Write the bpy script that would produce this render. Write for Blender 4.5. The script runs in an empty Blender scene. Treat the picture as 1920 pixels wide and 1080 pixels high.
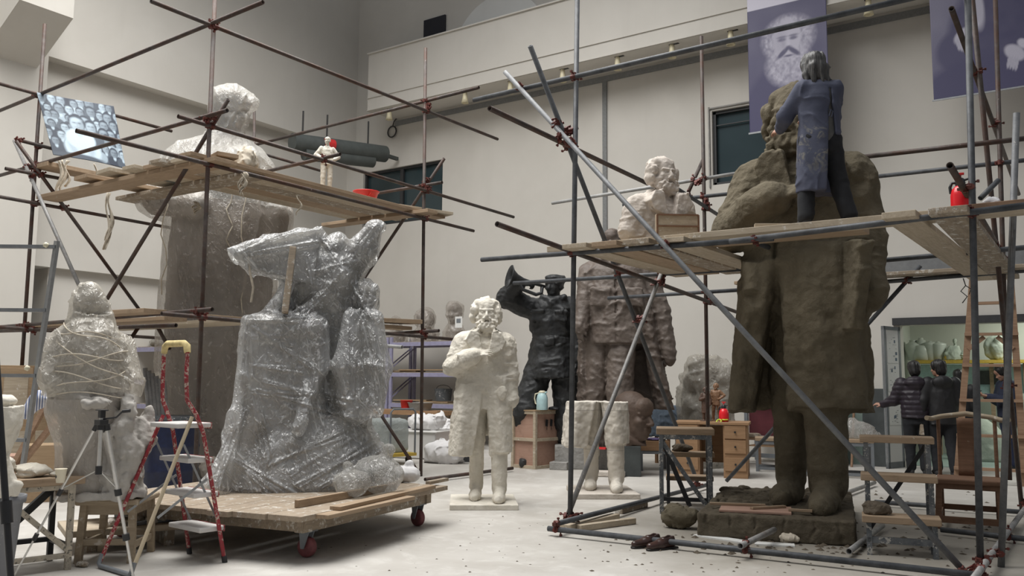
import bpy, math, random, time
import numpy as np
from mathutils import Matrix, Vector
random.seed(7); T0 = time.time()
sc = bpy.context.scene
COL = sc.collection
# ------------------------------------------------------------------ camera
F, PITCH, ROLL, YAW, CH = 1642.8, .10735, .00806, .60369, 1.35
_cy, _sy = math.cos(YAW), math.sin(YAW)
FWD = np.array([-_sy*math.cos(PITCH), _cy*math.cos(PITCH), math.sin(PITCH)])
_rt = np.array([_cy, _sy, 0.]); _up = np.cross(_rt, FWD)
RT = math.cos(ROLL)*_rt + math.sin(ROLL)*_up
UP = -math.sin(ROLL)*_rt + math.cos(ROLL)*_up
CAM = np.array([0, 0, CH])
cd = bpy.data.cameras.new('camera'); cam = bpy.data.objects.new('camera', cd); COL.objects.link(cam)
cd.sensor_width = 36; cd.lens = 36*F/1920; cd.clip_end = 200; cd.clip_start = .05
cam.matrix_world = Matrix([[RT[i], UP[i], -FWD[i], CAM[i]] for i in range(3)] + [[0, 0, 0, 1]])
sc.camera = cam
# ------------------------------------------------------------------ light
sc.view_settings.view_transform = 'Standard'; sc.view_settings.look = 'None'
sc.view_settings.gamma = 1; sc.view_settings.use_curve_mapping = False
sc.view_settings.exposure = 0.14
sc.cycles.use_denoising = True
sc.cycles.max_bounces = 6; sc.cycles.diffuse_bounces = 4; sc.cycles.glossy_bounces = 2
sc.cycles.transparent_max_bounces = 12; sc.cycles.caustics_reflective = False; sc.cycles.caustics_refractive = False
wd = bpy.data.worlds.new('overcast_sky'); sc.world = wd; wd.use_nodes = True
nt = wd.node_tree; nt.nodes.clear()
wo = nt.nodes.new('ShaderNodeOutputWorld'); bg = nt.nodes.new('ShaderNodeBackground')
tc = nt.nodes.new('ShaderNodeTexCoord'); sx = nt.nodes.new('ShaderNodeSeparateXYZ')
rp = nt.nodes.new('ShaderNodeValToRGB')
nt.links.new(tc.outputs['Generated'], sx.inputs[0]); nt.links.new(sx.outputs['Z'], rp.inputs[0])
rp.color_ramp.elements[0].position = 0.0; rp.color_ramp.elements[0].color = (.20, .20, .205, 1)
rp.color_ramp.elements[1].position = .8; rp.color_ramp.elements[1].color = (.62, .65, .69, 1)
nt.links.new(rp.outputs[0], bg.inputs[0]); bg.inputs[1].default_value = .50
nt.links.new(bg.outputs[0], wo.inputs[0])
def area_light(name, loc, target, sx_, sy_, power, col=(1, 1, 1)):
    l = bpy.data.lights.new(name, 'AREA'); l.shape = 'RECTANGLE'; l.size = sx_; l.size_y = sy_
    l.energy = power; l.color = col
    o = bpy.data.objects.new(name, l); COL.objects.link(o); o.location = loc
    o.rotation_euler = (Vector(target)-Vector(loc)).to_track_quat('-Z', 'Y').to_euler()
    return o
SKY = area_light('skylight', (-8.3, 5.6, 12.6), (-8.5, 5.8, 0), 9.6, 9.5, 1780, (1, .985, .955)); SKY.data.spread = math.radians(142)
area_light('back_room_lamp', (-.6, 18.2, 3.0), (-.6, 18.2, 0), 1.8, 1.2, 70, (.97, 1, .91))

# ------------------------------------------------------------------ pixel of the survey photo -> point of the place
def ray(x, y): return FWD + RT*((x-960)/F) + UP*((540-y)/F)
def fl(x, y, z=0.): d = ray(x, y); return CAM + d*((z-CH)/d[2])
def ax(x, y, X): d = ray(x, y); return CAM + d*(X/d[0])
def ay(x, y, Y): d = ray(x, y); return CAM + d*(Y/d[1])
def ad(x, y, D): return CAM + ray(x, y)*D
def dep(p): return float((np.array(p)-CAM) @ FWD)

# ------------------------------------------------------------------ things, parts
def tag(o, label=None, cat=None, group=None, kind=None):
    if label: o['label'] = label
    if cat: o['category'] = cat
    if group: o['group'] = group
    if kind: o['kind'] = kind
    return o
def thing(name, label, cat, loc=(0, 0, 0), rz=0., group=None, scale=1.):
    o = bpy.data.objects.new(name, None); COL.objects.link(o); o.empty_display_size = .1
    o.location = [float(v) for v in loc]; o.rotation_euler = (0, 0, rz); o.scale = (scale,)*3
    return tag(o, label, cat, group)
def link(name, me, m=None, parent=None, smooth=False):
    o = bpy.data.objects.new(name, me); COL.objects.link(o)
    if m is not None: me.materials.append(m)
    if parent is not None: o.parent = parent
    if smooth and len(me.polygons): me.polygons.foreach_set('use_smooth', np.ones(len(me.polygons), bool))
    return o
def copy_tree(o, parent=None):
    c = o.copy(); COL.objects.link(c)
    if parent is not None: c.parent = parent
    for ch in list(o.children): copy_tree(ch, c)
    return c
def Rz(a): return np.array(Matrix.Rotation(a, 3, 'Z'))
def Rx(a): return np.array(Matrix.Rotation(a, 3, 'X'))
def Ry(a): return np.array(Matrix.Rotation(a, 3, 'Y'))
def frame(d, ref=(0, 0, 1)):
    d = np.array(d, float); d /= np.linalg.norm(d)
    r = np.array(ref, float)
    if abs(d @ r) > .97: r = np.array([1., 0, 0])
    u = np.cross(r, d); u /= np.linalg.norm(u); v = np.cross(d, u)
    return np.stack([u, v, d], 1)
class MB:
    def __init__(s): s.v = []; s.f = []; s.sm = []
    def add(s, vs, fs, smooth=False):
        n = len(s.v); s.v += [tuple(map(float, p)) for p in vs]
        s.f += [tuple(i+n for i in f) for f in fs]; s.sm += [smooth]*len(fs); return s
    def box(s, c, sz, R=None, taper=1.):
        c = np.array(c, float); h = np.array(sz, float)/2; P = []
        for z in (-1, 1):
            for x, y in ((-1, -1), (1, -1), (1, 1), (-1, 1)):
                t = taper if z > 0 else 1
                p = np.array([x*h[0]*t, y*h[1]*t, z*h[2]]); P.append(c + (R @ p if R is not None else p))
        return s.add(P, [(3, 2, 1, 0), (4, 5, 6, 7), (0, 1, 5, 4), (1, 2, 6, 5), (2, 3, 7, 6), (3, 0, 4, 7)])
    def bar(s, a, b, w, h, ref=(0, 0, 1)):
        a = np.array(a, float); b = np.array(b, float); R = frame(b-a, ref)
        return s.box((a+b)/2, (w, h, np.linalg.norm(b-a)), R)
    def cyl(s, a, b, r, r2=None, n=14, cap=True):
        a = np.array(a, float); b = np.array(b, float); R = frame(b-a); r2 = r if r2 is None else r2
        an = np.arange(n)*2*np.pi/n; ci = np.stack([np.cos(an), np.sin(an), 0*an], 1)
        P = [a + R @ (q*r) for q in ci] + [b + R @ (q*r2) for q in ci]
        s.add(P, [(i, (i+1) % n, n+(i+1) % n, n+i) for i in range(n)], True)
        if cap: s.add(P, [tuple(range(n))[::-1], tuple(range(n, 2*n))])
        return s
    def pipe(s, a, b, r, ri, n=12):
        a = np.array(a, float); b = np.array(b, float); R = frame(b-a)
        an = np.arange(n)*2*np.pi/n; ci = np.stack([np.cos(an), np.sin(an), 0*an], 1)
        P = [a+R@(q*r) for q in ci]+[b+R@(q*r) for q in ci]+[a+R@(q*ri) for q in ci]+[b+R@(q*ri) for q in ci]
        j = lambda i: (i+1) % n
        s.add(P, [(i, j(i), n+j(i), n+i) for i in range(n)], True)
        m = len(s.v)-4*n
        for i in range(n):
            s.f += [tuple(m+k for k in (2*n+j(i), 2*n+i, 3*n+i, 3*n+j(i))), tuple(m+k for k in (i, 2*n+i, 2*n+j(i), j(i))),
                    tuple(m+k for k in (n+j(i), 3*n+j(i), 3*n+i, n+i))]; s.sm += [True, False, False]
        return s
    def tube(s, pts, r, n=8, closed=False):
        pts = [np.array(p, float) for p in pts]; m = len(pts)
        rs = r if hasattr(r, '__len__') else [r]*m
        an = np.arange(n)*2*np.pi/n; V = []; ref = None
        for i, p in enumerate(pts):
            d = pts[min(i+1, m-1)]-pts[max(i-1, 0)] if not closed else pts[(i+1) % m]-pts[i-1]
            d = d/(np.linalg.norm(d)+1e-9)
            if ref is None: ref = frame(d)[:, 0]
            u = ref-d*(ref@d); u /= np.linalg.norm(u)+1e-9; ref = u; w = np.cross(d, u)
            V += [p+rs[i]*(math.cos(t)*u+math.sin(t)*w) for t in an]
        fs = []
        for i in range(m if closed else m-1):
            k = (i+1) % m
            fs += [(i*n+q, i*n+(q+1) % n, k*n+(q+1) % n, k*n+q) for q in range(n)]
        s.add(V, fs, True)
        if not closed: s.add(V, [tuple(range(n))[::-1], tuple(range((m-1)*n, m*n))])
        return s
    def lathe(s, prof, c=(0, 0, 0), n=20, R=None, cap=True):
        c = np.array(c, float); V = []
        for r, z in prof:
            for q in range(n):
                t = q*2*math.pi/n; p = np.array([r*math.cos(t), r*math.sin(t), z]); V.append(c+(R@p if R is not None else p))
        fs = [(i*n+q, i*n+(q+1) % n, (i+1)*n+(q+1) % n, (i+1)*n+q) for i in range(len(prof)-1) for q in range(n)]
        s.add(V, fs, True)
        if cap: s.add(V, [tuple(range(n))[::-1], tuple(range((len(prof)-1)*n, len(prof)*n))])
        return s
    def prism(s, poly, a, b, R=None, c=(0, 0, 0)):      # polygon in local xz, thickness along y from a to b
        n = len(poly); c = np.array(c, float)
        P = [np.array([x, a, z]) for x, z in poly]+[np.array([x, b, z]) for x, z in poly]
        P = [c+(R@p if R is not None else p) for p in P]
        return s.add(P, [tuple(range(n)), tuple(range(n, 2*n))[::-1]]+[(i, n+i, n+(i+1) % n, (i+1) % n) for i in range(n)])
    def grid(s, fn, nu, nv):
        V = [fn(i/(nu-1), j/(nv-1)) for j in range(nv) for i in range(nu)]
        return s.add(V, [(j*nu+i, j*nu+i+1, (j+1)*nu+i+1, (j+1)*nu+i) for j in range(nv-1) for i in range(nu-1)], True)
    def build(s, name, m, parent=None, bevel=0., world=False, solid=0., sub=0):
        V = np.array(s.v, float)
        if parent is not None and world:
            V = to_local(parent, V)
        me = bpy.data.meshes.new(name); me.from_pydata(V.tolist(), [], s.f); me.validate()
        if len(me.polygons) == len(s.sm): me.polygons.foreach_set('use_smooth', np.array(s.sm, bool))
        o = link(name, me, m, parent)
        if solid:
            d = o.modifiers.new('s', 'SOLIDIFY'); d.thickness = solid; d.offset = 0
        if sub:
            d = o.modifiers.new('u', 'SUBSURF'); d.levels = sub; d.render_levels = sub
        if bevel:
            d = o.modifiers.new('b', 'BEVEL'); d.width = bevel; d.segments = 2; d.limit_method = 'ANGLE'; d.angle_limit = .7
        return o
def pmat(o):
    M = Matrix.LocRotScale(o.location, o.rotation_euler.to_quaternion(), o.scale)
    return pmat(o.parent) @ M if o.parent else M
def to_local(o, V):
    Mi = np.array(pmat(o).inverted()); V = np.asarray(V, float)
    return V @ Mi[:3, :3].T + Mi[:3, 3]

# ------------------------------------------------------------------ noise on points
_rng = np.random.default_rng(3); _TAB = _rng.random((64, 64, 64)).astype(np.float32)*2-1
def noise(p, f, o=0.):
    q = p*np.float32(f)+np.float32(o+31.7); i = np.floor(q).astype(np.int32); t = q-i; t = t*t*(3-2*t); i &= 63
    j = (i+1) & 63; x0, y0, z0 = i[:, 0], i[:, 1], i[:, 2]; x1, y1, z1 = j[:, 0], j[:, 1], j[:, 2]
    tx, ty, tz = t[:, 0], t[:, 1], t[:, 2]
    def L(a, b, w): return a+(b-a)*w
    return L(L(L(_TAB[x0, y0, z0], _TAB[x1, y0, z0], tx), L(_TAB[x0, y1, z0], _TAB[x1, y1, z0], tx), ty),
             L(L(_TAB[x0, y0, z1], _TAB[x1, y0, z1], tx), L(_TAB[x0, y1, z1], _TAB[x1, y1, z1], tx), ty), tz)
def fbm(p, f, n=3, o=0.):
    r = 0; a = 1.
    for k in range(n): r = r+a*noise(p, f*2.03**k, o+k*7.1); a *= .5
    return r
def ridge(p, f, n=2, o=0.):
    r = 0; a = 1.
    for k in range(n): r = r+a*(1-2*np.abs(noise(p, f*2.1**k, o+k*5.3))); a *= .5
    return r

# ------------------------------------------------------------------ sculpting with distance fields
class Sdf:
    def __init__(s): s.ops = []; s.R = np.eye(3); s.t = np.zeros(3); s.s = 1.; s.st = []
    def push(s, t=(0, 0, 0), R=None, sc=1.):
        s.st.append((s.R, s.t, s.s)); R = np.eye(3) if R is None else R
        s.t = s.R @ (np.array(t, float)*s.s)+s.t; s.R = s.R @ R; s.s = s.s*sc; return s
    def pop(s): s.R, s.t, s.s = s.st.pop(); return s
    def put(s, fn, lo, hi, k, op):
        lo = np.array(lo, float); hi = np.array(hi, float)
        C = np.array([[(lo, hi)[i][0], (lo, hi)[j][1], (lo, hi)[l][2]] for i in (0, 1) for j in (0, 1) for l in (0, 1)])
        W = (C*s.s) @ s.R.T+s.t
        s.ops.append((fn, W.min(0), W.max(0), k*s.s, op, s.R.copy(), s.t.copy(), s.s)); return s
    def cap(s, a, b, ra, rb=None, k=.02, op='u', sq=None):
        a = np.array(a, np.float32); b = np.array(b, np.float32); rb = ra if rb is None else rb; ba = b-a; L = float(ba@ba)+1e-9
        def fn(p):
            d = p-a; t = np.clip(d@ba/L, 0, 1); return np.sqrt(((d-t[:, None]*ba)**2).sum(1))-(ra+(rb-ra)*t)
        m = max(ra, rb); return s.put(fn, np.minimum(a, b)-m, np.maximum(a, b)+m, k, op)
    def path(s, pts, rs, k=.02, op='u'):
        if not hasattr(rs, '__len__'): rs = [rs]*len(pts)
        for i in range(len(pts)-1): s.cap(pts[i], pts[i+1], rs[i], rs[i+1], k, op)
        return s
    def ell(s, c, r, k=.02, op='u', R=None):
        c = np.array(c, np.float32); r = np.array(r, np.float32); Ri = None if R is None else np.array(R, np.float32)
        def fn(p):
            q = p-c
            if Ri is not None: q = q @ Ri
            u = q/r; k0 = np.sqrt((u*u).sum(1)); v = u/r; k1 = np.sqrt((v*v).sum(1))+1e-9
            return np.where(k0 < 1e-3, -r.min(), k0*(k0-1)/k1)
        m = r if R is None else np.full(3, r.max()); return s.put(fn, c-m, c+m, k, op)
    def box(s, c, h, rd=.005, k=.01, op='u', R=None):
        c = np.array(c, np.float32); h = np.array(h, np.float32)-rd; Ri = None if R is None else np.array(R, np.float32)
        def fn(p):
            q = p-c
            if Ri is not None: q = q @ Ri
            q = np.abs(q)-h; return np.sqrt((np.maximum(q, 0)**2).sum(1))+np.minimum(q.max(1), 0)-rd
        m = h+rd if R is None else np.full(3, np.linalg.norm(h)+rd); return s.put(fn, c-m, c+m, k, op)
    def loft(s, keys, k=.02, op='u', n=2., fold=None, rd=0.):    # keys: z, cx, cy, rx, ry
        K = np.array(sorted(keys), np.float64)
        def fn(p):
            z = p[:, 2]; g = [np.interp(z, K[:, 0], K[:, i]) for i in range(1, 5)]
            x = (p[:, 0]-g[0]); y = (p[:, 1]-g[1]); rx, ry = g[2], g[3]
            u = np.abs(x/rx); v = np.abs(y/ry)
            r = np.sqrt(u*u+v*v) if n == 2 else (u**n+v**n)**(1/n)
            m = np.minimum(rx, ry)
            if fold is not None: r = r-fold(np.arctan2(y/ry, x/rx), z)
            d = (r-1)*m*.9
            e = np.maximum(K[0, 0]-z, z-K[-1, 0]); return np.maximum(d, e)-rd
        mx = 1.15; lo = [(K[:, 1]-K[:, 3]*mx).min()-rd, (K[:, 2]-K[:, 4]*mx).min()-rd, K[0, 0]-rd]; hi = [(K[:, 1]+K[:, 3]*mx).max()+rd, (K[:, 2]+K[:, 4]*mx).max()+rd, K[-1, 0]+rd]
        return s.put(fn, lo, hi, k, op)
    def wedge(s, poly, y0, y1, k=.01, op='s', rd=0.):         # convex polygon in xz (counter-clockwise), y range
        P = np.array(poly, np.float64); E = np.roll(P, -1, 0)-P; N = np.stack([E[:, 1], -E[:, 0]], 1); N /= np.linalg.norm(N, axis=1)[:, None]
        off = (N*P).sum(1)
        def fn(p):
            d = (p[:, [0, 2]] @ N.T-off).max(1); return np.maximum(d, np.maximum(y0-p[:, 1], p[:, 1]-y1))-rd
        return s.put(fn, [P[:, 0].min()-rd, y0-rd, P[:, 1].min()-rd], [P[:, 0].max()+rd, y1+rd, P[:, 1].max()+rd], k, op)
    def disp(s, fn, lo=(-9, -9, -9), hi=(9, 9, 9)): return s.put(fn, lo, hi, 0, 'd')
    def raw(s, P, m):
        D = np.full(len(P), 1e3, np.float32)
        for fn, lo, hi, k, op, R, t, sc_ in s.ops:
            g = m+k
            idx = np.nonzero(((P >= lo-g) & (P <= hi+g)).all(1))[0]
            if not len(idx): continue
            q = (((P[idx]-t.astype(np.float32)) @ R.astype(np.float32))/np.float32(sc_)).astype(np.float32)
            d = (fn(q)*sc_).astype(np.float32); a = D[idx]
            if op == 'u':
                if k > 0:
                    h = np.clip(.5+.5*(a-d)/k, 0, 1); D[idx] = a+(d-a)*h-k*h*(1-h)
                else: D[idx] = np.minimum(a, d)
            elif op == 's':
                if k > 0:
                    h = np.clip(.5-.5*(a+d)/k, 0, 1); D[idx] = a+(-d-a)*h+k*h*(1-h)
                else: D[idx] = np.maximum(a, -d)
            elif op == 'i': D[idx] = np.maximum(a, d)
            elif op == 'd': D[idx] = a+d
        return D
    def mesh(s, h, amp=.0, off=0., disp=None):
        lo = np.min([o[1] for o in s.ops if o[4] == 'u'], 0)-3*h-amp-max(off, 0); hi = np.max([o[2] for o in s.ops if o[4] == 'u'], 0)+3*h+amp+max(off, 0)
        B = 8; nb = np.ceil((hi-lo)/(B*h)).astype(int)+1
        g = np.stack(np.meshgrid(*[np.arange(n) for n in nb], indexing='ij'), -1).reshape(-1, 3)
        rad = B*h*.5*1.733+2*h+amp+abs(off)
        Pc = (lo+(g*B+(B-1)/2)*h).astype(np.float32)
        Dc = s.raw(Pc, rad*1.6)
        D = np.repeat(np.repeat(np.repeat(np.where(Dc < 0, -1e2, 1e2).astype(np.float32).reshape(nb), B, 0), B, 1), B, 2)
        keep = np.abs(Dc) < rad*1.25
        gk = g[keep]; lc = np.stack(np.meshgrid(*[np.arange(B)]*3, indexing='ij'), -1).reshape(-1, 3)
        cl = gk//3; key = (cl[:, 0]*4096+cl[:, 1])*4096+cl[:, 2]; od = np.argsort(key, kind='stable'); gk = gk[od]; key = key[od]
        cut = np.concatenate([[0], np.nonzero(np.diff(key))[0]+1, [len(gk)]])
        ops = s.ops; mg = 3*h+abs(off)+amp+.004
        for a, b in zip(cut[:-1], cut[1:]):
            ii = (gk[a:b, None, :]*B+lc[None]).reshape(-1, 3)
            P = (lo+ii*h).astype(np.float32); p0 = P.min(0); p1 = P.max(0)
            s.ops = [o for o in ops if ((o[1]-mg-o[3] <= p1) & (o[2]+mg+o[3] >= p0)).all()]
            d = s.raw(P, mg)-off
            if disp is not None:
                nr = np.abs(d) < amp+3*h
                if nr.any(): d[nr] += disp(P[nr]).astype(np.float32)
            D[ii[:, 0], ii[:, 1], ii[:, 2]] = d
        s.ops = ops
        return nets(D, lo, h)
def nets(D, lo, h):
    I = (D < 0).astype(np.uint8)
    c = np.zeros([n-1 for n in D.shape], np.uint8)
    S = [slice(0, -1), slice(1, None)]
    for i in (0, 1):
        for j in (0, 1):
            for l in (0, 1): c += I[S[i], S[j], S[l]]
    A = np.argwhere((c > 0) & (c < 8)); n = len(A)
    vid = np.full(c.shape, -1, np.int32); vid[A[:, 0], A[:, 1], A[:, 2]] = np.arange(n)
    acc = np.zeros((n, 3), np.float32); cnt = np.zeros(n, np.float32)
    co = np.array([[i, j, l] for i in (0, 1) for j in (0, 1) for l in (0, 1)])
    dv = [D[A[:, 0]+o[0], A[:, 1]+o[1], A[:, 2]+o[2]] for o in co]
    for a in range(8):
        for b in range(a+1, 8):
            if np.abs(co[a]-co[b]).sum() != 1: continue
            da, db = np.clip(dv[a], -3*h, 3*h), np.clip(dv[b], -3*h, 3*h); m = (da < 0) != (db < 0)
            t = np.where(m, da/np.where(m, da-db, 1), 0)
            acc += np.where(m[:, None], co[a]+(co[b]-co[a])*t[:, None], 0); cnt += m
    V = lo+(A+acc/np.maximum(cnt, 1)[:, None])*h
    Q = []
    for ax_ in range(3):
        u, v = [(1, 2), (2, 0), (0, 1)][ax_]
        s0 = [slice(None)]*3; s1 = [slice(None)]*3; s0[ax_] = slice(0, -1); s1[ax_] = slice(1, None)
        X = I[tuple(s0)].astype(np.int8)-I[tuple(s1)].astype(np.int8)
        E = np.argwhere(X != 0); E = E[(E[:, u] > 0) & (E[:, v] > 0) & (E[:, u] < c.shape[u]) & (E[:, v] < c.shape[v])]
        sg = X[E[:, 0], E[:, 1], E[:, 2]]
        def cell(du, dv_):
            q = E.copy(); q[:, u] += du; q[:, v] += dv_; return vid[q[:, 0], q[:, 1], q[:, 2]]
        q = np.stack([cell(-1, -1), cell(0, -1), cell(0, 0), cell(-1, 0)], 1)
        q[sg < 0] = q[sg < 0][:, ::-1]; Q.append(q)
    Q = np.concatenate(Q); Q = Q[(Q >= 0).all(1)]
    return V, Q
def np_mesh(name, V, Q, m=None, parent=None, world=False, keep_big=True):
    if parent is not None and world: V = to_local(parent, V)
    me = bpy.data.meshes.new(name); n = len(V); k = len(Q)
    me.vertices.add(n); me.vertices.foreach_set('co', np.asarray(V, np.float32).ravel())
    me.loops.add(4*k); me.loops.foreach_set('vertex_index', Q.astype(np.int32).ravel())
    me.polygons.add(k); me.polygons.foreach_set('loop_start', np.arange(0, 4*k, 4, dtype=np.int32))
    me.polygons.foreach_set('loop_total', np.full(k, 4, np.int32)); me.polygons.foreach_set('use_smooth', np.ones(k, bool))
    me.update(calc_edges=True); me.validate()
    return link(name, me, m, parent)
def biggest(V, Q, least=60):
    lab = np.arange(len(V))
    for _ in range(400):
        mn = lab[Q].min(1); new = lab.copy(); np.minimum.at(new, Q.ravel(), np.repeat(mn, 4)); new = new[new]
        if (new == lab).all(): break
        lab = new
    u, inv, ct = np.unique(lab, return_inverse=True, return_counts=True)
    ok = (ct >= max(least, .02*ct.max()))[inv]; mp = np.cumsum(ok)-1
    return V[ok], mp[Q[ok[Q].all(1)]]
# ------------------------------------------------------------------ materials (all procedural)
def srgb(r, g, b):
    return tuple((c/255/12.92 if c <= 10.3 else ((c/255+.055)/1.055)**2.4) for c in (r, g, b))
class NT:
    def __init__(s, name):
        s.m = bpy.data.materials.new(name); s.m.use_nodes = True; s.t = s.m.node_tree; s.t.nodes.clear()
        s.out = s.n('ShaderNodeOutputMaterial'); s.tc = s.n('ShaderNodeTexCoord')
    def n(s, ty, **kw):
        x = s.t.nodes.new(ty)
        for k, v in kw.items(): setattr(x, k, v)
        return x
    def l(s, a, b): s.t.links.new(a, b)
    def coord(s, scale=(1, 1, 1), world=False, rnd=False):
        mp = s.n('ShaderNodeMapping'); mp.inputs['Scale'].default_value = scale
        if world: g = s.n('ShaderNodeNewGeometry'); s.l(g.outputs['Position'], mp.inputs[0])
        else: s.l(s.tc.outputs['Object'], mp.inputs[0])
        if rnd:
            oi = s.n('ShaderNodeObjectInfo'); mu = s.n('ShaderNodeMath', operation='MULTIPLY'); mu.inputs[1].default_value = 37.
            s.l(oi.outputs['Random'], mu.inputs[0]); s.l(mu.outputs[0], mp.inputs['Location'])
        return mp.outputs[0]
    def noise(s, vec, scale, detail=4., rough=.6, dist=0.):
        x = s.n('ShaderNodeTexNoise'); x.inputs['Scale'].default_value = scale; x.inputs['Detail'].default_value = detail
        x.inputs['Roughness'].default_value = rough; x.inputs['Distortion'].default_value = dist; s.l(vec, x.inputs['Vector']); return x.outputs['Fac']
    def ramp(s, fac, stops):
        x = s.n('ShaderNodeValToRGB'); e = x.color_ramp.elements
        while len(e) < len(stops): e.new(.5)
        for i, (p, c) in enumerate(stops):
            e[i].position = p; e[i].color = (c if hasattr(c, '__len__') else (c,)*3)[:3]+(1,) if hasattr(c, '__len__') else (c, c, c, 1)
        s.l(fac, x.inputs[0]); return x.outputs[0]
    def mix(s, fac, a, b, mode='MIX'):
        x = s.n('ShaderNodeMix', data_type='RGBA', blend_type=mode)
        for inp, val in ((x.inputs[0], fac), (x.inputs[6], a), (x.inputs[7], b)):
            if hasattr(val, 'is_linked'): s.l(val, inp)
            elif hasattr(val, '__len__'): inp.default_value = tuple(val)[:3]+(1,)
            else: inp.default_value = val
        return x.outputs[2]
    def bsdf(s, col, rough=.7, metal=0., bump=None, bstr=.3, bdist=.01, spec=None, **kw):
        b = s.n('ShaderNodeBsdfPrincipled')
        if hasattr(col, 'is_linked'): s.l(col, b.inputs['Base Color'])
        else: b.inputs['Base Color'].default_value = tuple(col)[:3]+(1,)
        if hasattr(rough, 'is_linked'): s.l(rough, b.inputs['Roughness'])
        else: b.inputs['Roughness'].default_value = rough
        b.inputs['Metallic'].default_value = metal
        if spec is not None: b.inputs['Specular IOR Level'].default_value = spec
        for k, v in kw.items(): b.inputs[k].default_value = v
        if bump is not None:
            bp = s.n('ShaderNodeBump'); bp.inputs['Strength'].default_value = bstr; bp.inputs['Distance'].default_value = bdist
            s.l(bump, bp.inputs['Height']); s.l(bp.outputs[0], b.inputs['Normal'])
        return b.outputs[0]
    def done(s, sh): s.l(sh, s.out.inputs[0]); return s.m
M = {}
def plain(name, col, rough=.6, metal=0., var=.12, scale=20., bump=.15, **kw):
    t = NT(name); v = t.coord(rnd=True); f = t.noise(v, scale)
    c = t.mix(t.ramp(f, [(.3, 0.), (.7, 1.)]), [x*(1-var) for x in col], [min(1, x*(1+var)) for x in col])
    M[name] = t.done(t.bsdf(c, rough, metal, f, bump, .004, **kw)); return M[name]
def spotted(name, col, spot, cover=.35, rough=.65, metal=0., scale=14., base2=None, bstr=.25, stretch=(1, 1, 1), fine=70.):
    t = NT(name); v = t.coord(stretch, rnd=True); a = t.noise(v, scale, 6., .7, .4); b = t.noise(v, fine, 3., .7)
    base = col if base2 is None else t.mix(t.ramp(t.noise(v, scale*.6, 4.), [(.4, 0.), (.62, 1.)]), col, base2)
    th_ = .5+(.5-cover)*.42; m = t.ramp(t.mix(.35, a, b), [(th_-.02, 0.), (th_+.02, 1.)])
    M[name] = t.done(t.bsdf(t.mix(m, base, spot), t.mix(m, (rough,)*3, (.9,)*3), 0. if not metal else metal, t.mix(.5, a, b), bstr, .004)); return M[name]
# plastered walls and mezzanine
def wallmat(name, c0, c1):
    t = NT(name); v = t.coord(world=True); a = t.noise(v, .55, 5., .62, .3); b = t.noise(v, 6., 5., .65)
    st = t.noise(t.coord((1.6, 1.6, .12), world=True), 1.2, 4.)
    c = t.mix(t.ramp(a, [(.3, 0.), (.72, 1.)]), c0, c1); c = t.mix(t.ramp(st, [(.55, 0.), (.8, .22)]), c, [x*.8 for x in c0])
    sp = t.ramp(t.noise(v, 9., 8., .8), [(.70, 0.), (.74, .35)])
    M[name] = t.done(t.bsdf(t.mix(sp, c, [x*.55 for x in c0]), .85, 0., b, .12, .01))
wallmat('wall_paint', (.56, .535, .49), (.62, .595, .55)); wallmat('white_panel', (.70, .70, .68), (.74, .74, .72))
wallmat('celadon_wall', (.50, .52, .465), (.56, .58, .52))
# concrete floor with plaster dust, scuffs and dark crumbs
t = NT('floor_concrete'); v = t.coord(world=True); a = t.noise(v, .5, 6., .65, .5); b = t.noise(v, 3.2, 7., .7, .8); g = t.noise(v, 26., 4., .7)
c = t.mix(t.ramp(a, [(.32, 0.), (.68, 1.)]), (.40, .375, .34), (.545, .525, .49)); c = t.mix(t.ramp(b, [(.5, 0.), (.7, .6)]), c, (.62, .605, .57))
c = t.mix(t.ramp(t.noise(v, 1.7, 6., .75, 1.2), [(.60, 0.), (.75, .55)]), c, (.30, .28, .25))
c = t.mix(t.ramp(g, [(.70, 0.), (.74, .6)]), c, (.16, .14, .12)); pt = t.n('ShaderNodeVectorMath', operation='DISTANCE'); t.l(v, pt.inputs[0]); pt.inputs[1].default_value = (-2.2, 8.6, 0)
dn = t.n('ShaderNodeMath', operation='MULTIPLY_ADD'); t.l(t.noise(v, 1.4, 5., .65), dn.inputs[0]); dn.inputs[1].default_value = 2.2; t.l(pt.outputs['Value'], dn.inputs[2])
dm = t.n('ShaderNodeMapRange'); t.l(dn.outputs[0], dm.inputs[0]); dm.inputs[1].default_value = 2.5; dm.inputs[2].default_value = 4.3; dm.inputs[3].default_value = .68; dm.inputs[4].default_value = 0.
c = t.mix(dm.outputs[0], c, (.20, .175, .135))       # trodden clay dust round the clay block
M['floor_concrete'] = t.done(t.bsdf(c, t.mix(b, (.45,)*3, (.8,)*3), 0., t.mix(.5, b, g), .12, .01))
# scaffold steel
def steel(name, c0, c1, rust, cover, splash=.1):
    t = NT(name); v = t.coord((1, 1, 1), world=True, rnd=True); a = t.noise(v, 7., 6., .7); b = t.noise(v, 34., 4., .7)
    c = t.mix(t.ramp(a, [(.35, 0.), (.65, 1.)]), c0, c1); c = t.mix(t.ramp(t.noise(v, 3.1, 6., .75), [(1-cover-.12, 0.), (1-cover+.08, 1.)]), c, rust)
    m = t.ramp(t.noise(v, 19., 7., .8), [(.80-splash, 0.), (.84-splash, 1.)])
    M[name] = t.done(t.bsdf(t.mix(m, c, (.50, .47, .42)), t.mix(b, (.38,)*3, (.68,)*3), .12, b, .2, .003, .28))
steel('steel_rusty', (.048, .039, .036), (.10, .084, .077), (.075, .040, .029), .45, .15)
steel('steel_dark', (.052, .055, .061), (.105, .11, .118), (.085, .052, .037), .25, .12)
steel('steel_grey', (.20, .20, .20), (.32, .31, .30), (.17, .12, .09), .3, .2)
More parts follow.
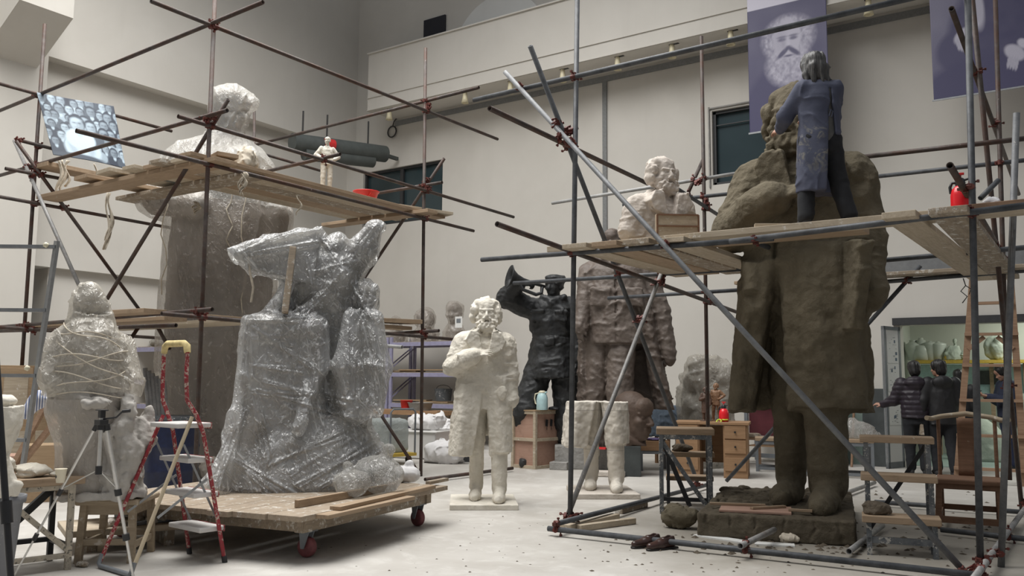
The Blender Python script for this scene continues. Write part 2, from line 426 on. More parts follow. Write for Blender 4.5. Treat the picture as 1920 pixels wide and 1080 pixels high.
steel('steel_bright', (.28, .28, .28), (.42, .42, .41), (.26, .24, .22), .2, .2); steel('steel_mid', (.115, .12, .128), (.20, .205, .21), (.14, .10, .08), .2, .15)
spotted('coupler_red', (.13, .028, .02), (.10, .075, .06), .30, .6, .2, 30., (.085, .025, .02))
# timber
def wood(name, c0, c1, splash=.2, spc=(.62, .58, .52), sc_=(1.2, 14, 14), dark=.0):
    t = NT(name); v = t.coord(sc_, rnd=True); a = t.noise(v, 2.2, 7., .65, .9); u = t.coord((1, 1, 1), rnd=True)
    c = t.mix(t.ramp(a, [(.3, 0.), (.7, 1.)]), c0, c1)
    d = t.noise(u, 3.4, 7., .72, .3); c = t.mix(t.ramp(d, [(.55, 0.), (.75, .5)]), c, [x*.45 for x in c0])
    m = t.ramp(t.noise(u, 11., 8., .78), [(.78-splash, 0.), (.84-splash, 1.)])
    M[name] = t.done(t.bsdf(t.mix(m, c, spc), .75, 0., a, .3, .004))
wood('plank_wood', (.27, .19, .12), (.40, .295, .20), .14); wood('plank_pale', (.35, .285, .205), (.50, .425, .325), .20); wood('deck_wood', (.25, .195, .14), (.37, .30, .225), .22, (.56, .53, .48))
wood('plank_dirty', (.20, .16, .12), (.36, .29, .21), .24, (.55, .52, .47)); wood('ply_red', (.37, .22, .165), (.45, .29, .22), .14)
wood('chair_wood', (.15, .078, .044), (.235, .128, .076), .12, (.5, .44, .38)); wood('ladder_wood', (.22, .13, .08), (.34, .22, .14), .10)
wood('stool_wood', (.30, .235, .16), (.43, .35, .25), .20, (.55, .50, .43)); wood('desk_wood', (.25, .145, .075), (.34, .205, .11), .05)
wood('cabinet_wood', (.30, .205, .12), (.40, .285, .175), .08)
# sculpture materials
def mineral(name, c0, c1, c2, rough=.85, f=5., b1=.35, bd=.012, cracks=0., spec=.3):
    t = NT(name); v = t.coord(rnd=True); a = t.noise(v, f, 7., .68, .5); b = t.noise(v, f*6, 6., .7); g = t.noise(v, f*.35, 3.)
    c = t.mix(t.ramp(a, [(.32, 0.), (.68, 1.)]), c0, c1); c = t.mix(t.ramp(g, [(.48, 0.), (.75, .7)]), c, c2)
    vd = t.n('ShaderNodeTexVoronoi', feature='SMOOTH_F1'); vd.inputs['Scale'].default_value = f*2.2; vd.inputs['Smoothness'].default_value = .25
    wv = t.n('ShaderNodeTexNoise'); wv.inputs['Scale'].default_value = f*1.5; t.l(v, wv.inputs['Vector']); wm = t.n('ShaderNodeMix', data_type='VECTOR'); wm.inputs[0].default_value = .10
    t.l(v, wm.inputs[4]); t.l(wv.outputs['Color'], wm.inputs[5]); t.l(wm.outputs[1], vd.inputs['Vector'])
    h = t.mix(.40, t.mix(.45, a, b), vd.outputs['Distance'])
    if cracks:
        vo = t.n('ShaderNodeTexVoronoi', feature='DISTANCE_TO_EDGE'); vo.inputs['Scale'].default_value = f*.5
        w = t.n('ShaderNodeMix', data_type='VECTOR'); w.inputs[0].default_value = .12; nn = t.n('ShaderNodeTexNoise'); nn.inputs['Scale'].default_value = 5.
        t.l(v, nn.inputs['Vector']); t.l(v, w.inputs[4]); t.l(nn.outputs['Color'], w.inputs[5]); t.l(w.outputs[1], vo.inputs['Vector'])
        k = t.ramp(vo.outputs['Distance'], [(.0, 1.), (.018, 0.)]); c = t.mix(k, c, [x*cracks for x in c0])
    M[name] = t.done(t.bsdf(c, rough, 0., h, min(1., b1*2.), bd*2.6*(5./f)**.5, spec))
mineral('clay', (.108, .090, .060), (.178, .152, .106), (.128, .108, .072), .9, 5., .5, .02)
mineral('clay_plinth', (.085, .07, .048), (.135, .112, .08), (.10, .083, .058), .9, 5., .5, .02)
mineral('clay_grey', (.23, .215, .19), (.38, .36, .32), (.13, .115, .10), .9, 4., .5, .02)
mineral('clay_wrapped', (.20, .17, .145), (.26, .23, .20), (.17, .15, .13), .9, 4., .4, .02)
mineral('clay_dark', (.10, .08, .06), (.17, .14, .105), (.08, .066, .05), .95, 9., .6, .02)
mineral('plaster', (.62, .58, .50), (.74, .70, .62), (.55, .50, .42), .8, 6., .4, .012)
mineral('plaster_grey', (.50, .455, .40), (.62, .57, .51), (.44, .39, .33), .85, 6., .45, .012)
mineral('plaster_pink', (.55, .49, .43), (.66, .60, .54), (.47, .41, .36), .85, 6., .4, .012)
mineral('robe_grey', (.40, .375, .345), (.54, .515, .48), (.33, .305, .275), .85, 5., .4, .012)
mineral('black_bronze', (.018, .019, .020), (.045, .047, .049), (.03, .031, .031), .5, 6., .3, .012, 0., .35)
mineral('brown_bronze', (.11, .085, .07), (.165, .135, .115), (.075, .056, .046), .55, 5., .35, .012, 0., .5)
mineral('umber_bronze', (.075, .05, .038), (.11, .078, .06), (.06, .042, .032), .6, 5., .3, .01, 0., .3)
mineral('copper_bronze', (.20, .105, .055), (.28, .16, .09), (.15, .08, .045), .5, 14., .3, .006, 0., .5)
mineral('dark_copper', (.085, .05, .035), (.12, .07, .05), (.07, .04, .03), .5, 14., .3, .006, 0., .5)
mineral('concrete_block', (.26, .255, .24), (.36, .35, .335), (.2, .195, .185), .9, 7., .4, .012)
mineral('celadon', (.40, .435, .39), (.48, .51, .46), (.43, .46, .42), .3, 6., .1, .004, 0., .5)
mineral('green_plaster', (.33, .375, .32), (.42, .46, .40), (.27, .31, .27), .8, 9., .3, .006)
# thin polythene film: hazy, creased, shiny
def film(name, lo=.18, hi=.75, tint=(.80, .80, .78), f=3., stretch=(1.6, 1.6, .55), gl=.35, cover=.5):
    t = NT(name); v = t.coord(stretch, rnd=True); a = t.noise(v, f, 6., .62, 1.6); b = t.noise(v, f*3.2, 5., .6, 1.2)
    cr = None
    for (rx_, ry_, rz_), sc_ in (((.1, .25, 0), (26, 26, .55)), ((.8, -.4, .6), (18, 18, .45)), ((-.5, .7, 1.8), (30, 30, .6)), ((1.2, .2, 2.6), (22, 22, .5))):
        mp = t.n('ShaderNodeMapping'); mp.inputs['Rotation'].default_value = (rx_, ry_, rz_); mp2 = t.n('ShaderNodeMapping'); mp2.inputs['Scale'].default_value = [q*f/3. for q in sc_]
        t.l(t.coord(rnd=True), mp.inputs[0]); t.l(mp.outputs[0], mp2.inputs[0]); k = t.ramp(t.noise(mp2.outputs[0], 1., 3., .55, .12), [(.535, 0.), (.74, 1.)]); cr = k if cr is None else t.mix(1., cr, k, 'LIGHTEN')
    haze = t.ramp(t.noise(v, f*.7, 4., .6, .6), [(cover-.18, lo), (cover+.25, (lo+hi)*.5)])
    fac = t.mix(1., haze, t.mix(1., cr, (hi,)*3, 'MULTIPLY'), 'LIGHTEN')
    bp = t.n('ShaderNodeBump'); bp.inputs['Strength'].default_value = .9; bp.inputs['Distance'].default_value = .02
    t.l(t.mix(.6, b, cr), bp.inputs['Height'])
    df = t.n('ShaderNodeBsdfDiffuse'); df.inputs[0].default_value = tint+(1,); tl = t.n('ShaderNodeBsdfTranslucent'); tl.inputs[0].default_value = tint+(1,)
    gs = t.n('ShaderNodeBsdfGlossy'); gs.inputs[0].default_value = (1, 1, 1, 1); gs.inputs['Roughness'].default_value = .17
    tr = t.n('ShaderNodeBsdfTransparent'); tr.inputs[0].default_value = (.97, .97, .96, 1)
    for q in (df, gs): t.l(bp.outputs[0], q.inputs['Normal'])
    m1 = t.n('ShaderNodeMixShader'); m1.inputs[0].default_value = .35; t.l(df.outputs[0], m1.inputs[1]); t.l(tl.outputs[0], m1.inputs[2])
    m2 = t.n('ShaderNodeMixShader'); t.l(fac, m2.inputs[0]); t.l(tr.outputs[0], m2.inputs[1]); t.l(m1.outputs[0], m2.inputs[2])
    lw = t.n('ShaderNodeFresnel'); lw.inputs[0].default_value = 1.45; t.l(bp.outputs[0], lw.inputs[1])
    mu = t.n('ShaderNodeMath', operation='MULTIPLY_ADD'); t.l(lw.outputs[0], mu.inputs[0]); mu.inputs[1].default_value = gl*1.6; mu.inputs[2].default_value = gl*.18
    m3 = t.n('ShaderNodeMixShader'); t.l(mu.outputs[0], m3.inputs[0]); t.l(m2.outputs[0], m3.inputs[1]); t.l(gs.outputs[0], m3.inputs[2])
    M[name] = t.done(m3.outputs[0])
film('film_clear', .14, .86, (.90, .91, .92), 3.0, (1.5, 1.5, .6), .40)
film('film_dusty', .30, .68, (.70, .64, .58), 2.4, (1.2, 1.2, .6), .16)
film('film_toplit', .38, .75, (.86, .84, .79), 4.0, (1.2, 1.2, 1.0), .25)  # overhead light on head and shoulders put into a paler, whiter film
film('film_cream', .34, .75, (.80, .75, .66), 3.4, (1.2, 1.2, .9), .22)
film('film_bag', .22, .7, (.85, .84, .80), 8.0, (1, 1, 1), .35)
film('film_blue', .75, .9, (.55, .60, .60), 4.0, (1, 1, 1.6), .12)
# paint, plastic, cloth
plain('red_plastic', (.62, .03, .03), .35, bump=.02); plain('red_sprayer', (.75, .02, .03), .25, var=.03, bump=.0)
plain('black_plastic', (.018, .018, .02), .45, bump=.05); plain('black_rubber', (.03, .03, .032), .7)
plain('alu', (.62, .61, .59), .35, .75, .06, 40., .03); plain('alu_dark', (.30, .31, .32), .42, .6, .1, 20., .05)
plain('pale_blue', (.42, .60, .62), .35, bump=.02); plain('cream_plastic', (.70, .66, .50), .5, var=.05)
plain('foam_yellow', (.62, .50, .24), .9, var=.25, scale=30., bump=.5); plain('bright_blue', (.05, .28, .62), .4)
plain('lavender_steel', (.30, .29, .42), .5, 0., .1, 12., .05); plain('dark_frame', (.035, .036, .038), .5, bump=.02)
plain('grey_paint', (.17, .185, .20), .5, 0., .12, 10., .05); plain('sage_paint', (.24, .31, .28), .7, 0., .08)
plain('yellow_paint', (.52, .36, .06), .6, 0., .12); plain('conduit_grey', (.20, .205, .205), .6, 0., .15, 30.)
plain('duct_grey', (.075, .085, .082), .6, 0., .15, 6.); plain('navy_cloth', (.022, .028, .055), .85, bump=.3)
plain('skin', (.42, .23, .16), .55, var=.08, bump=.05); plain('black_hair', (.010, .009, .009), .5, var=.3, scale=60., bump=.4)
plain('trouser_black', (.011, .012, .015), .9, var=.2, bump=.3); plain('jacket_plum', (.020, .014, .022), .55, var=.2, bump=.2)
plain('jacket_black', (.010, .010, .012), .6, var=.2, bump=.2); plain('shirt_grey', (.10, .10, .098), .9, bump=.3)
plain('shoe_leather', (.045, .022, .018), .28, var=.3, scale=8., bump=.05); plain('shoe_sole', (.015, .012, .012), .5)
plain('cloth_white', (.68, .67, .68), .9, bump=.4); plain('rag_cream', (.55, .49, .40), .95, var=.2, bump=.5)
plain('denim', (.13, .17, .22), .9, var=.2, bump=.4); plain('paper', (.72, .72, .70), .8, var=.04); plain('paper_cup', (.72, .66, .52), .6, var=.04)
plain('maroon_panel', (.10, .028, .035), .35, var=.25, scale=4.); plain('dark_slab', (.045, .052, .052), .6, var=.25, scale=5.)
plain('purple_bag', (.14, .10, .26), .6); plain('wheel_red', (.20, .06, .065), .6, var=.25, bump=.2); plain('tape_lime', (.50, .62, .05), .5)
plain('lamp_cream', (.66, .60, .42), .5); plain('wire', (.03, .03, .03), .5); plain('tarp_navy', (.012, .018, .055), .45, var=.25, bump=.3)
plain('sack_white', (.70, .69, .69), .7, var=.07, scale=6., bump=.3); plain('grey_fur', (.11, .08, .06), .95, var=.5, scale=25., bump=1.)
plain('smock_trim', (.03, .035, .06), .8); plain('glove_red', (.52, .19, .13), .6)
t = NT('smock_blue'); v = t.coord(rnd=True); a = t.noise(v, 6., 5., .65); u = t.coord((1, 1, 1)); b = t.noise(u, 9., 7., .75, .8); gz = t.n('ShaderNodeSeparateXYZ'); t.l(u, gz.inputs[0])
c = t.mix(a, (.046, .052, .085), (.072, .080, .125)); md = t.ramp(gz.outputs['Z'], [(.40, 0.), (.62, 1.), (.80, 1.), (.95, 0.)]); k = t.ramp(b, [(.52, 0.), (.60, .75)])
M['smock_blue'] = t.done(t.bsdf(t.mix(t.mix(1., md, k, 'MULTIPLY'), c, (.21, .20, .17)), .8, 0., a, .5, .012))
t = NT('grey_hair'); v = t.coord((30, 30, 3)); a = t.noise(v, 2., 5., .6); M['grey_hair'] = t.done(t.bsdf(t.ramp(a, [(.35, (.014, .014, .015)), (.68, (.12, .115, .11))]), .5, 0., a, .6, .008))
t = NT('striped_cloth'); v = t.coord(); w = t.n('ShaderNodeTexWave'); w.inputs['Scale'].default_value = 14.; t.l(v, w.inputs['Vector'])
M['striped_cloth'] = t.done(t.bsdf(t.ramp(w.outputs['Fac'], [(.5, (.60, .60, .64)), (.62, (.10, .13, .24))]), .9))
spotted('ladder_red', (.30, .018, .03), (.50, .42, .35), .40, .55, 0., 26., (.24, .03, .035))
spotted('ladder_bare', (.48, .40, .28), (.25, .05, .05), .18, .6, 0., 16.); spotted('step_dusty', (.58, .56, .54), (.30, .08, .08), .20, .8, 0., 14.)
spotted('stand_grey', (.085, .094, .104), (.50, .48, .44), .38, .6, 0., 13., (.16, .17, .18)); spotted('stand_plastered', (.50, .44, .35), (.15, .14, .12), .34, .85, 0., 22., (.38, .34, .28))
spotted('black_steel', (.022, .022, .024), (.4, .38, .35), .12, .6, 0., 18.); spotted('bucket_grey', (.09, .10, .11), (.5, .5, .5), .30, .6, 0., 12.)
spotted('foamboard', (.66, .65, .63), (.45, .43, .41), .15, .85); spotted('grey_bucket', (.17, .175, .19), (.36, .35, .34), .25, .55, 0., 9.)
def flat_glass(name, col, rough=.12):
    t = NT(name); v = t.coord(world=True); a = t.noise(v, .8, 3.); M[name] = t.done(t.bsdf(t.mix(a, [x*.7 for x in col], [x*1.3 for x in col]), rough, 0., None, spec=.5))
flat_glass('window_glass', (.035, .055, .062)); flat_glass('dark_glass', (.012, .013, .022), .3)
M['wood_p'] = [M['plank_wood'], M['plank_pale'], M['plank_dirty']]
# ------------------------------------------------------------------ the hall (axes follow the walls; back wall at y = 16)
YB, XLW = 16.0, -16.0
def struct(name, mb, m, **kw): return tag(mb.build(name, M[m], **kw), kind='structure')
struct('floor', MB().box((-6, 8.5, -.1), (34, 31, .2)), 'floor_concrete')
# back wall, built round its openings
OPX0, OPX1, OPZ = -3.02, 1.2, 2.37
wn1 = (-15.7, -13.08, 5.25, 6.67)       # strip window behind the left scaffold
wn2 = (-6.3, -4.75, 5.2, 6.68)          # window behind the big clay figure
b = MB(); xs = [XLW-.3, wn1[0], wn1[1], wn2[0], wn2[1], 6.0]
def wallpiece(x0, x1, z0, z1): b.box(((x0+x1)/2, YB+.15, (z0+z1)/2), (x1-x0, .3, z1-z0))
wallpiece(XLW-.3, wn1[0], 0, 13); wallpiece(wn1[0], wn1[1], 0, wn1[2]); wallpiece(wn1[0], wn1[1], wn1[3], 13); wallpiece(wn1[1], wn2[0], 0, 13)
wallpiece(wn2[0], wn2[1], 0, wn2[2]); wallpiece(wn2[0], wn2[1], wn2[3], 13)
wallpiece(wn2[1], OPX0, 0, 13); wallpiece(OPX0, OPX1, OPZ, 13); wallpiece(OPX1, 6, 0, 13)
struct('wall_back', b, 'wall_paint')
for k, (x0, x1, z0, z1) in enumerate((wn1, wn2)):
    w = tag(thing('window_%d' % (k+1), None, None, ((x0+x1)/2, YB+.1, z0)), kind='structure')
    g = MB().box(((x0+x1)/2, YB+.16, (z0+z1)/2), (x1-x0-.02, .02, z1-z0-.02)).build('pane', M['window_glass'], w, world=True)
    f = MB(); r = .07
    for a_, c_ in (((x0, z0), (x1, z0)), ((x0, z1), (x1, z1)), ((x0, z0), (x0, z1)), ((x1, z0), (x1, z1))):
        f.bar((a_[0], YB+.1, a_[1]), (c_[0], YB+.1, c_[1]), r*1.6, r, (0, 1, 0))
    if k == 0: f.bar((x0+1.25, YB+.1, z0), (x0+1.25, YB+.1, z1), .1, .06, (0, 1, 0))
    else: f.box((x0+.35*0+.75, YB+.1, z1-.28), (x1-x0-.1, .03, .02))
    f.build('window_frame', M['dark_frame'], w, world=True)
    if k == 1:       # rough mortar reveal
        q = MB().bar((x0-.05, YB-.01, z0-.05), (x0-.05, YB-.01, z1+.08), .025, .06, (0, 1, 0)).bar((x0-.05, YB-.01, z1+.05), (x1, YB-.01, z1+.05), .025, .05, (0, 1, 0))
        q.build('mortar_reveal', M['concrete_block'], w, world=True)
# left wall: piers, a beam with a shaded ledge, a low recess
c_top = ax(240, 165, XLW); 
def lz(x, y): return ax(x, y, XLW)
zb1 = float(lz(250, 154)[2]); zb2 = float(lz(250, 172)[2]); zr = float(lz(190, 508)[2]); yr0 = float(lz(62, 520)[1])
b = MB()
b.box((XLW-.45, 8.5, (zb1+13)/2), (.9, 26, 13-zb1))                        # thick upper wall
b.box((XLW-.75, 8.5, (zb1+zr)/2), (.9, 26, zb1-zr))                          # thinner middle wall
b.box((XLW-.90, 12.8+0, zr/2), (.9, 8.6+0, zr))
b.box((XLW-.75, yr0/2-2.5, zr/2), (.9, yr0+5.0, zr))
struct('wall_left', b, 'wall_paint')
# wall column with the sloped corbel at the far upper left
p1 = ax(95, 60, XLW+.02)
ycol = float(ax(92, 200, XLW+.3)[1])
struct('trim_pier', MB().box((XLW+.12, ycol-1.4, 6.5), (.5, 2.6, 13)), 'wall_paint')
q0 = ax(133, 20, XLW+1.5)
cb = MB(); yc = float(q0[1]); zt = float(q0[2])
cb.prism([(-.1, zt+.28), (1.15, zt+.28), (1.15, zt-.12), (-.1, zt-.85)], yc-.85, yc+.05, c=(XLW+.35, 0, 0))
struct('trim_corbel', cb, 'wall_paint')
# mezzanine: parapet and slab in front of the back wall
YM = 15.08; zm0 = float(ay(960, 147, YM)[2]); zm1 = float(ay(960, 28, YM)[2]); xm0 = float(ay(690, 160, YM)[0])
b = MB().box(((xm0+6)/2, YM+.1, (zm0+zm1)/2), (6-xm0, .2, zm1-zm0))
b.box(((xm0+6)/2, (YM+.2+YB)/2, zm0+.14), (6-xm0, YB-YM-.2, .22))
struct('wall_mezzanine', b, 'wall_paint')
struct('trim_ledge', MB().box(((xm0+6)/2, YM-.012, zm0+.32), (6-xm0, .024, .008)).box(((xm0+6)/2, YM-.01, zm0+.02), (6-xm0, .02, .02)), 'wall_paint')
struct('trim_coping', MB().box(((xm0+6)/2, YM+.09, zm1+.015), (6-xm0+.04, .26, .03)), 'wall_paint')
# dark opening and an arched panel over the mezzanine
a0 = ay(797, 40, YB); a1 = ay(836, 70, YB)
w = tag(thing('window_3', None, None, (float(a0[0]), YB, 10)), kind='structure')
MB().box(((a0[0]+a1[0])/2, YB-.02, (a0[2]+a1[2])/2-.3), (a1[0]-a0[0], .06, a0[2]-a1[2]+.6)).build('pane', M['dark_glass'], w, world=True)
ac = ay(930, 60, YB); R_ = 1.32
poly = [(R_*math.cos(t_), R_*math.sin(t_)) for t_ in np.linspace(0, math.pi, 25)]
struct('trim_arch', MB().prism(poly, -.06, 0, c=(float(ac[0])+.1, YB-.005, float(ac[2])-.45)), 'white_panel')
# conduit strip and its drop on the back wall
zc = float(ay(1400, 92, YB)[2]); xc0 = float(ay(742, 237, YB)[0]); xd = float(ay(1135, 300, YB)[0])
t_ = thing('cable_conduit', 'long grey conduit strip running along the back wall with one vertical drop', 'conduit', (xd, YB, zc))
MB().box(((xc0+4)/2, YB-.02, zc), (4-xc0, .04, .12)).build('run', M['conduit_grey'], t_, world=True)
MB().box((xd, YB-.018, (zc+2.9)/2), (.1, .035, zc-2.9)).build('drop', M['conduit_grey'], t_, world=True)
# doorway into the bright back room
tag(MB().box(((OPX0+OPX1)/2, YB-.02, OPZ+.06), (OPX1-OPX0+.2, .1, .12)).build('trim_lintel', M['dark_frame']), kind='structure')
RB = 19.6
b = MB().box((.4, RB+.1, 1.6), (8.4, .2, 3.2)).box((-3.6, 18, 1.6), (.2, 3.3, 3.2)).box((4.5, 18, 1.6), (.2, 3.3, 3.2))
struct('wall_backroom', b, 'celadon_wall')
struct('ceiling_backroom', MB().box((.4, 17.95, 3.25), (8.4, 3.3, .1)), 'white_panel')
struct('floor_backroom', MB().box((.4, 17.95, .004), (8.2, 3.2, .012)), 'sage_paint')
# white board above the sage dado and dark panel beside the doorway
p = ay(1607, 560, YB); q = ay(1662, 729, YB)
struct('trim_dado', MB().box((-3.95, YB-.02, .62), (1.7, .04, 1.24)), 'sage_paint')
# ------------------------------------------------------------------ scaffolds
RP = .0245
def closest(a, b, c, d):
    u, v, w = b-a, d-c, a-c; A, B, C, D, E = u@u, u@v, v@v, u@w, v@w; den = A*C-B*B
    if den < 1e-6: return None
    s = np.clip((B*E-C*D)/den, 0, 1); t = np.clip((A*E-B*D)/den, 0, 1)
    return a+s*u, c+t*v, s, t
COUP = None
def coupler_mesh():
    m = MB()
    for c, R in (((0, 0, .027), np.eye(3)), ((0, 0, -.027), Rz(math.pi/2))):
        c = np.array(c)
        m.cyl(c+R@np.array([-.032, 0, 0]), c+R@np.array([.032, 0, 0]), .034, n=12)
        m.box(c+R@np.array([0, .042, 0]), R@np.array([.05, .03, .03]) if False else (.05, .034, .034), R)
        m.cyl(c+R@np.array([0, .036, -.03]), c+R@np.array([0, .06, .05]), .009, n=6).box(c+R@np.array([0, .06, .055]), (.026, .026, .02), R)
        m.cyl(c+R@np.array([0, -.036, -.05]), c+R@np.array([0, -.05, .03]), .009, n=6).box(c+R@np.array([0, -.036, -.05]), (.024, .024, .02), R)
    return m
def put_coupler(parent, p, d1, d2):
    global COUP
    d1 = d1/np.linalg.norm(d1); d2 = d2-d1*(d1@d2); d2 /= np.linalg.norm(d2); d3 = np.cross(d1, d2)
    if COUP is None:
        o = coupler_mesh().build('coupler', M['coupler_red'], parent); COUP = o
    else:
        o = COUP.copy(); COL.objects.link(o); o.parent = parent
    lp = to_local(parent, np.array([p]))[0]
    o.matrix_basis = Matrix([[d1[i]*.86, d2[i]*.72, d3[i]*.86, lp[i]] for i in range(3)]+[[0, 0, 0, 1]])
def scaffold(label, origin, poles, group=None):
    t = thing('scaffold', label, 'scaffold', origin)
    P = []
    for kind, a, b, m in poles:
        a = np.array(a, float); b = np.array(b, float)
        MB().pipe(a, b, RP, RP*.8, 12).build(kind, M[m], t, world=True); P.append((a, b))
    seen = []
    for i in range(len(P)):
        for j in range(i):
            r = closest(P[i][0], P[i][1], P[j][0], P[j][1])
            if r is None: continue
            p, q, s, u = r
            if np.linalg.norm(p-q) < .17:
                mid = (p+q)/2
                if any(np.linalg.norm(mid-z) < .05 for z in seen): continue
                seen.append(mid); put_coupler(t, mid, P[i][1]-P[i][0], P[j][1]-P[j][0])
    return t
U, L, B = 'upright_pole', 'ledger_pole', 'brace_pole'
def ext(a, b, k0=0., k1=0.):
    a = np.array(a); b = np.array(b); d = b-a; return a-d*k0, b+d*k1
# right scaffold: frame lines at x = XL / XR, y = YF / YM2 / YK
XL, XR, YF = -4.33, -.93, 7.22
s1b = ay(1069, 974, YF); s1t = ay(1083, -40, YF); s2b = ay(1838, 1050, YF); s2t = ay(1814, -30, YF)
y3 = float(ax(1322, 480, XL)[1])
RS = [
 (U, s1b, s1t, 'steel_dark'), (U, s2b, s2t, 'steel_dark'),
 (U, ax(1328, 835, XL), ax(1315, 68, XL), 'steel_rusty'),
 (L, ay(888, 188, YF-.05), ay(1770, -18, YF-.05), 'steel_dark'),
 (L, ay(903, 487, YF-.05), ay(1450, 447, YF-.05), 'steel_dark'), (L, ay(1368, 453, YF-.11), ay(1990, 377, YF-.11), 'steel_dark'),
 (B, ay(947, 135, YF-.11), ay(1812, 1076, YF-.16), 'steel_mid'),
 (B, ax(994, 86, XL-.05), ax(1307, 902, XL-.05), 'steel_dark'),
 (L, ax(918, 203, XL-.05), ax(1214, 344, XL-.05), 'steel_rusty'),
 (L, ax(932, 420, XL+.05), ax(1400, 592, XL+.05), 'steel_rusty'),
 (B, ax(1240, 513, XL+.07), ax(1064, 968, XL+.0), 'steel_grey'),
 (L, ay(963, 531, 9.25), ay(1480, 499, 9.25), 'steel_dark'), (L, ay(1140, 559, y3+.05), ay(1400, 543, y3+.05), 'steel_dark'),
 (L, ay(1035, 381, y3+.05), ay(1400, 322, y3+.05), 'steel_bright'),
 (L, ay(1168, 384, y3-.05), ay(1420, 358, y3-.05), 'steel_dark'),
 (L, ax(1245, 338, XL+.05), ax(1345, 402, XL+.05), 'steel_dark'),
 (B, ay(1290, 362, y3-.1), ay(1318, 300, y3+.3), 'steel_rusty'),
 # right side
 (L, ax(1784, 16, XR-.05), ax(1910, 364, XR-.05), 'steel_rusty'), (L, ax(1781, 310, XR+.05), ax(1900, 512, XR+.05), 'steel_rusty'),
 (U, fl(1877, 1063), ad(1906, 212, dep(fl(1877, 1063))+.15), 'steel_mid'),
 (B, ay(1822, -10, 8.9), fl(1916, 955), 'steel_rusty'), (U, ay(1866, -10, y3), ay(1893, 900, y3), 'steel_rusty'),
 (L, ay(1620, 294, 9.2), ay(1990, 252, 9.2), 'steel_rusty'), (L, ay(1635, 332, y3), ay(1990, 293, y3), 'steel_dark'),
 (L, ay(1600, 493, 9.25), ay(1990, 458, 9.25), 'steel_dark'), (L, ay(1600, 533, y3), ay(1990, 502, y3), 'steel_dark'),
 (B, ay(1362, 902, y3+.08), ay(1726, 498, y3+.05), 'steel_dark'), (B, ay(1838, 372, 9.2), ay(1872, 338, 9.4), 'steel_dark'),
 (L, ax(1366, 437, -2.75), ax(1480, 478, -2.75), 'steel_dark'),
 # ground rails
 (L, fl(1028, 991, .06), fl(1845, 1080, .06), 'steel_dark'), (L, fl(1043, 982, .11), fl(1330, 908, .05), 'steel_dark'),
 (L, fl(1388, 1024, .11), fl(1452, 993, .11), 'steel_grey'), (L, fl(1592, 1034, .05), fl(1655, 985, .05), 'steel_grey'),
 (L, fl(1640, 941, .05), fl(1990, 965, .05), 'steel_dark'), (L, fl(1764, 993, .05), fl(1990, 1018, .05), 'steel_dark'),
 (L, fl(1815, 1100, .11), fl(1990, 860, .05), 'steel_grey'), (L, fl(1515, 950, .05), fl(1640, 905, .05), 'steel_grey'),
]
SCR = scaffold('dark steel scaffold of poles and red clamps around the tall clay statue', (XL, YF, 0), RS)
# left scaffold
XA, XBk, YA, YR = -8.32, -12.0, 5.98, 9.8
LS = [
 (U, (XA, YA+.05, 0), ax(404, -30, XA), 'steel_rusty'), (U, fl(789, 893), ax(798, 90, XA), 'steel_rusty'),
 (U, ay(20, 1000, YA)*[1, 1, 0]+[0, 0, 0], ay(84, 45, YA), 'steel_rusty'), (U, (XBk, YR, 0), ax(477, 183, XBk), 'steel_rusty'),
 (L, ax(283, 2, XA+.05), ax(933, 261, XA+.05), 'steel_rusty'), (L, ay(493, 4, YA-.05), ay(-60, 232, YA-.05), 'steel_rusty'),
 (L, ax(-40, 146, XBk-.05), ax(322, 246, XBk-.05), 'steel_rusty'),
 (L, ax(334, 218, XA+.05), ax(963, 407, XA+.05), 'steel_rusty'), (L, ax(143, 245, XA+.05), ax(888, 433, XA+.05), 'steel_rusty'),
 (L, ay(426, 207, YA-.06), ay(-60, 346, YA-.06), 'steel_rusty'), (L, ax(40, 264, XBk+.05), ax(300, 330, XBk+.05), 'steel_rusty'),
 (L, ax(-60, 358, XBk+.05), ax(335, 430, XBk+.05), 'steel_rusty'), (L, ax(485, 286, XBk), ax(600, 320, XBk), 'steel_rusty'),
 (L, ax(10, 316, XBk+.1), ax(120, 336, XBk+.1), 'steel_rusty'),
 (L, ay(898, 164, YR-.05), ay(470, 274, YR-.05), 'steel_rusty'), (L, ay(829, 342, YR-.05), ay(650, 372, YR-.05), 'steel_rusty'),
 (L, ay(638, 289, 7.7), ay(480, 326, 7.7), 'steel_rusty'),
 (B, ay(428, 186, YA+.05), ay(192, 575, YA+.05), 'steel_rusty'), (B, ay(27, 264, YA-.12), ay(154, 548, YA-.1), 'steel_grey'),
 (B, ax(30, 264, XBk+.12), ax(268, 590, XBk+.12), 'steel_rusty'), (B, ay(833, 297, YR+.06), ay(679, 528, YR+.06), 'steel_rusty'),
 (B, ay(700, 756, YR-.06), fl(787, 890), 'steel_rusty'),
 (L, ay(398, 580, YA-.05), ay(-60, 618, YA-.05), 'steel_rusty'), (L, ax(303, 588, XA+.05), ax(962, 646, XA+.05), 'steel_rusty'),
 (L, ay(823, 620, YR-.05), ay(600, 634, YR-.05), 'steel_rusty'), (L, ay(754, 651, 8.7), ay(660, 643, 8.7), 'steel_bright'),
 (L, ax(-20, 612, XBk+.05), ax(330, 636, XBk+.05), 'steel_rusty'), (L, ay(-40, 622, YA+.06), ay(330, 610, YA+.06), 'steel_rusty'),
 (B, ax(232, 655, -10.6), ax(262, 610, -10.6), 'steel_rusty'), (B, ax(295, 612, -10.4), ax(318, 655, -10.4), 'steel_rusty'),
 (L, fl(797, 899, .05), fl(961, 878, .05), 'steel_rusty'),
]
SCL = scaffold('rusty steel scaffold of poles around the tall figure wrapped in plastic', (XA, YA, 0), LS)
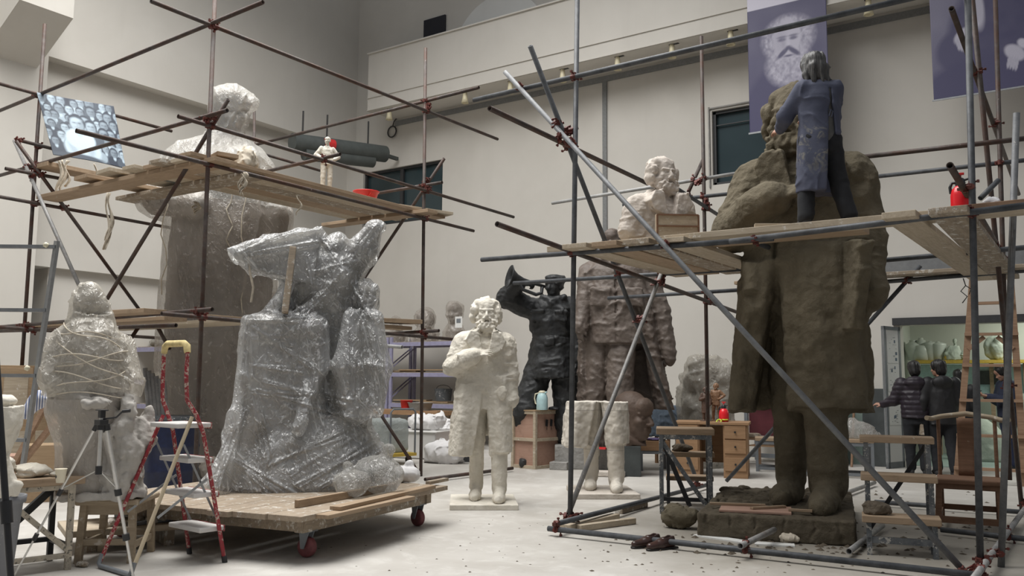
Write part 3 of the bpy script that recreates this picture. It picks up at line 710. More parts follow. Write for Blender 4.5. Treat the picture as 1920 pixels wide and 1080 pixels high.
# ------------------------------------------------------------------ planks: each lies loose on the rails
def plank(label, a, b, w, th, m, group, side=0., roll=0., name='plank'):
    a = np.array(a, float); b = np.array(b, float); d = b-a; Ln = np.linalg.norm(d); ang = math.atan2(d[1], d[0]); pit = math.asin(d[2]/Ln)
    o = MB().box((0, 0, 0), (Ln, w, th)).build(name, M[m], None, bevel=.004)
    o.location = (a+b)/2; o.rotation_euler = (roll, -pit, ang); return tag(o, label, 'plank', group)
ZPR = float(ay(1440, 447, YF)[2])+.025; ZPL = float(ax(790, 402, XA)[2])+.025
g1 = 'planks on the right scaffold'; g2 = 'planks on the left scaffold'; T_ = .045
z = ZPR+T_/2
YPR = (YF-.02, 9.5)
def onY(x, yy): return float(ay(x, 470, yy)[0])
plank('plank running back below the bust, nearest the front corner pole', (XL+.22, YF-.25, z), (XL+.22, 9.55, z), .26, T_, 'plank_pale', g1)
plank('second plank running back below the bust from the corner pole', (XL+.52, YF-.22, z), (XL+.52, 9.5, z), .26, T_, 'plank_wood', g1)
plank('third plank running back below the bust, with a dark sawn end', (XL+.82, YF-.18, z), (XL+.82, 9.6, z), .26, T_, 'plank_dirty', g1)
plank('fourth plank running back beside the bust near the clay elbow', (XL+1.12, YF-.1, z), (XL+1.12, 9.6, z), .26, T_, 'plank_pale', g1)
z2 = z+T_+.002
plank('long pale plank under the sculptor along the front rail', (XL-.28, YF+.22, z2), (-.15, YF+.22, z2), .30, .055, 'plank_pale', g1)
plank('long plank behind the front one under the sculptor', (XL+.3, YF+.53, z2), (-1.7, YF+.53, z2), .28, .05, 'plank_wood', g1)
xq0, xq1 = onY(1700, YF), onY(1790, YF)
z3 = z2+.05
plank('left of the two short planks bridging back right of the clay statue', (xq0, YF-.26, z+.004), (xq0+.08, 11.2, z-.05), .24, .05, 'plank_pale', g1)
plank('right of the two short planks bridging back beside the red sprayer', (xq1, YF-.26, z+.004), (xq1-.02, 11.2, z-.05), .26, .05, 'plank_dirty', g1)
plank('stained plank lying on the rails at the right edge beyond the sprayer', (-1.0, YF+.05, z2+.0), (.4, YF+.05, z2+.01), .2, .04, 'ladder_wood', g1)
p = ad(1432, 418, dep((-2.75, YF+.25, 2.7)))
plank('short offcut lying on the platform below the clay hand', (p[0]-.02, YF+.2, z2+.06), (p[0]+.3, YF+.34, z2+.05), .06, .035, 'plank_pale', g1, name='wood_offcut')
# back ledge planks
for k, (x0, x1, yy, mm, lb) in enumerate(((1384, 1640, 10.6, 'plank_wood', 'back plank of the right scaffold, left of the clay skirt'), (1640, 1990, 10.6, 'plank_dirty', 'back plank of the right scaffold crossing behind the two bridging planks'))):
    a_ = ay(x0, 520-(x0-1384)*.09, yy); b_ = ay(x1, 520-(x1-1384)*.09, yy); plank(lb, (a_[0], yy, z-.02), (b_[0], yy, z-.02), .3, .04, mm, g1)
# left platform
z = ZPL+T_/2; xr = XA+.0
for k in range(5):
    lb = ['outermost long plank of the left upper platform, under the red basin', 'second long plank of the left upper platform from its outer edge', 'middle long plank of the left upper platform', 'fourth long plank of the left upper platform from its outer edge', 'innermost long plank of the left upper platform beside the wrapped statue'][k]
    plank(lb, (xr-.12-.27*k, YA-.2+.1*(k % 2), z), (xr-.12-.27*k, 10.25-.12*k-.2*(k % 2), z), .25, T_, ['plank_wood', 'plank_pale', 'plank_dirty', 'plank_wood', 'plank_pale'][k], g2)
pa = ay(88, 384, YA+.0); 
plank('front crosswise plank of the left upper platform seen from below', (-11.95, YA+.12, z-.05), (XA+.2, YA+.12, z-.05), .3, .05, 'plank_wood', g2)
plank('second crosswise plank of the left upper platform behind the front one', (-11.1, YA+.75, z-.05), (-8.4, YA+.75, z-.05), .3, .05, 'plank_dirty', g2)
plank('end bearer plank under the right end of the left upper platform', (-10.2, 9.6, z-.05), (XA+.3, 9.6, z-.05), .22, .05, 'plank_wood', g2)
plank('short thick plank lying across the outer rail beside the corner pole', ax(398, 303, XA-.12)*[1, 1, 0]+[0, 0, z+.07], ax(438, 306, XA-.05)*[1, 1, 0]+[0, 0, z+.07], .3, .05, 'plank_wood', g2)
plank('plank end on the right corner of the left upper platform', (XA-.25, 9.35, z+.045), (XA+.05, 10.3, z+.045), .2, .045, 'plank_pale', g2)
# plank carrying the photo board
pb0 = ay(80, 297, YA-.35); pb1 = pb0+np.array([.35, 3.2, 0])
zb = float(ax(62, 300, XBk)[2])
plank('plank resting high on the left scaffold under the photo board', (-11.75, YA-.1, 4.2), (-11.75, 9.2, 4.2), .34, .06, 'plank_wood', g2)
plank('short board on the rail right of the photo board', (-10.7, YA-.12, z+.05), (-10.65, YA+.95, z+.05), .34, .05, 'plank_wood', g2)
plank('second short board beside the blue sheet on the left platform', (-10.15, YA-.15, z+.05), (-10.05, YA+.9, z+.05), .34, .05, 'plank_pale', g2)
# lower platform boards, z about 2
zl = float(ax(370, 600, XA)[2])+.05
plank('lower board of the left scaffold reaching left of the wrapped robed figure', ay(10, 600, YA+.2)*[1, 1, 0]+[0, 0, zl], ay(330, 594, YA+.2)*[1, 1, 0]+[0, 0, zl], .3, .045, 'plank_wood', g2)
plank('thick board end lying on the lower rails left of the corner pole', (-9.9, YA-.2, zl+.06), (-8.9, YA-.15, zl+.06), .3, .05, 'plank_wood', g2)
plank('lower crosswise board seen from below behind the corner pole', (-11.3, YA+.7, zl-.02), (-8.4, YA+.7, zl-.02), .5, .04, 'plank_pale', g2)
plank('lower long board running back behind the corner pole', (XA-.12, YA+.15, zl), (XA-.12, 8.4, zl), .24, .045, 'plank_wood', g2)
plank('upper of two boards on the lower rails right of the wrapped group', (XA-.2, 8.6, zl+.13), (XA-.1, 9.75, zl+.16), .26, .06, 'plank_wood', g2)
plank('lower of two boards on the lower rails right of the wrapped group', (XA-.22, 8.3, zl+.06), (XA-.16, 9.6, zl+.06), .24, .05, 'plank_wood', g2)
print('t scaffolds', round(time.time()-T0, 1))
# ------------------------------------------------------------------ anatomy for sculptures and people (local front = -y)
def face_cam(P, extra=0.): return math.atan2(-float(P[0]), float(P[1]))+extra
def sstep(x, a, b): t = np.clip((x-a)/(b-a), 0, 1); return t*t*(3-2*t)
def head(S, pos, sc, R=None, beard=0., hair='short', neck=True, ears=True, detail=1.):
    S.push(pos, R, sc)
    S.ell((0, .06, .13), (.32, .40, .37), .02); S.ell((0, -.10, -.14), (.25, .27, .35), .08); S.ell((0, -.20, -.38), (.14, .13, .12), .08)
    if neck: S.cap((0, .08, -.2), (0, .13, -.72), .19, .22, .06)
    S.ell((.17, -.24, -.10), (.10, .10, .09), .06); S.ell((-.17, -.24, -.10), (.10, .10, .09), .06)
    for s in (-1, 1):
        S.ell((s*.13, -.385, -.005), (.088, .085, .055), .035, 's')
        S.ell((s*.13, -.285, -.012), (.062, .055, .045), .008); S.cap((s*.07, -.325, .022), (s*.195, -.275, .012), .018, .016, .012)
        S.cap((s*.08, -.325, -.045), (s*.18, -.285, -.045), .012, .012, .015)
        S.cap((s*.045, -.345, .062), (s*.21, -.275, .072), .042, .034, .04)
        if ears: S.ell((s*.325, .06, -.04), (.045, .08, .13), .025)
    S.cap((0, -.345, .03), (0, -.435, -.145), .036, .055, .03); S.ell((.05, -.395, -.16), (.042, .05, .035), .02); S.ell((-.05, -.395, -.16), (.042, .05, .035), .02)
    S.cap((-.085, -.335, -.255), (.085, -.335, -.255), .030, .030, .03); S.cap((-.07, -.335, -.31), (.07, -.335, -.31), .034, .034, .03)
    S.cap((-.10, -.385, -.283), (.10, -.385, -.283), .014, .014, .012, 's')
    if beard:
        b = beard
        S.ell((0, -.24, -.42), (.36*b, .24*b, .27*b), .06); S.ell((0, -.24, -.54), (.28*b, .19*b, .17*b), .05)
        for s in (-1, 1):
            S.ell((s*.26, -.12, -.30), (.13, .17, .22), .05); S.ell((s*.29, .0, -.12), (.09, .12, .2), .05)
            S.path([(0, -.42, -.205), (s*.10, -.405, -.235), (s*.20, -.33, -.32)], [.05, .055, .03], .02)
        S.ell((0, -.40, -.30), (.06, .05, .02), .02, 's')
        def bd(p):
            w = sstep(-p[:, 2], .16, .30)*sstep(p[:, 1]*-1, -.15, .02)*sstep(p[:, 2], -.74, -.62)*sstep(-np.abs(p[:, 0]), -.50, -.38)
            return w*(.045*ridge(p*np.float32([1, 1, .8]), 6.5, 2, 3.)+.03*noise(p, 13., 1.))
        S.disp(bd, (-.6, -.8, -1), (.6, .3, .1))
    if hair == 'mane':
        for s in (-1, 1):
            S.ell((s*.38, .04, .04), (.16, .26, .27), .05); S.ell((s*.40, .08, -.15), (.15, .24, .22), .05); S.ell((s*.25, .10, .30), (.18, .28, .18), .08)
        S.ell((0, .16, .36), (.28, .34, .19), .08); S.ell((0, .30, .02), (.36, .24, .40), .06)
        def hd(p):
            w = np.maximum(sstep(p[:, 1], -.16, .0), sstep(np.abs(p[:, 0]), .27, .33)*sstep(p[:, 1], -.3, -.1))*sstep(p[:, 2], -.5, -.35)*sstep(-p[:, 2], -.75, -.55)
            return w*(.026*ridge(p*np.float32([1, .6, .6]), 5.5, 2, 9.)+.018*noise(p, 14., 4.))
        S.disp(hd, (-.6, -.5, -.6), (.6, .8, .8))
    elif hair == 'short':
        S.ell((0, .10, .17), (.34, .40, .37), .02)
        S.ell((0, -.34, .18), (.24, .16, .16), .05, 's'); S.ell((0, -.26, .20), (.24, .16, .2), .03)
    elif hair == 'cap':
        S.ell((0, .03, .33), (.40, .45, .19), .03); S.ell((0, .03, .2), (.35, .41, .14), .02)
        S.loft([(.16, 0, -.34, .27, .24), (.20, 0, -.32, .28, .24)], .02)
    S.pop(); return S
def hand(S, wrist, d, back, size, curl=.35, thumb=1., spread=1.):
    d = np.array(d, float); d /= np.linalg.norm(d); b = np.array(back, float); b -= d*(b@d); b /= np.linalg.norm(b)
    R = np.stack([d, np.cross(b, d), b], 1); S.push(wrist, R, size)
    S.cap((-.05, 0, 0), (.12, 0, 0), .13, .15, .04); S.box((.27, 0, 0), (.25, .20, .075), .06, .05)
    for i, (y, l) in enumerate(((.155, .40), (.055, .46), (-.05, .43), (-.15, .33))):
        y2 = y*(1+.25*spread); c = curl*(1+.15*i)
        p0 = np.array([.46, y, .005]); p1 = p0+l*.42*np.array([math.cos(c*.6), (y2-y)*.6, -math.sin(c*.6)]); p2 = p1+l*.33*np.array([math.cos(c*1.5), 0, -math.sin(c*1.5)]); p3 = p2+l*.25*np.array([math.cos(c*2.2), 0, -math.sin(c*2.2)])
        S.path([p0, p1, p2, p3], [.056, .052, .047, .04], .008)
    S.path([(.1, .15*thumb, -.02), (.27, .30*thumb, -.07), (.42, .34*thumb, -.12)], [.085, .062, .05], .03)
    S.pop(); return S
def shoe(S, heel, toe, r, k=.01):
    heel = np.array(heel, float); toe = np.array(toe, float); m = heel*.35+toe*.65
    S.cap(heel, m, r*1.0, r*1.02, k); S.cap(m, toe, r*1.02, r*.78, k); S.cap(heel+[0, 0, r*.9], heel*.55+toe*.45+[0, 0, r*.3], r*.85, r*.8, k*2); return S
def ground(S, z=0.): return S.box((0, 0, z-1.), (5, 5, 1.), 0, .002, 's')
# ------------------------------------------------------------------ the bearded man in a long frock coat (height 1)
def frock_man(S, wide=1., book=False, headR=None, low=False, hx=0., big=False, bust=False):
    w = wide; lx = .036 if big else .078; ll = -.050 if big else -.034
    def fold(th, z): return sstep(.62-z, 0, .35)*(.035*np.sin(9*th+z*9)+.02*np.sin(17*th-z*13+1.3))
    S.loft([(.215, -.025*w, .03, .152*w, .10), (.40, -.015*w, .015, .142*w, .092), (.57, -.004, .005, .128*w, .084), (.68, 0, 0, .128*w, .082), (.762, 0, .006, .140*w, .076), (.795, 0, .012, .126*w, .064), (.818, 0, .016, .094*w, .054), (.842, 0, .018, .052, .046)], .02, fold=fold)
    S.wedge([(-.135, .18), (-.040, .18), (-.045, .50), (-.060, .62)] if big else [(-.060*w, .18), (.028*w, .18), (.022*w, .45), (.006, .60)], -1, .045, .012)       # the coat falls open
    S.box((0, .1, .205), (.09*w, .09, .10), .0, .02, 's')
    # waistcoat and trousers inside
    S.loft([(.44, .012, .0, .075*w, .062), (.60, .01, -.006, .085*w, .072), (.76, 0, 0, .08, .07)], .012)
    S.path([(-.026*w, .03, .52), (ll*w, .035, .29), (ll*w, .052, .060)], [.052*w, .039*w, .034*w], .012)
    S.path([(lx*.64*w, -.005, .52), (lx*.97*w, -.035, .29), (lx*w, -.03, .055)], [.056*w, .043*w, .037*w] if not big else [.062, .050, .044], .012)
    # right coat front panel hanging over the leading leg
    S.loft([(.225, .040, -.030, .088, .066), (.40, .036, -.034, .086, .070), (.60, .03, -.022, .084, .066)] if big else [(.232, .088*w, -.030, .052*w, .062), (.40, .080*w, -.03, .060*w, .066), (.60, .06*w, -.02, .066*w, .062)], .016, fold=lambda th, z: .04*np.sin(6*th+z*14))
    S.loft([(.215, -.150, -.035, .028, .06), (.40, -.125, -.028, .034, .06), (.56, -.09, -.012, .046, .06)] if big else [(.215, -.118*w, -.035, .044*w, .05), (.40, -.098*w, -.025, .046*w, .058), (.56, -.07*w, -.01, .055*w, .06)], .018, fold=lambda th, z: .05*np.sin(5*th+z*12))
    shoe(S, (ll*w, .060, .024), ((ll-.012)*w, -.062, .018), .028*w**.5, .006); shoe(S, (lx*w, -.025, .024), ((lx-.008)*w, -.158, .018), .029*w**.5, .006)
    if low: return ground(S)
    # lapels
    S.wedge([(-.012, .605), (-.004, .63), (-.038*w, .82), (-.070*w, .815), (-.100*w, .755), (-.074*w, .742)][::1], -.100, -.02, .003, 'u', .005)
    S.wedge([(.012, .60), (.078*w, .735), (.104*w, .75), (.074*w, .812), (.040*w, .82), (.008, .64)], -.100, -.02, .003, 'u', .005)
    S.loft([(.80, 0, .0, .062, .055), (.845, 0, .01, .056, .05)], .008)                          # collar
    for a_, b_ in (((-.074*w, -.088, .742), (-.012, -.108, .605)), ((.078*w, -.088, .735), (.012, -.108, .60)), ((-.012, -.105, .605), (-.03*w if not big else -.058, -.115, .45)), ((-.103*w, -.075, .752), (-.074*w, -.088, .742)), ((.107*w, -.075, .748), (.078*w, -.088, .735))): S.cap(a_, b_, .007, .007, .004, 's')
    S.cap((.004, -.1, .70), (.006, -.1, .56), .003, .003, .004, 's')
    # bent right arm, hand before the chest
    S.path([(-.108*w, .004, .770), (-.156*w, -.010, .652)], [.046*w, .044*w], .03)
    if not bust: S.path([(-.163*w, -.014, .645), (-.085*w, -.10, .685), (-.050*w, -.118, .698)], [.044*w, .041*w, .034*w], .014)
    if not bust: hand(S, (-.048*w, -.122, .700), (1, -.12, .22), (-.1, -.75, .65), .098*w, .25, 1.)
    # hanging left arm
    S.path([(.104*w, .004, .770), (.126*w, .005, .62), (.126*w, -.022, .485)], [.046*w, .041*w, .035*w], .022)
    S.cap((.126*w, -.020, .498), (.126*w, -.022, .482), .041*w, .041*w, .006)
    if not bust: S.cap((-.073*w, -.107, .690), (-.058*w, -.115, .696), .041*w, .040*w, .006)
    hand(S, (.127*w, -.026, .478), (-.02, -.12, -1), (1, -.1, 0), .088*w, .5, -1.)
    if book:
        S.box((.100*w, -.085, .495), (.014, .048, .098), .003, .001, 'u', Ry(.12) @ Rz(.55))
    if not big: S.ell((.085*w, -.092, .52), (.026*w, .012, .034), .008)                                      # bulging pocket
    S.path([(-.03*w, -.11, .42), (-.075*w, -.09, .22)], [.006, .006], .01)
    head(S, (.004+hx, -.012, .916), .152, headR, 1., 'mane')
    def wr(p):       # drag folds of the sleeves and the cloth
        a = np.abs(p[:, 0]); w_ = sstep(a, .085*w, .115*w)*sstep(p[:, 2], .44, .5)*sstep(-p[:, 2], -.80, -.74)
        return -.0045*w_*np.maximum(0, ridge(p*np.float32([.6, .6, 1.2]), 20., 2, 2.)-.1)
    S.disp(wr, (-.3, -.3, .4), (.3, .3, .85))
    return ground(S)
def chisel(a, f, o=0.): return lambda p: a*(1.1*fbm(p, f, 3, o)+.55*ridge(p*np.float32([1, 1, .6]), f*.8, 2, o+3)+.15*ridge(p*np.float32([1, 1, .4]), f*.3, 1, o+6)-.25)
def cloth(a, f, o=0.):
    def fn(p):
        q = p*np.float32([.72, .72, 1.2])+.16*np.stack([noise(p, f*.35, o), noise(p, f*.35, o+4), noise(p, f*.35, o+9)], 1).astype(np.float32)
        r = np.clip(ridge(q, f*.7, 2, o)*.7+.1, 0, 1.2); return -a*r*r+.28*a*fbm(p, f*3.5, 2, o+2)
    return fn
def cast(name, S, m, parent, h, amp, f, o=0., sc=1., off=0., extra=None):
    fn = chisel(amp, f, o) if amp else None
    if extra is not None:
        g = fn; fn = (lambda p: g(p)+extra(p)) if g else extra

    V, Q = S.mesh(h, amp*2.2+(.0 if extra is None else h*2), off, fn); V, Q = biggest(V, Q)
    return np_mesh(name, V*sc, Q, M[m] if m else None, parent)
# ---- 1. the tall clay figure
mk = ad(1517, 700, 8.55); PZ = .21
t = thing('statue', 'towering unpainted clay statue of a bearded man in a long coat inside the right scaffold', 'statue', (mk[0], mk[1], PZ-.02), face_cam(mk, -.10), None)
S = Sdf(); frock_man(S, 1.04, True, Rz(-.28) @ Rx(.06), False, -.022, True)
cast('body', S, 'clay', t, .0027, .0024, 34., 1., 4.2)
# clay block it stands on, edged with cracks and crumbs
c4 = [fl(1308, 1007), fl(1605, 1027)]; pc = fl(1465, 985); ang = math.atan2(c4[1][1]-c4[0][1], c4[1][0]-c4[0][0])
dv = np.array([-math.sin(ang), math.cos(ang), 0]); pcen = (c4[0]+c4[1])/2+dv*1.12
t = thing('clay_plinth', 'low cracked clay block under the feet of the towering clay statue', 'plinth', (pcen[0], pcen[1], 0), ang)
S = Sdf(); S.box((0, 0, PZ/2-.05), (.66, 1.1, PZ/2+.05), .02, .01)
for q in range(6):
    x0 = -.55+q*.22+random.uniform(-.05, .05); S.path([(x0, -1.1, PZ+.02), (x0+random.uniform(-.03, .03), -1.1, PZ*.6), (x0+random.uniform(-.04, .04), -1.1, PZ*.25)], [.017, .013, .008], .004, 's')
for q in range(110):
    x, y = random.uniform(-.62, .62), random.uniform(-.3, 1.05); S.ell((x, y, PZ), (random.uniform(.02, .08), random.uniform(.02, .07), random.uniform(.01, .04)), .012)
ground(S); cast('block', S, 'clay_plinth', t, .0105, .007, 12., 5.)
o = MB().box((-.18, -.78, PZ+.014), (.62, .42, .02), Rz(.05)).build('ply_sheet', M['ply_red'], None, bevel=.003)
o.location = t.location; o.rotation_euler = t.rotation_euler; tag(o, 'thin reddish plywood sheet lying on the clay block before the statue feet', 'board')
for k in range(3):
    o = MB().box((0, 0, 0), ((.5, .36, .2)[k], .045, .022)).build('wood_strip', M['plank_wood'], None, bevel=.003)
    q = Vector((-.35+.28*k, -.68-.09*k, PZ+.036)); o.location = t.location+Matrix.Rotation(ang, 3, 'Z') @ q; o.rotation_euler = (0, 0, ang+(.15, .7, .0)[k])
    tag(o, ['long thin wood strip at the back of the plywood sheet on the clay block', 'thin wood strip lying slantwise on the plywood sheet on the clay block', 'short wood offcut on the plywood sheet nearest the clay toe'][k], 'wood strip')
# ---- 2. white plaster figure
def on_slab(px, py, D, label, cat='statue'):
    p = ad(px, py, D); return p
wp = [fl(843, 957), fl(972, 957)]; ang2 = math.atan2(wp[1][1]-wp[0][1], wp[1][0]-wp[0][0]); dv = np.array([-math.sin(ang2), math.cos(ang2), 0])
wcen = (wp[0]+wp[1])/2+dv*.46; WZ = .055
o = MB().box((0, 0, WZ/2), (.73, .92, WZ)).build('plaster_slab', M['plaster'], None, bevel=.006)
o.location = (wcen[0], wcen[1], 0); o.rotation_euler = (0, 0, ang2); tag(o, 'flat plaster slab under the feet of the white standing statue', 'slab')
t = thing('statue', 'white plaster statue of a bearded man standing free in the middle of the floor', 'statue', (wcen[0], wcen[1], WZ), face_cam(wcen, .02))
S = Sdf(); frock_man(S, 1.0, False, Rz(.03))
WH = 2.27
cast('body', S, 'plaster', t, .0026, .0020, 42., 11., WH)
# ---- 3. lower half with pencilled grid
m_ = NT('plaster_grid'); v = m_.coord(); sp = m_.n('ShaderNodeSeparateXYZ'); m_.l(v, sp.inputs[0]); a = m_.noise(v, 6., 6., .65); msk = None
for ch, per in (('X', .17), ('Z', .24), ('Y', .2)):
    d = m_.n('ShaderNodeMath', operation='PINGPONG'); m_.l(sp.outputs[ch], d.inputs[0]); d.inputs[1].default_value = per
    k = m_.ramp(d.outputs[0], [(.0, 1.), (.0045, 0.)]); msk = k if msk is None else m_.mix(1., msk, k, 'LIGHTEN')
c = m_.mix(a, (.50, .46, .40), (.64, .60, .53)); M['plaster_grid'] = m_.done(m_.bsdf(m_.mix(m_.mix(1., msk, (.6,)*3, 'MULTIPLY'), c, (.12, .11, .10)), .85, 0., a, .4, .012))
lp_ = [fl(1085, 937), fl(1201, 937)]; ang3 = math.atan2(lp_[1][1]-lp_[0][1], lp_[1][0]-lp_[0][0]); dv = np.array([-math.sin(ang3), math.cos(ang3), 0])
lc = (lp_[0]+lp_[1])/2+dv*.45-np.array([.07, -.02, 0])
o = MB().box((0, 0, .03), (.76, .92, .06)).build('plaster_slab', M['plaster_grey'], None, bevel=.006)
o.location = (lc[0]+.04, lc[1], 0); o.rotation_euler = (0, 0, ang3); tag(o, 'flat plaster slab under the cut-off plaster legs', 'slab')
t = thing('statue_fragment', 'plaster lower half of a statue, cut flat above the knees and pencilled with a grid', 'statue fragment', (lc[0], lc[1], .06), face_cam(lc, .06))
S = Sdf(); frock_man(S, 1.08, False, None, True); S.box((0, 0, .95), (1, 1, .51), 0, .002, 's')
cast('body', S, 'plaster_grid', t, .0032, .0026, 36., 21., 2.42)
# ---- 4. bust on the platform
bp = fl(1240, 455, ZPR+T_*2+.06)
t = thing('bust', 'white plaster half-length bust of a bearded man on the right platform', 'bust', (bp[0], bp[1], ZPR+T_), face_cam(bp, .46))
S = Sdf(); frock_man(S, 1.05, False, Rz(.22), bust=True); S.box((0, 0, .28), (1, 1, .285), 0, .004, 's'); BH = 2.26
V, Q = S.mesh(.003, .008, 0, chisel(.0020, 40., 31.)); V, Q = biggest(V, Q); V = V-[0, 0, .563]
np_mesh('body', V*BH, Q, M['plaster_pink'], t)
q = MB().box((.0, -.34, .20), (.42, .05, .25), Rz(-.25)); q.build('mould_board', M['plank_pale'], t, bevel=.006)
q = MB()
for a_, b_ in (((-.2, .32), (.2, .32)), ((-.2, .08), (.2, .08)), ((-.2, .08), (-.2, .32)), ((.2, .08), (.2, .32)), ((-.2, .21), (.2, .21))):
    q.bar(Rz(-.25) @ np.array([a_[0], -.02, 0])+[0, -.345, a_[1]], Rz(-.25) @ np.array([b_[0], -.02, 0])+[0, -.345, b_[1]], .014, .02, (0, 1, 0))
q.build('mould_batten', M['chair_wood'], t)
print('t statues', round(time.time()-T0, 1))
# ------------------------------------------------------------------ more sculpture
class Loc:
    def __init__(s, x0, y0, D): s.x0, s.y0, s.k = x0, y0, D/F; s.P = ad(x0, y0, D); s.ln = (1082-x0)/15500
    def __call__(s, x, y, dy=0.): return np.array([(x-s.x0-s.ln*(s.y0-y))*s.k, dy, (s.y0-y)*s.k])
    def keys(s, rows):      # y, xl, xr, depth radius, depth offset -> loft keys
        return [(float(s(0, y)[2]), float((s(a, y)[0]+s(b, y)[0])/2), o, float((s(b, y)[0]-s(a, y)[0])/2), r) for y, a, b, r, o in rows]
def fold_disp(a, f, o, st=(1, 1, .5)):
    st = np.float32(st)
    def fn(p):
        q = p*st+.12*np.stack([noise(p, f*.5, o), noise(p, f*.5, o+4), noise(p, f*.5, o+9)], 1).astype(np.float32)
        r = np.clip(ridge(q, f, 2, o)*.62+.1, 0, 1.2); return -a*1.1*r*r*r+a*.35*fbm(p, f*1.3, 2, o+2)
    return fn
def creases(q, lines, a, w, seed, n=2):     # raised pleats of the film along given lines (seen from the front), with strays
    rnd = random.Random(seed); L = []
    for x0, y0, x1, y1 in lines:
        for k in range(n):
            j = lambda s_: rnd.uniform(-s_, s_)*(k > 0); L.append((q(x0+j(5), y0+j(5))[[0, 2]], q(x1+j(16), y1+j(12))[[0, 2]], rnd.uniform(.5, 1.)))
    def fn(p):
        r = np.zeros(len(p), np.float32); X = p[:, 0]; Z = p[:, 2]
        for A_, B_, s in L:
            d = B_-A_; l2 = float(d@d); t = ((X-A_[0])*d[0]+(Z-A_[1])*d[1])/l2; tc = np.clip(t, 0, 1)
            e = (X-A_[0]-tc*d[0])**2+(Z-A_[1]-tc*d[1])**2; r = np.maximum(r, s*np.exp(-e/(w*w*(.4+1.1*tc))))
        return -a*r
    return fn
def wrap(name, S, m, parent, h, off, a, f, o=0., st=(1, 1, .5), cutlo=None, cuthi=None, cutx=None, cr=None):
    fd = fold_disp(a, f, o, st); V, Q = S.mesh(h, a*1.8+(.02 if cr else 0), off, fd if cr is None else (lambda p: fd(p)+cr(p))); V, Q = biggest(V, Q)
    k = np.ones(len(V), bool)
    if cutlo is not None: k &= V[:, 2] > cutlo+.05*noise(V.astype(np.float32), 5.)
    if cuthi is not None: k &= V[:, 2] < cuthi+.07*noise(V.astype(np.float32), 4.)
    Q = Q[k[Q].all(1)]; u, inv = np.unique(Q, return_inverse=True)
    return np_mesh(name, V[u], inv.reshape(-1, 4), M[m], parent)
def man(S, arms, legs, coat_z=.42, b=1., hsc=.132, headR=None, hair='short', beard=0., hx=0., hy=0., hz=.932, hands=.095, collar=True, flap=0.):
    fo = (lambda th, z: flap*np.sin(7*th+z*11)) if flap else None
    S.loft([(coat_z, 0, .0, .112*b, .080), (.56, 0, 0, .100*b, .072), (.68, 0, 0, .112*b, .076), (.765, 0, .004, .122*b, .070), (.805, 0, .010, .104*b, .056), (.84, hx*.4, .012+hy*.4, .046, .042)], .02, fold=fo)
    for sh, el, wr, hd, bk, th in arms:
        S.path([sh, el], [.043*b, .041*b], .018); S.path([el, wr], [.041*b, .032*b], .012)
        if hands: hand(S, wr, hd, bk, hands, .4, th)
    for hp, kn, an, to in legs:
        S.path([hp, kn, an], [.056*b, .044*b, .037*b], .014); a = np.array(an, float); a[2] = .022; shoe(S, a+[0, .02, 0], to, .026)
    if collar: S.loft([(.80, hx*.3, hy*.3, .058, .052), (.838, hx*.5, hy*.5, .05, .046)], .008)
    head(S, (hx, -.01+hy, hz), hsc, headR, beard, hair); return S
# ---- the tall figure wrapped in plastic inside the left scaffold
D = 12.2; q = Loc(408, 893, D)
t = thing('wrapped_statue', 'huge standing statue wrapped in hazy plastic inside the left scaffold', 'wrapped statue', (q.P[0], q.P[1], 0), face_cam(q.P))
S = Sdf()
S.loft(q.keys([(893, 318, 500, .62, 0), (760, 312, 503, .62, 0), (600, 314, 505, .60, 0), (500, 320, 507, .56, 0), (400, 328, 508, .52, 0), (330, 312, 508, .5, 0), (290, 322, 496, .42, .0), (262, 345, 478, .32, .03), (243, 392, 458, .2, .03)]), .12, n=2.6, fold=lambda th, z: .02*np.sin(9*th+z*1.4))
S.path([q(336, 300), q(306, 374, -.15), q(372, 392, -.52)], [.19, .22, .14], .08)
S.path([q(478, 304), q(510, 395, -.1), q(508, 470, -.2)], [.24, .22, .16], .08)
S.ell(q(455, 300, -.55), (.18, .14, .14), .06); S.ell(q(425, 310, -.45), (.22, .2, .2), .1)
hd = q(432, 190); HS = .60
head(S, hd-[0, 0, .04], HS, Rz(.75), 0, 'short'); S.ell(hd+[.03, -.04, .15], (.27, .30, .18), .08); S.ell(hd+[.24, -.2, .09], (.10, .10, .045), .06)
ground(S)
cast('body', S, 'clay_wrapped', t, .035, .02, 3., 2.)
zc_ = float(q(0, 385)[2])
wrap('plastic_wrap', S, 'film_dusty', t, .032, .06, .04, 2.2, 3., (1, 1, .35), None, zc_+.12, cr=creases(q, [(330, 390, 345, 560), (370, 395, 360, 520), (420, 390, 470, 500), (460, 395, 420, 560), (490, 400, 450, 560), (330, 520, 490, 540), (320, 640, 500, 660), (350, 560, 330, 760), (420, 560, 440, 760), (470, 580, 480, 740), (390, 470, 440, 640)], .035, .022, 3, 3))
wrap('plastic_shroud', S, 'film_toplit', t, .026, .045, .03, 4., 13., (1, 1, .6), zc_, cr=creases(q, [(400, 245, 330, 330), (410, 250, 370, 340), (430, 245, 420, 340), (450, 245, 480, 340), (460, 250, 500, 320), (380, 260, 300, 340), (400, 150, 420, 210), (440, 145, 445, 200), (460, 170, 440, 225), (410, 190, 460, 200)], .035, .022, 3, 3))  # same plastic from the chest up, its top-lit whiteness painted in
m = MB(); 
for k, (a_, b_) in enumerate(((318, 560), (430, 470), (455, 640))):
    pts = [q(a_+6*math.sin(j*1.7+k), 370+j*(b_-370)/7, -.62+.03*math.sin(j*2.1)) for j in range(8)]; m.tube(pts, .009, 5)
m.build('tie_string', M['rag_cream'], t)
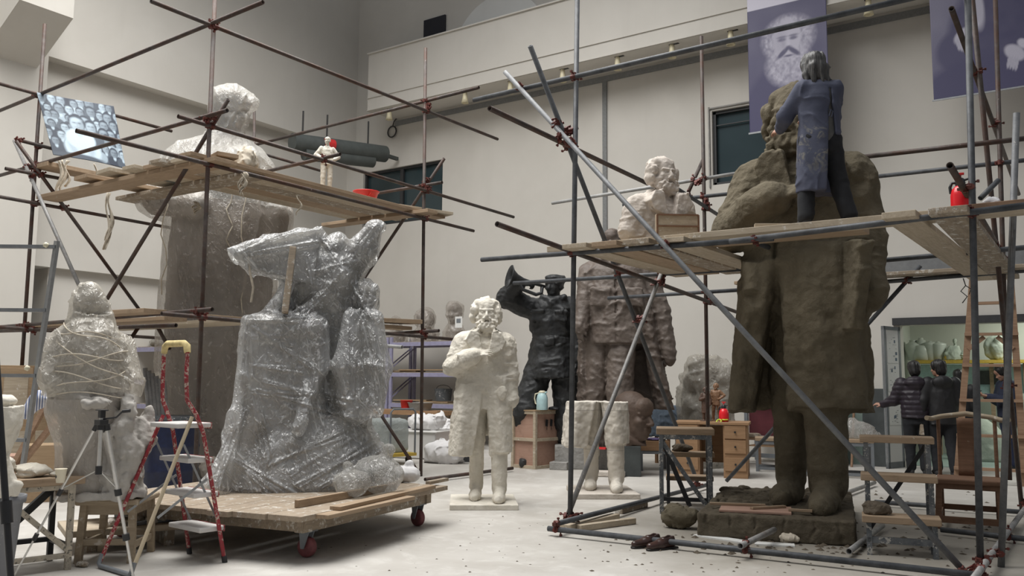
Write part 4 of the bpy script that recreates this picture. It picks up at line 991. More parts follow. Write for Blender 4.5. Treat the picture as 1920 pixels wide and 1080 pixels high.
# ---- the big group on the wheeled platform
CZ = .36; D = 8.4; q = Loc(572, 905, D)
t = thing('wrapped_statue_group', 'bulky clay figure group with spread arms under clear plastic on the wheeled platform', 'wrapped sculpture', (q.P[0], q.P[1], CZ+.03), face_cam(q.P))
G = Sdf()
G.loft(q.keys([(905, 408, 738, .64, 0.05), (885, 416, 732, .62, 0.05), (850, 438, 714, .56, 0.05), (820, 462, 694, .5, 0.05), (785, 482, 660, .42, 0.05)]), .08, n=2.8, fold=lambda th, z: .03*np.sin(5*th))
G.box(q(530, 735), (.33, .40, .68), .06, .05, 'u', Rz(.1)); G.box(q(470, 745, .08), (.07, .32, .60), .03, .03)     # upright block of drapery
G.loft(q.keys([(840, 580, 690, .4, .1), (760, 592, 692, .34, .1), (680, 588, 700, .32, .1), (600, 600, 700, .28, .1), (560, 610, 690, .22, .1)]), .05)   # shaded second mass
G.loft(q.keys([(640, 575, 655, .26, .1), (590, 562, 660, .26, .05), (540, 560, 672, .28, 0), (490, 572, 678, .26, 0), (455, 590, 668, .18, 0)]), .05)    # leaning chest
G.path([q(592, 452), q(565, 462, -.1), q(510, 476, -.18), q(452, 488, -.25)], [.11, .14, .11, .045], .03); G.wedge([tuple(q(478, 505)[[0, 2]]), tuple(q(572, 520)[[0, 2]]), tuple(q(584, 450)[[0, 2]]), tuple(q(460, 486)[[0, 2]])], -.24, .0, .05, 'u', .03)
G.path([q(655, 500), q(684, 462, -.1), q(700, 428, -.16)], [.14, .12, .065], .03); G.ell(q(706, 421, -.17), (.07, .05, .045), .02)
head(G, q(630, 470, -.12), .27, Rz(-.3) @ Rx(.4), 0, 'short', False)
G.path([q(552, 520, .1), q(540, 600, .1)], [.09, .12], .05)
head(G, q(684, 560, -.16), .30, Rz(.4), 0, 'short'); G.loft(q.keys([(760, 652, 708, .24, -.12), (680, 646, 712, .23, -.12), (620, 652, 708, .2, -.12), (596, 664, 700, .12, -.12)]), .03)
BG = Sdf(); BG.ops = list(G.ops)
for k in range(0): BG.ell(q(random.uniform(450, 700), random.uniform(840, 895), -.50+random.uniform(-.03, .04)), (random.uniform(.03, .07), .05, random.uniform(.02, .05)), .02)
ground(BG); ground(G)
cast('body', BG, 'clay_grey', t, .018, .014, 6., 5.)
G.path([q(470, 800, -.3), q(440, 860, -.5), q(418, 902, -.55)], [.03, .05, .10], .10); G.path([q(470, 640, -.36), q(590, 622, -.38)], [.03, .03], .05)
G.path([q(655, 600, -.34), q(646, 690, -.40), q(660, 768, -.42)], [.05, .09, .10], .06); G.path([q(700, 600, -.34), q(708, 690, -.38), q(696, 765, -.40)], [.05, .07, .07], .06)
G.path([q(590, 570, -.1), q(640, 520, -.26)], [.05, .05], .06); G.path([q(560, 520, -.15), q(500, 600, -.3)], [.02, .02], .05); G.path([q(560, 600, -.3), q(620, 560, -.24)], [.03, .03], .06)
G.path([q(470, 610, -.34), q(465, 700, -.36), q(440, 850, -.5)], [.03, .02, .03], .04); G.path([q(600, 620, -.36), q(598, 700, -.40), q(560, 800, -.55)], [.03, .02, .03], .05)
gd = fold_disp(.03, 3.2, 7., (1, 1, .45))
CR = [(482, 640, 545, 648), (480, 690, 560, 695), (478, 735, 565, 742), (478, 730, 500, 850), (490, 740, 520, 860), (470, 770, 430, 900), (455, 800, 410, 900), (465, 790, 440, 915), (545, 880, 690, 800), (560, 900, 700, 815), (520, 860, 680, 790), (600, 905, 730, 830), (450, 850, 560, 915), (440, 845, 530, 915),
 (650, 610, 640, 740), (670, 610, 668, 750), (690, 620, 700, 750), (660, 640, 690, 760), (480, 620, 600, 700), (500, 720, 640, 760), (490, 735, 690, 790), (560, 590, 630, 540), (560, 610, 650, 520), (540, 600, 600, 560), (452, 486, 560, 440), (470, 492, 585, 470), (600, 450, 640, 520), (660, 470, 690, 425), (650, 500, 705, 420), (590, 520, 660, 480), (575, 480, 600, 560), (660, 540, 690, 600), (700, 540, 680, 610), (470, 610, 560, 612), (475, 615, 470, 720), (560, 615, 555, 720), (600, 640, 590, 780)]
wrap('plastic_wrap', G, 'film_clear', t, .0105, .030, .026, 4.4, 7., (1, 1, .38), cr=creases(q, CR, .020, .011, 4, 3))
a, b = q(551, 474, -.36), q(537, 596, -.46)
MB().bar(a, b, .085, .06, (1, 0, 0)).build('timber_prop', M['plank_dirty'], t, bevel=.006)
m = MB(); 
m.tube([q(471, 492, -.3), q(474, 520, -.3), q(480, 548, -.28), q(476, 575, -.25)], .012, 5); m.build('tie_string', M['rag_cream'], t)
# ---- robed figure in plastic on the stool at the left
D = 6.62; q = Loc(190, 931, D); SZ = float(q.P[2])
t = thing('wrapped_statue', 'seated robed plaster figure with cream plastic tied round it, on the left wooden stool', 'wrapped statue', (q.P[0], q.P[1], SZ), face_cam(q.P))
S = Sdf()
up_ = [(775, 100, 240, .24, 0), (720, 102, 243, .25, 0), (660, 112, 236, .24, 0), (625, 124, 222, .2, 0), (608, 140, 208, .15, 0), (598, 152, 200, .1, 0)]
S.loft(q.keys(up_), .04, fold=lambda th, z: .02*np.sin(8*th+z*4))
S.loft(q.keys([(931, 128, 262, .20, 0.02), (860, 128, 258, .20, 0.02), (780, 120, 244, .20, 0.02), (735, 116, 238, .21, 0)]), .05, n=2.4, fold=lambda th, z: .03*np.sin(7*th+z*5))
head(S, q(174, 566), .165, Rz(.55), 0, 'short'); S.path([q(150, 600, .05), q(158, 570, .04), q(172, 545, .02)], [.05, .055, .06], .05); S.path([q(200, 602, .04), q(193, 575, .02)], [.04, .04], .05)
S.path([q(122, 640), q(112, 710, -.08), q(150, 745, -.2)], [.07, .08, .06], .04)
WOPS = list(S.ops)
S.path([q(150, 745, -.2), q(172, 752, -.30)], [.055, .045], .03); S.ell(q(178, 756, -.33), (.09, .07, .035), .02)
hand(S, q(172, 752, -.31), (1, -.35, .10), (0, -.2, 1), .17, .3)
S.path([q(212, 815, -.14), q(214, 925, -.16)], [.09, .08], .03)
S.path([q(240, 745, -.2), q(226, 800, -.22), q(236, 850, -.2), q(228, 900, -.2)], [.045, .07, .09, .07], .03); S.ell(q(257, 822, -.1), (.11, .1, .16), .04); S.ell(q(240, 765, -.24), (.04, .04, .05), .02)
S.ell(q(275, 800, -.05), (.055, .05, .16), .03)
S.box(q(190, 925), (.31, .24, .03), .01, .02); ground(S)
cast('body', S, 'robe_grey', t, .0085, .016, 15., 9.)
S = Sdf(); S.ops = WOPS; S.path([q(228, 650), q(240, 720, -.1), q(236, 752, -.16)], [.07, .08, .06], .04)
wrap('plastic_wrap', S, 'film_cream', t, .0085, .018, .018, 9., 5., (1, 1, .6), float(q(0, 742)[2]), cr=creases(q, [(160, 600, 110, 700), (165, 605, 140, 740), (180, 600, 190, 740), (195, 600, 235, 700), (200, 610, 215, 740), (120, 680, 230, 660), (110, 730, 225, 690), (130, 640, 220, 720), (210, 640, 120, 720), (150, 560, 140, 610), (160, 550, 165, 600), (105, 740, 180, 700), (240, 720, 160, 660)], .014, .009, 3, 3))
W = Sdf(); W.loft(q.keys([(915, 124, 196, .20, .02), (830, 118, 205, .24, 0), (770, 104, 226, .27, -.02), (735, 104, 235, .27, -.02)]), .03, fold=lambda th, z: .05*np.sin(6*th+z*5))
wrap('plastic_veil', W, 'film_dusty', t, .013, .02, .02, 5., 2., (1, 1, .4), None, float(q(0, 748)[2]))
m = MB()
def ring(y0, y1, xa, xb, r, ph): return [q((xa+xb)/2-(xb-xa)/2*math.cos(u), y0+(y1-y0)*(u/math.pi)+4*math.sin(u*3+ph), -r*math.sin(u)-.03) for u in np.linspace(0, math.pi, 22)]
for y0, y1, xa, xb, r, ph in ((625, 635, 120, 226, .22, 0), (668, 676, 106, 238, .275, 1), (740, 690, 100, 242, .30, 2), (640, 730, 116, 242, .29, 3), (700, 655, 108, 240, .285, 4), (735, 745, 102, 244, .30, .5), (612, 660, 128, 230, .25, 5), (690, 738, 104, 242, .295, 1.5)): m.tube(ring(y0, y1, xa, xb, r, ph), .0045, 5)
m.build('tie_string', M['rag_cream'], t)
# ---- bugler
D = 14.2; q = Loc(1022, 872, D); u = 872-508; Hb = u*D/F
t = thing('statue', 'near-black statue of a cap-wearing bugler raising one elbow', 'statue', (q.P[0], q.P[1], .0), face_cam(q.P, .0))
S = Sdf()
def V3(x, y, dy=0.): return q(x, y, dy)
S.loft(q.keys([(706, 992, 1082, .40, 0), (680, 992, 1078, .38, 0), (640, 998, 1074, .31, 0), (632, 1000, 1072, .30, 0), (600, 992, 1074, .34, 0), (575, 984, 1078, .32, 0), (562, 990, 1074, .25, 0), (552, 1018, 1050, .15, 0)]), .05, fold=lambda th, z: .03*np.sin(7*th+z*6))
S.loft(q.keys([(640, 998, 1076, .33, 0), (632, 998, 1075, .33, 0)]), .015)
S.path([V3(992, 574), V3(949, 556, -.12), V3(972, 533, -.34)], [.17, .15, .12], .06); hand(S, V3(978, 532, -.36), (1, -.05, .0), (0, -.6, .8), .30, .9)
S.path([V3(1070, 572), V3(1086, 625, -.05), V3(1082, 672, -.12)], [.16, .14, .11], .05); hand(S, V3(1081, 680, -.14), (0, -.2, -1), (1, 0, 0), .26, .6, -1)
S.path([V3(1008, 700), V3(984, 765, -.15), V3(990, 850, .05)], [.22, .19, .15], .03); shoe(S, V3(992, 862, .05), V3(982, 864, -.3), .09)
S.path([V3(1060, 700), V3(1060, 780, -.05), V3(1068, 855, .1)], [.22, .18, .15], .03); shoe(S, V3(1066, 862, .1), V3(1064, 864, -.25), .09)
head(S, V3(1040, 533, -.06), .38, Rz(-.62) @ Rx(-.08), 0, 'cap')
for x in (1008, 1052): S.box(V3(x, 592, -.31), (.10, .03, .075), .02, .02); S.box(V3(x, 584, -.33), (.11, .03, .022), .01, .01)
S.box(V3(1031, 640, -.35), (.06, .03, .05), .01, .01); S.path([V3(1018, 556, -.16), V3(1034, 566, -.26), V3(1056, 556, -.16)], [.05, .06, .05], .02); S.cap(V3(1030, 570, -.34), V3(1030, 700, -.38), .008, .008, .02, 's')
ground(S); cast('body', S, 'black_bronze', t, .017, 0, 8., 7., extra=cloth(.026, 6.5, 7.))
m = MB(); mo = V3(1022, 538, -.42); be = V3(956, 522, -.62); ax_ = be-mo
prof = [(0., .018), (.3, .022), (.62, .035), (.80, .07), (.92, .12), (1., .19)]
m.lathe([(r, s*np.linalg.norm(ax_)) for s, r in prof], mo, 16, frame(ax_), False)
m.tube([mo+ax_*.08+[0, 0, -.02], mo+ax_*.10+[0, 0, -.12], mo+ax_*.25+[0, 0, -.17], mo+ax_*.62+[0, 0, -.15], mo+ax_*.72+[0, 0, -.06]], .024, 8)
m.build('bugle', M['black_bronze'], t, solid=.012)
# ---- tall brown figure in an overcoat hung from the shoulders
D = 13.6; q = Loc(1158, 838, D); zb_ = float(q.P[2])
t = thing('statue', 'tall brown statue of a man with an open overcoat, head hidden behind the right platform', 'statue', (q.P[0], q.P[1], zb_), face_cam(q.P))
S = Sdf()
S.loft(q.keys([(645, 1102, 1212, .33, -.04), (600, 1098, 1210, .34, -.02), (540, 1098, 1210, .34, 0), (505, 1096, 1212, .29, 0), (488, 1106, 1198, .22, .03), (476, 1128, 1172, .13, .03)]), .02, fold=lambda th, z: .010*np.sin(9*th+z*8))
S.loft(q.keys([(766, 1094, 1256, .16, .42), (700, 1090, 1244, .18, .38), (600, 1088, 1230, .2, .32), (520, 1088, 1226, .22, .2), (490, 1100, 1212, .2, .12)]), .02, n=2.6, fold=lambda th, z: .04*np.sin(9*th+z*2))
S.loft(q.keys([(766, 1082, 1108, .26, .22), (640, 1084, 1108, .24, .14), (540, 1090, 1112, .2, .1)]), .02, fold=lambda th, z: .05*np.sin(5*th+z*4))
S.path([q(1210, 508, .0), q(1238, 580, -.05), q(1252, 662, -.08)], [.16, .145, .115], .02); S.ell(q(1255, 674, -.1), (.085, .085, .11), .02)
S.loft(q.keys([(766, 1230, 1262, .2, .1), (700, 1216, 1246, .2, .0), (600, 1198, 1226, .18, -.10), (520, 1184, 1208, .12, -.16)]), .02, fold=lambda th, z: .06*np.sin(5*th+z*5))
S.path([q(1102, 508, -.02), q(1094, 575, -.14), q(1090, 615, -.24)], [.145, .125, .11], .02); hand(S, q(1090, 618, -.26), (-.05, -.1, -1), (-.6, -.8, 0), .26, .6, 1)
S.path([q(1122, 640), q(1118, 740, .0), q(1116, 828, .02)], [.21, .18, .16], .02); S.path([q(1164, 640, -.08), q(1162, 740, -.18), q(1162, 828, -.1)], [.23, .20, .17], .02)
shoe(S, q(1116, 832, .0), q(1112, 833, -.3), .09); shoe(S, q(1162, 832, -.1), q(1160, 833, -.42), .09)
head(S, q(1146, 450, -.02), .42, Rz(-.12), 0, 'short')
for x in (1126, 1186): S.box(q(x, 545, -.34), (.16, .03, .02), .01, .02); S.box(q(x, 562, -.34), (.15, .025, .12), .02, .02)
S.cap(q(1154, 500, -.30), q(1156, 642, -.37), .018, .018, .01, 's'); S.path([q(1134, 484, -.15), q(1150, 496, -.24), q(1168, 484, -.15)], [.05, .05, .05], .02)
ground(S); cast('body', S, 'brown_bronze', t, .017, 0, 8., 17., extra=cloth(.022, 7., 3.))
# grey concrete block carrying it
p0, p1, p2 = fl(1046, 880), fl(1196, 882), fl(1240, 868)
dv = p1-p0; a_ = math.atan2(dv[1], dv[0]); cc = (p0+p1)/2+np.array([-math.sin(a_), math.cos(a_), 0])*.75
o = MB().box((0, 0, zb_/2), (np.linalg.norm(dv)+.1, 1.5, zb_)).build('concrete_plinth', M['concrete_block'], None, bevel=.015); o.location = (cc[0], cc[1], 0); o.rotation_euler = (0, 0, a_)
tag(o, 'rough grey concrete plinth under the tall brown statue', 'plinth')
# ---- colossal dark head
D = 12.95; q = Loc(1190, 835, D)
t = thing('colossal_bust', 'colossal dark brown head of a man in right profile standing behind the plaster legs', 'bust', (q.P[0], q.P[1], q.P[2]), face_cam(q.P, .95))
S = Sdf(); head(S, (0, 0, .42), .70, None, 0, 'short'); S.loft([(.0, 0, .10, .25, .2), (.10, 0, .09, .21, .2), (.2, 0, .08, .16, .17)], .04); S.path([(-.2, .0, .1), (0, -.15, .0), (.2, .0, .1)], [.045, .045, .045], .02)
ground(S); cast('body', S, 'umber_bronze', t, .0085, .003, 14., 3.)
zz = float(q.P[2]); o = MB().box((-.06, .05, zz/2), (.30, .45, zz)).build('head_stand', M['dark_slab'], None, bevel=.01); o.location = (q.P[0], q.P[1], 0); o.rotation_euler = (0, 0, face_cam(q.P)); tag(o, 'dark low stand under the colossal brown head', 'stand')
# ---- plastic-covered clay lumps
D = 14.4; q = Loc(1318, 868, D)
t = thing('wrapped_clay', 'tall heap of clay sculpture under plastic behind the two small bronze figures', 'wrapped sculpture', (q.P[0], q.P[1], 0), face_cam(q.P))
S = Sdf(); S.loft(q.keys([(880, 1268, 1372, .4, .1), (800, 1272, 1366, .4, .1), (740, 1276, 1364, .38, .1), (700, 1284, 1360, .32, .1), (678, 1296, 1352, .22, .1), (666, 1305, 1340, .1, .1)]), .08, fold=lambda th, z: .09*np.sin(3*th+z*2)+.05*np.sin(7*th-z*3))
for k in range(14): S.ell(q(random.uniform(1285, 1358), random.uniform(680, 780), -.26), (.15, .15, .16), .03)
ground(S); cast('body', S, 'clay_grey', t, .03, .02, 4., 2.); wrap('plastic_wrap', S, 'film_cream', t, .024, .04, .05, 4., 8., (1, 1, .8), cr=creases(q, [(1290, 700, 1340, 790), (1350, 690, 1290, 800), (1285, 760, 1365, 740), (1320, 680, 1330, 790), (1300, 690, 1280, 800)], .03, .02, 2, 3))
# ---- small plaster man with arms akimbo on the left platform
pz = ZPL+T_; q0_ = fl(611, 361, pz); D = dep(q0_); q = Loc(611, 361, D)
t = thing('statuette', 'small white plaster man with arms akimbo on the left upper platform', 'statuette', (q0_[0], q0_[1], pz), face_cam(q0_, .15))
S = Sdf(); A = .15
man(S, [((-.10, 0, .79), (-.19, .03, .665), (-.105, -.075, .60), (1, -.2, -.3), (0, -1, .1), -1), ((.10, 0, .79), (.20, .03, .665), (.115, -.075, .585), (-1, -.2, -.3), (0, -1, .1), 1)],
    [((-.05, 0, .5), (-.06, -.01, .27), (-.062, .01, .05), (-.075, -.10, .02)), ((.05, 0, .5), (.062, 0, .27), (.065, .03, .05), (.085, -.07, .02))], .50, .98, .145, Rz(-.5), 'short')
S.loft([(.545, 0, 0, .104, .078), (.56, 0, 0, .104, .078)], .008); ground(S); cast('body', S, 'plaster', t, .0048, .003, 24., 2., 106*D/F)
o = MB().box((q0_[0], q0_[1], 0), (.001,)*3) if False else None
# ---- two small bronzes on the desk
DZ = .80
def bronze(px, py, D, sc_, m, label, coat, rz):
    p = ad(px, py, D); t = thing('figurine', label, 'figurine', (p[0], p[1], p[2]), face_cam(p, rz), 'small bronze figures on the desk'); S = Sdf()
    if coat: man(S, [((-.1, 0, .79), (-.15, -.01, .63), (-.05, -.11, .68), (1, -.1, .1), (0, -1, 0), 1), ((.1, 0, .79), (.14, 0, .62), (.13, -.03, .49), (0, -.1, -1), (1, 0, 0), -1)], [((-.05, 0, .4), (-.05, 0, .25), (-.05, .02, .05), (-.06, -.09, .02)), ((.05, 0, .4), (.06, -.02, .25), (.06, -.02, .05), (.06, -.12, .02))], .24, 1.08, .15, None, 'mane', .9, flap=.03)
    else: man(S, [((-.1, 0, .79), (-.14, 0, .62), (-.12, -.04, .5), (0, -.1, -1), (-1, 0, 0), 1), ((.1, 0, .79), (.21, .02, .68), (.11, -.06, .59), (-1, -.1, -.2), (0, -1, 0), 1)], [((-.05, 0, .5), (-.07, -.01, .27), (-.08, .0, .05), (-.09, -.1, .02)), ((.05, 0, .5), (.07, 0, .27), (.09, .03, .05), (.11, -.07, .02))], .42, 1., .15, Rz(-.3), 'mane', .8)
    S.box((0, 0, .008), (.16, .13, .012), .003, .005); ground(S); cast('body', S, m, t, .0075, .003, 24., px*.01, sc_)
    return t
# ------------------------------------------------------------------ people
def part_mesh(name, S, m, parent, h, amp=.0, f=8., o=0., sc=1., st=(1, 1, .6)):
    fn = fold_disp(amp, f, o, st) if amp else None
    V, Q = S.mesh(h, amp*1.8, 0, fn); V, Q = biggest(V, Q); return np_mesh(name, V*sc, Q, M[m], parent)
def arm_(S, sh, el, wr, r, k=.02, r2=None): S.path([sh, el], [r*1.12, r], k); S.path([el, wr], [r, (r2 or r*.8)], k*.7)
def human(S, H, shs, hips, hpos, hR, hair_sc=1.):
    """one continuous body: shs = two (shoulder, elbow, wrist, finger dir, back, thumb), hips = two (hip, knee, ankle, toe)"""
    S.loft([(.48*H, 0, 0, .092*H, .06*H), (.60*H, 0, 0, .078*H, .055*H), (.72*H, 0, 0, .098*H, .062*H), (.79*H, 0, .005, .10*H, .05*H), (.83*H, 0, .01, .04*H, .038*H)], .03)
    for sh, el, wr, d, b, th in shs: arm_(S, sh, el, wr, .026*H, .02, .017*H); hand(S, wr, d, b, .105*H, .55, th)
    for hp, kn, an, to in hips: S.path([hp, kn, an], [.05*H, .034*H, .024*H], .02); S.cap((an[0], an[1]+.02, .035), to, .035, .028, .02)
    head(S, hpos, .135*H, hR, 0, 'short'); return ground(S)
def bob_hair(S, pos, sc, R, long=True):
    S.push(pos, R, sc)
    S.ell((0, .09, .15), (.39, .46, .42), .03); S.ell((0, .22, -.14), (.36, .34, .36), .08)
    if long:
        for s in (-1, 1): S.path([(s*.30, .06, .05), (s*.33, .10, -.28), (s*.40, .16, -.58)], [.15, .15, .07], .06)
        S.path([(-.25, .34, -.1), (-.22, .38, -.6)], [.16, .08], .08); S.path([(0, .38, -.1), (0, .42, -.62)], [.18, .09], .08); S.path([(.25, .34, -.1), (.24, .38, -.6)], [.16, .08], .08)
    if long: S.ell((0, .26, -.30), (.33, .22, .32), .08); S.path([(-.3, .2, -.2), (-.42, .26, -.5), (-.5, .28, -.56)], [.14, .09, .03], .05)
    S.ell((0, -.36, -.02), (.27, .26, .34), .06, 's')
    def hd(p): return .035*ridge(p*np.float32([1, 1, .12]), 7., 2, 2.)
    S.disp(hd, (-1, -1, -1.2), (1, 1, 1)); S.pop(); return S
# ---- the sculptor, seen from behind on the platform
sp_ = fl(1548, 428, ZPR+T_*2+.01); sp_ = ad(1546, 430, dep((sp_[0], YF+.48, sp_[2]))); SZ_ = ZPR+T_*2+.012
sp_[1] = YF+.42; dd = dep(sp_); q = Loc(1546, 424, dd); Hs = 1.56
t = thing('person', 'grey-haired person in a clay-smeared blue smock working on the tall clay statue head', 'person', (sp_[0], sp_[1], SZ_), face_cam(sp_, math.pi+.30))
shs = [((.135, .0, 1.225), (.265, -.10, 1.01), (.25, -.36, .96), (.35, -.85, .15), (.7, .2, .6), -1), ((-.135, .0, 1.225), (-.17, -.18, 1.03), (-.04, -.38, 1.06), (.4, -.8, .2), (-.6, .2, .7), 1)]
hips = [((.085, 0, .76), (.12, -.03, .42), (.15, .03, .085), (.16, -.13, .035)), ((-.085, 0, .76), (-.14, .0, .42), (-.20, .08, .085), (-.21, -.08, .035))]
hp_ = (.035, -.05, 1.425); hR = Rz(.35) @ Rx(.12)
S = Sdf(); human(S, Hs, shs, hips, hp_, hR); part_mesh('body', S, 'skin', t, .0085)
S = Sdf(); bob_hair(S, hp_, .272, hR); part_mesh('hair', S, 'grey_hair', t, .0075)
S = Sdf()
S.loft([(.30, .01, -.01, .20, .15), (.62, .01, -.01, .190, .150), (.85, .0, -.005, .175, .135), (1.0, 0, 0, .175, .125), (1.15, 0, .005, .178, .120), (1.24, 0, .012, .155, .098), (1.285, .01, .01, .085, .075)], .03, fold=lambda th, z: .03*np.sin(6*th+z*7)*sstep(1.2-z, 0, .3))
for sh, el, wr, d, b, th in shs: S.path([sh, el], [.080, .068], .035); S.path([el, np.array(el)*.12+np.array(wr)*.88], [.068, .05], .03)
S.wedge([(-.15, .25), (.0, .25), (-.035, .80), (-.03, 1.0), (-.045, 1.2), (-.075, 1.2), (-.10, .95), (-.105, .8)][::1], .04, 1, .012)
S.wedge([(-.5, .2), (.0, .2), (-.035, .80), (-.5, .76)], .01, 1, .012); S.box((0, 0, .27), (.4, .4, .03), 0, .01, 's'); part_mesh('smock', S, 'smock_blue', t, .0085, .010, 7., 3.)
S = Sdf(); S.loft([(.74, 0, .015, .125, .09), (1.0, 0, .012, .130, .092), (1.2, 0, .008, .145, .092), (1.27, 0, .01, .08, .07)], .02); part_mesh('shirt', S, 'shirt_grey', t, .012, .008, 8., 1.)
S = Sdf(); S.loft([(.66, 0, 0, .135, .10), (.80, 0, 0, .12, .085)], .03)
for hp, kn, an, to in hips: S.path([hp, kn, (an[0], an[1], .09)], [.098, .078, .066], .03)
part_mesh('trousers', S, 'trouser_black', t, .010, .010, 8., 5.)
S = Sdf()
for hp, kn, an, to in hips: shoe(S, (an[0], an[1]+.02, .036), to, .042)
ground(S); V, Q = S.mesh(.008); 
for s_ in (1, -1):
    k = (V[:, 0]*s_ > 0)[Q].all(1); u, inv = np.unique(Q[k], return_inverse=True); np_mesh('shoe', V[u], inv.reshape(-1, 4), M['black_rubber'], t)
m = MB().tube([(-.045, .128, 1.0), (-.075, .13, .985), (-.06, .14, .93)], .006, 5).tube([(-.06, .128, 1.0), (-.04, .14, .94)], .006, 5); m.build('smock_tie', M['smock_trim'], t)
# ---- visitors by the doorway
def visitor(px, py, D, H, label, rz, shs, hips, jm, quilt, hpos, hR, jz=.47, hood=True, tm='trouser_black', h=.014):
    p = ad(px, py, D); t = thing('person', label, 'person', (p[0], p[1], .0), face_cam(p, rz))
    f = H/1.72; sc_ = lambda v: tuple(np.array(v)*f)
    shs = [(sc_(a), sc_(b), sc_(c), d, e, g) for a, b, c, d, e, g in shs]; hips = [tuple(sc_(v) for v in r) for r in hips]; hpos = sc_(hpos)
    S = Sdf(); human(S, H, shs, hips, hpos, hR); part_mesh('body', S, 'skin', t, h*.9)
    S = Sdf(); bob_hair(S, hpos, .258*f, hR, False); part_mesh('hair', S, 'black_hair', t, h*.7)
    S = Sdf(); S.loft([(jz*H, 0, 0, .20*f, .15*f), (.62*H, 0, 0, .205*f, .15*f), (.72*H, 0, 0, .21*f, .145*f), (.80*H, 0, .005, .19*f, .115*f), (.845*H, 0, .01, .09*f, .09*f)], .04)
    for sh, el, wr, d, b, th in shs: S.path([sh, el], [.092*f, .080*f], .04); S.path([el, np.array(el)*.08+np.array(wr)*.92], [.080*f, .055*f], .03)
    if hood: S.ell((0, .115*f, .815*H), (.14*f, .07*f, .09*f), .04)
    if quilt: S.disp(lambda p: -.008*np.abs(np.sin(p[:, 2]*math.pi/.075)))
    part_mesh('jacket', S, jm, t, h*.8, .008, 7., px*.1)
    S = Sdf(); S.loft([(.44*H, 0, 0, .165*f, .125*f), (.54*H, 0, 0, .165*f, .12*f)], .03)
    for hp, kn, an, to in hips: S.path([hp, kn, (an[0], an[1], .10)], [.105*f, .080*f, .068*f], .03)
    part_mesh('trousers', S, tm, t, h, .008, 7., 3.)
    for hp, kn, an, to in hips:
        S = Sdf(); shoe(S, (an[0], an[1]+.02, .038), to, .045); ground(S); part_mesh('shoe', S, 'black_rubber', t, h*.8)
    return t
st_ = [((.09, 0, .84), (.10, -.01, .46), (.10, .03, .09), (.11, -.14, .035)), ((-.09, 0, .84), (-.10, -.01, .46), (-.10, .04, .09), (-.12, -.13, .035))]
wk = [((.09, 0, .84), (.10, -.06, .46), (.10, .00, .09), (.11, -.17, .035)), ((-.09, 0, .84), (-.10, .02, .46), (-.10, .16, .10), (-.11, -.01, .035))]
visitor(1722, 889, 13.5, 1.72, 'person in a plum quilted jacket, back turned, one hand on the open door edge', math.pi+.1,
  [((.19, 0, 1.38), (.30, -.05, 1.12), (.47, -.12, 1.05), (1, -.2, .1), (0, .5, 1), 1), ((-.19, 0, 1.38), (-.25, .0, 1.10), (-.20, -.18, .95), (.1, -.7, -.5), (-1, 0, 0), 1)], st_, 'jacket_plum', True, (0, -.03, 1.60), Rz(.1) @ Rx(.15), .50)
bp_ = visitor(1772, 890, 13.35, 1.74, 'person in a black hooded jacket looking left with a small bag in the lowered hand', math.pi+.25,
  [((.19, 0, 1.38), (.27, .02, 1.12), (.30, .0, .86), (.1, -.1, -1), (1, 0, 0), -1), ((-.19, 0, 1.38), (-.24, .0, 1.12), (-.20, -.15, .95), (.1, -.7, -.5), (-1, 0, 0), 1)], wk, 'jacket_black', False, (.03, -.05, 1.60), Rz(.8) @ Rx(.1), .44)
pz_ = pmat(bp_) @ Vector((.315, -.01, .74)); o = MB().box((0, 0, -.06), (.05, .20, .16), None, .8).tube([(0, -.05, .02), (0, -.04, .10), (0, .04, .10), (0, .05, .02)], .007, 6).build('hand_bag', M['plank_dirty'], None, bevel=.01)
o.location = pz_; o.rotation_euler = bp_.rotation_euler; tag(o, 'small brown bag hanging from the lowered hand of the black-jacketed visitor', 'bag')
visitor(1806, 884, 14.6, 1.62, 'person in black mostly hidden behind the black-jacketed visitor, only the head showing', math.pi,
  [((.19, 0, 1.38), (.23, .0, 1.10), (.18, -.18, .95), (-.1, -.7, -.5), (1, 0, 0), 1), ((-.19, 0, 1.38), (-.23, .0, 1.10), (-.18, -.18, .95), (.1, -.7, -.5), (-1, 0, 0), 1)], st_, 'jacket_black', False, (0, -.02, 1.60), None, .5, False, h=.02)
pp = visitor(1896, 882, 14.3, 1.70, 'person in navy standing in the doorway at the right and looking at a phone', -1.15,
  [((.19, 0, 1.38), (.24, -.05, 1.12), (.10, -.34, 1.20), (-.3, -.9, .2), (0, -.2, -1), 1), ((-.19, 0, 1.38), (-.24, -.05, 1.12), (-.02, -.34, 1.20), (.2, -.95, .1), (0, -.2, -1), -1)], wk, 'navy_cloth', False, (0, -.08, 1.58), Rx(.45), .5, False, 'tarp_navy')
o = MB().box((0, 0, 0), (.075, .15, .010)).build('phone', M['black_plastic'], None, bevel=.004); o.location = pmat(pp) @ Vector((.03, -.49, 1.245)); o.rotation_euler = (.5, 0, -1.15); tag(o, 'black phone held up by the navy-clad visitor', 'phone')
print('t people', round(time.time()-T0, 1))
# ------------------------------------------------------------------ foreground left
def put(o, loc, rz=0., label=None, cat=None, group=None, rx=0., ry=0.):
    o.location = [float(v) for v in loc]; o.rotation_euler = (rx, ry, rz); return tag(o, label, cat, group)
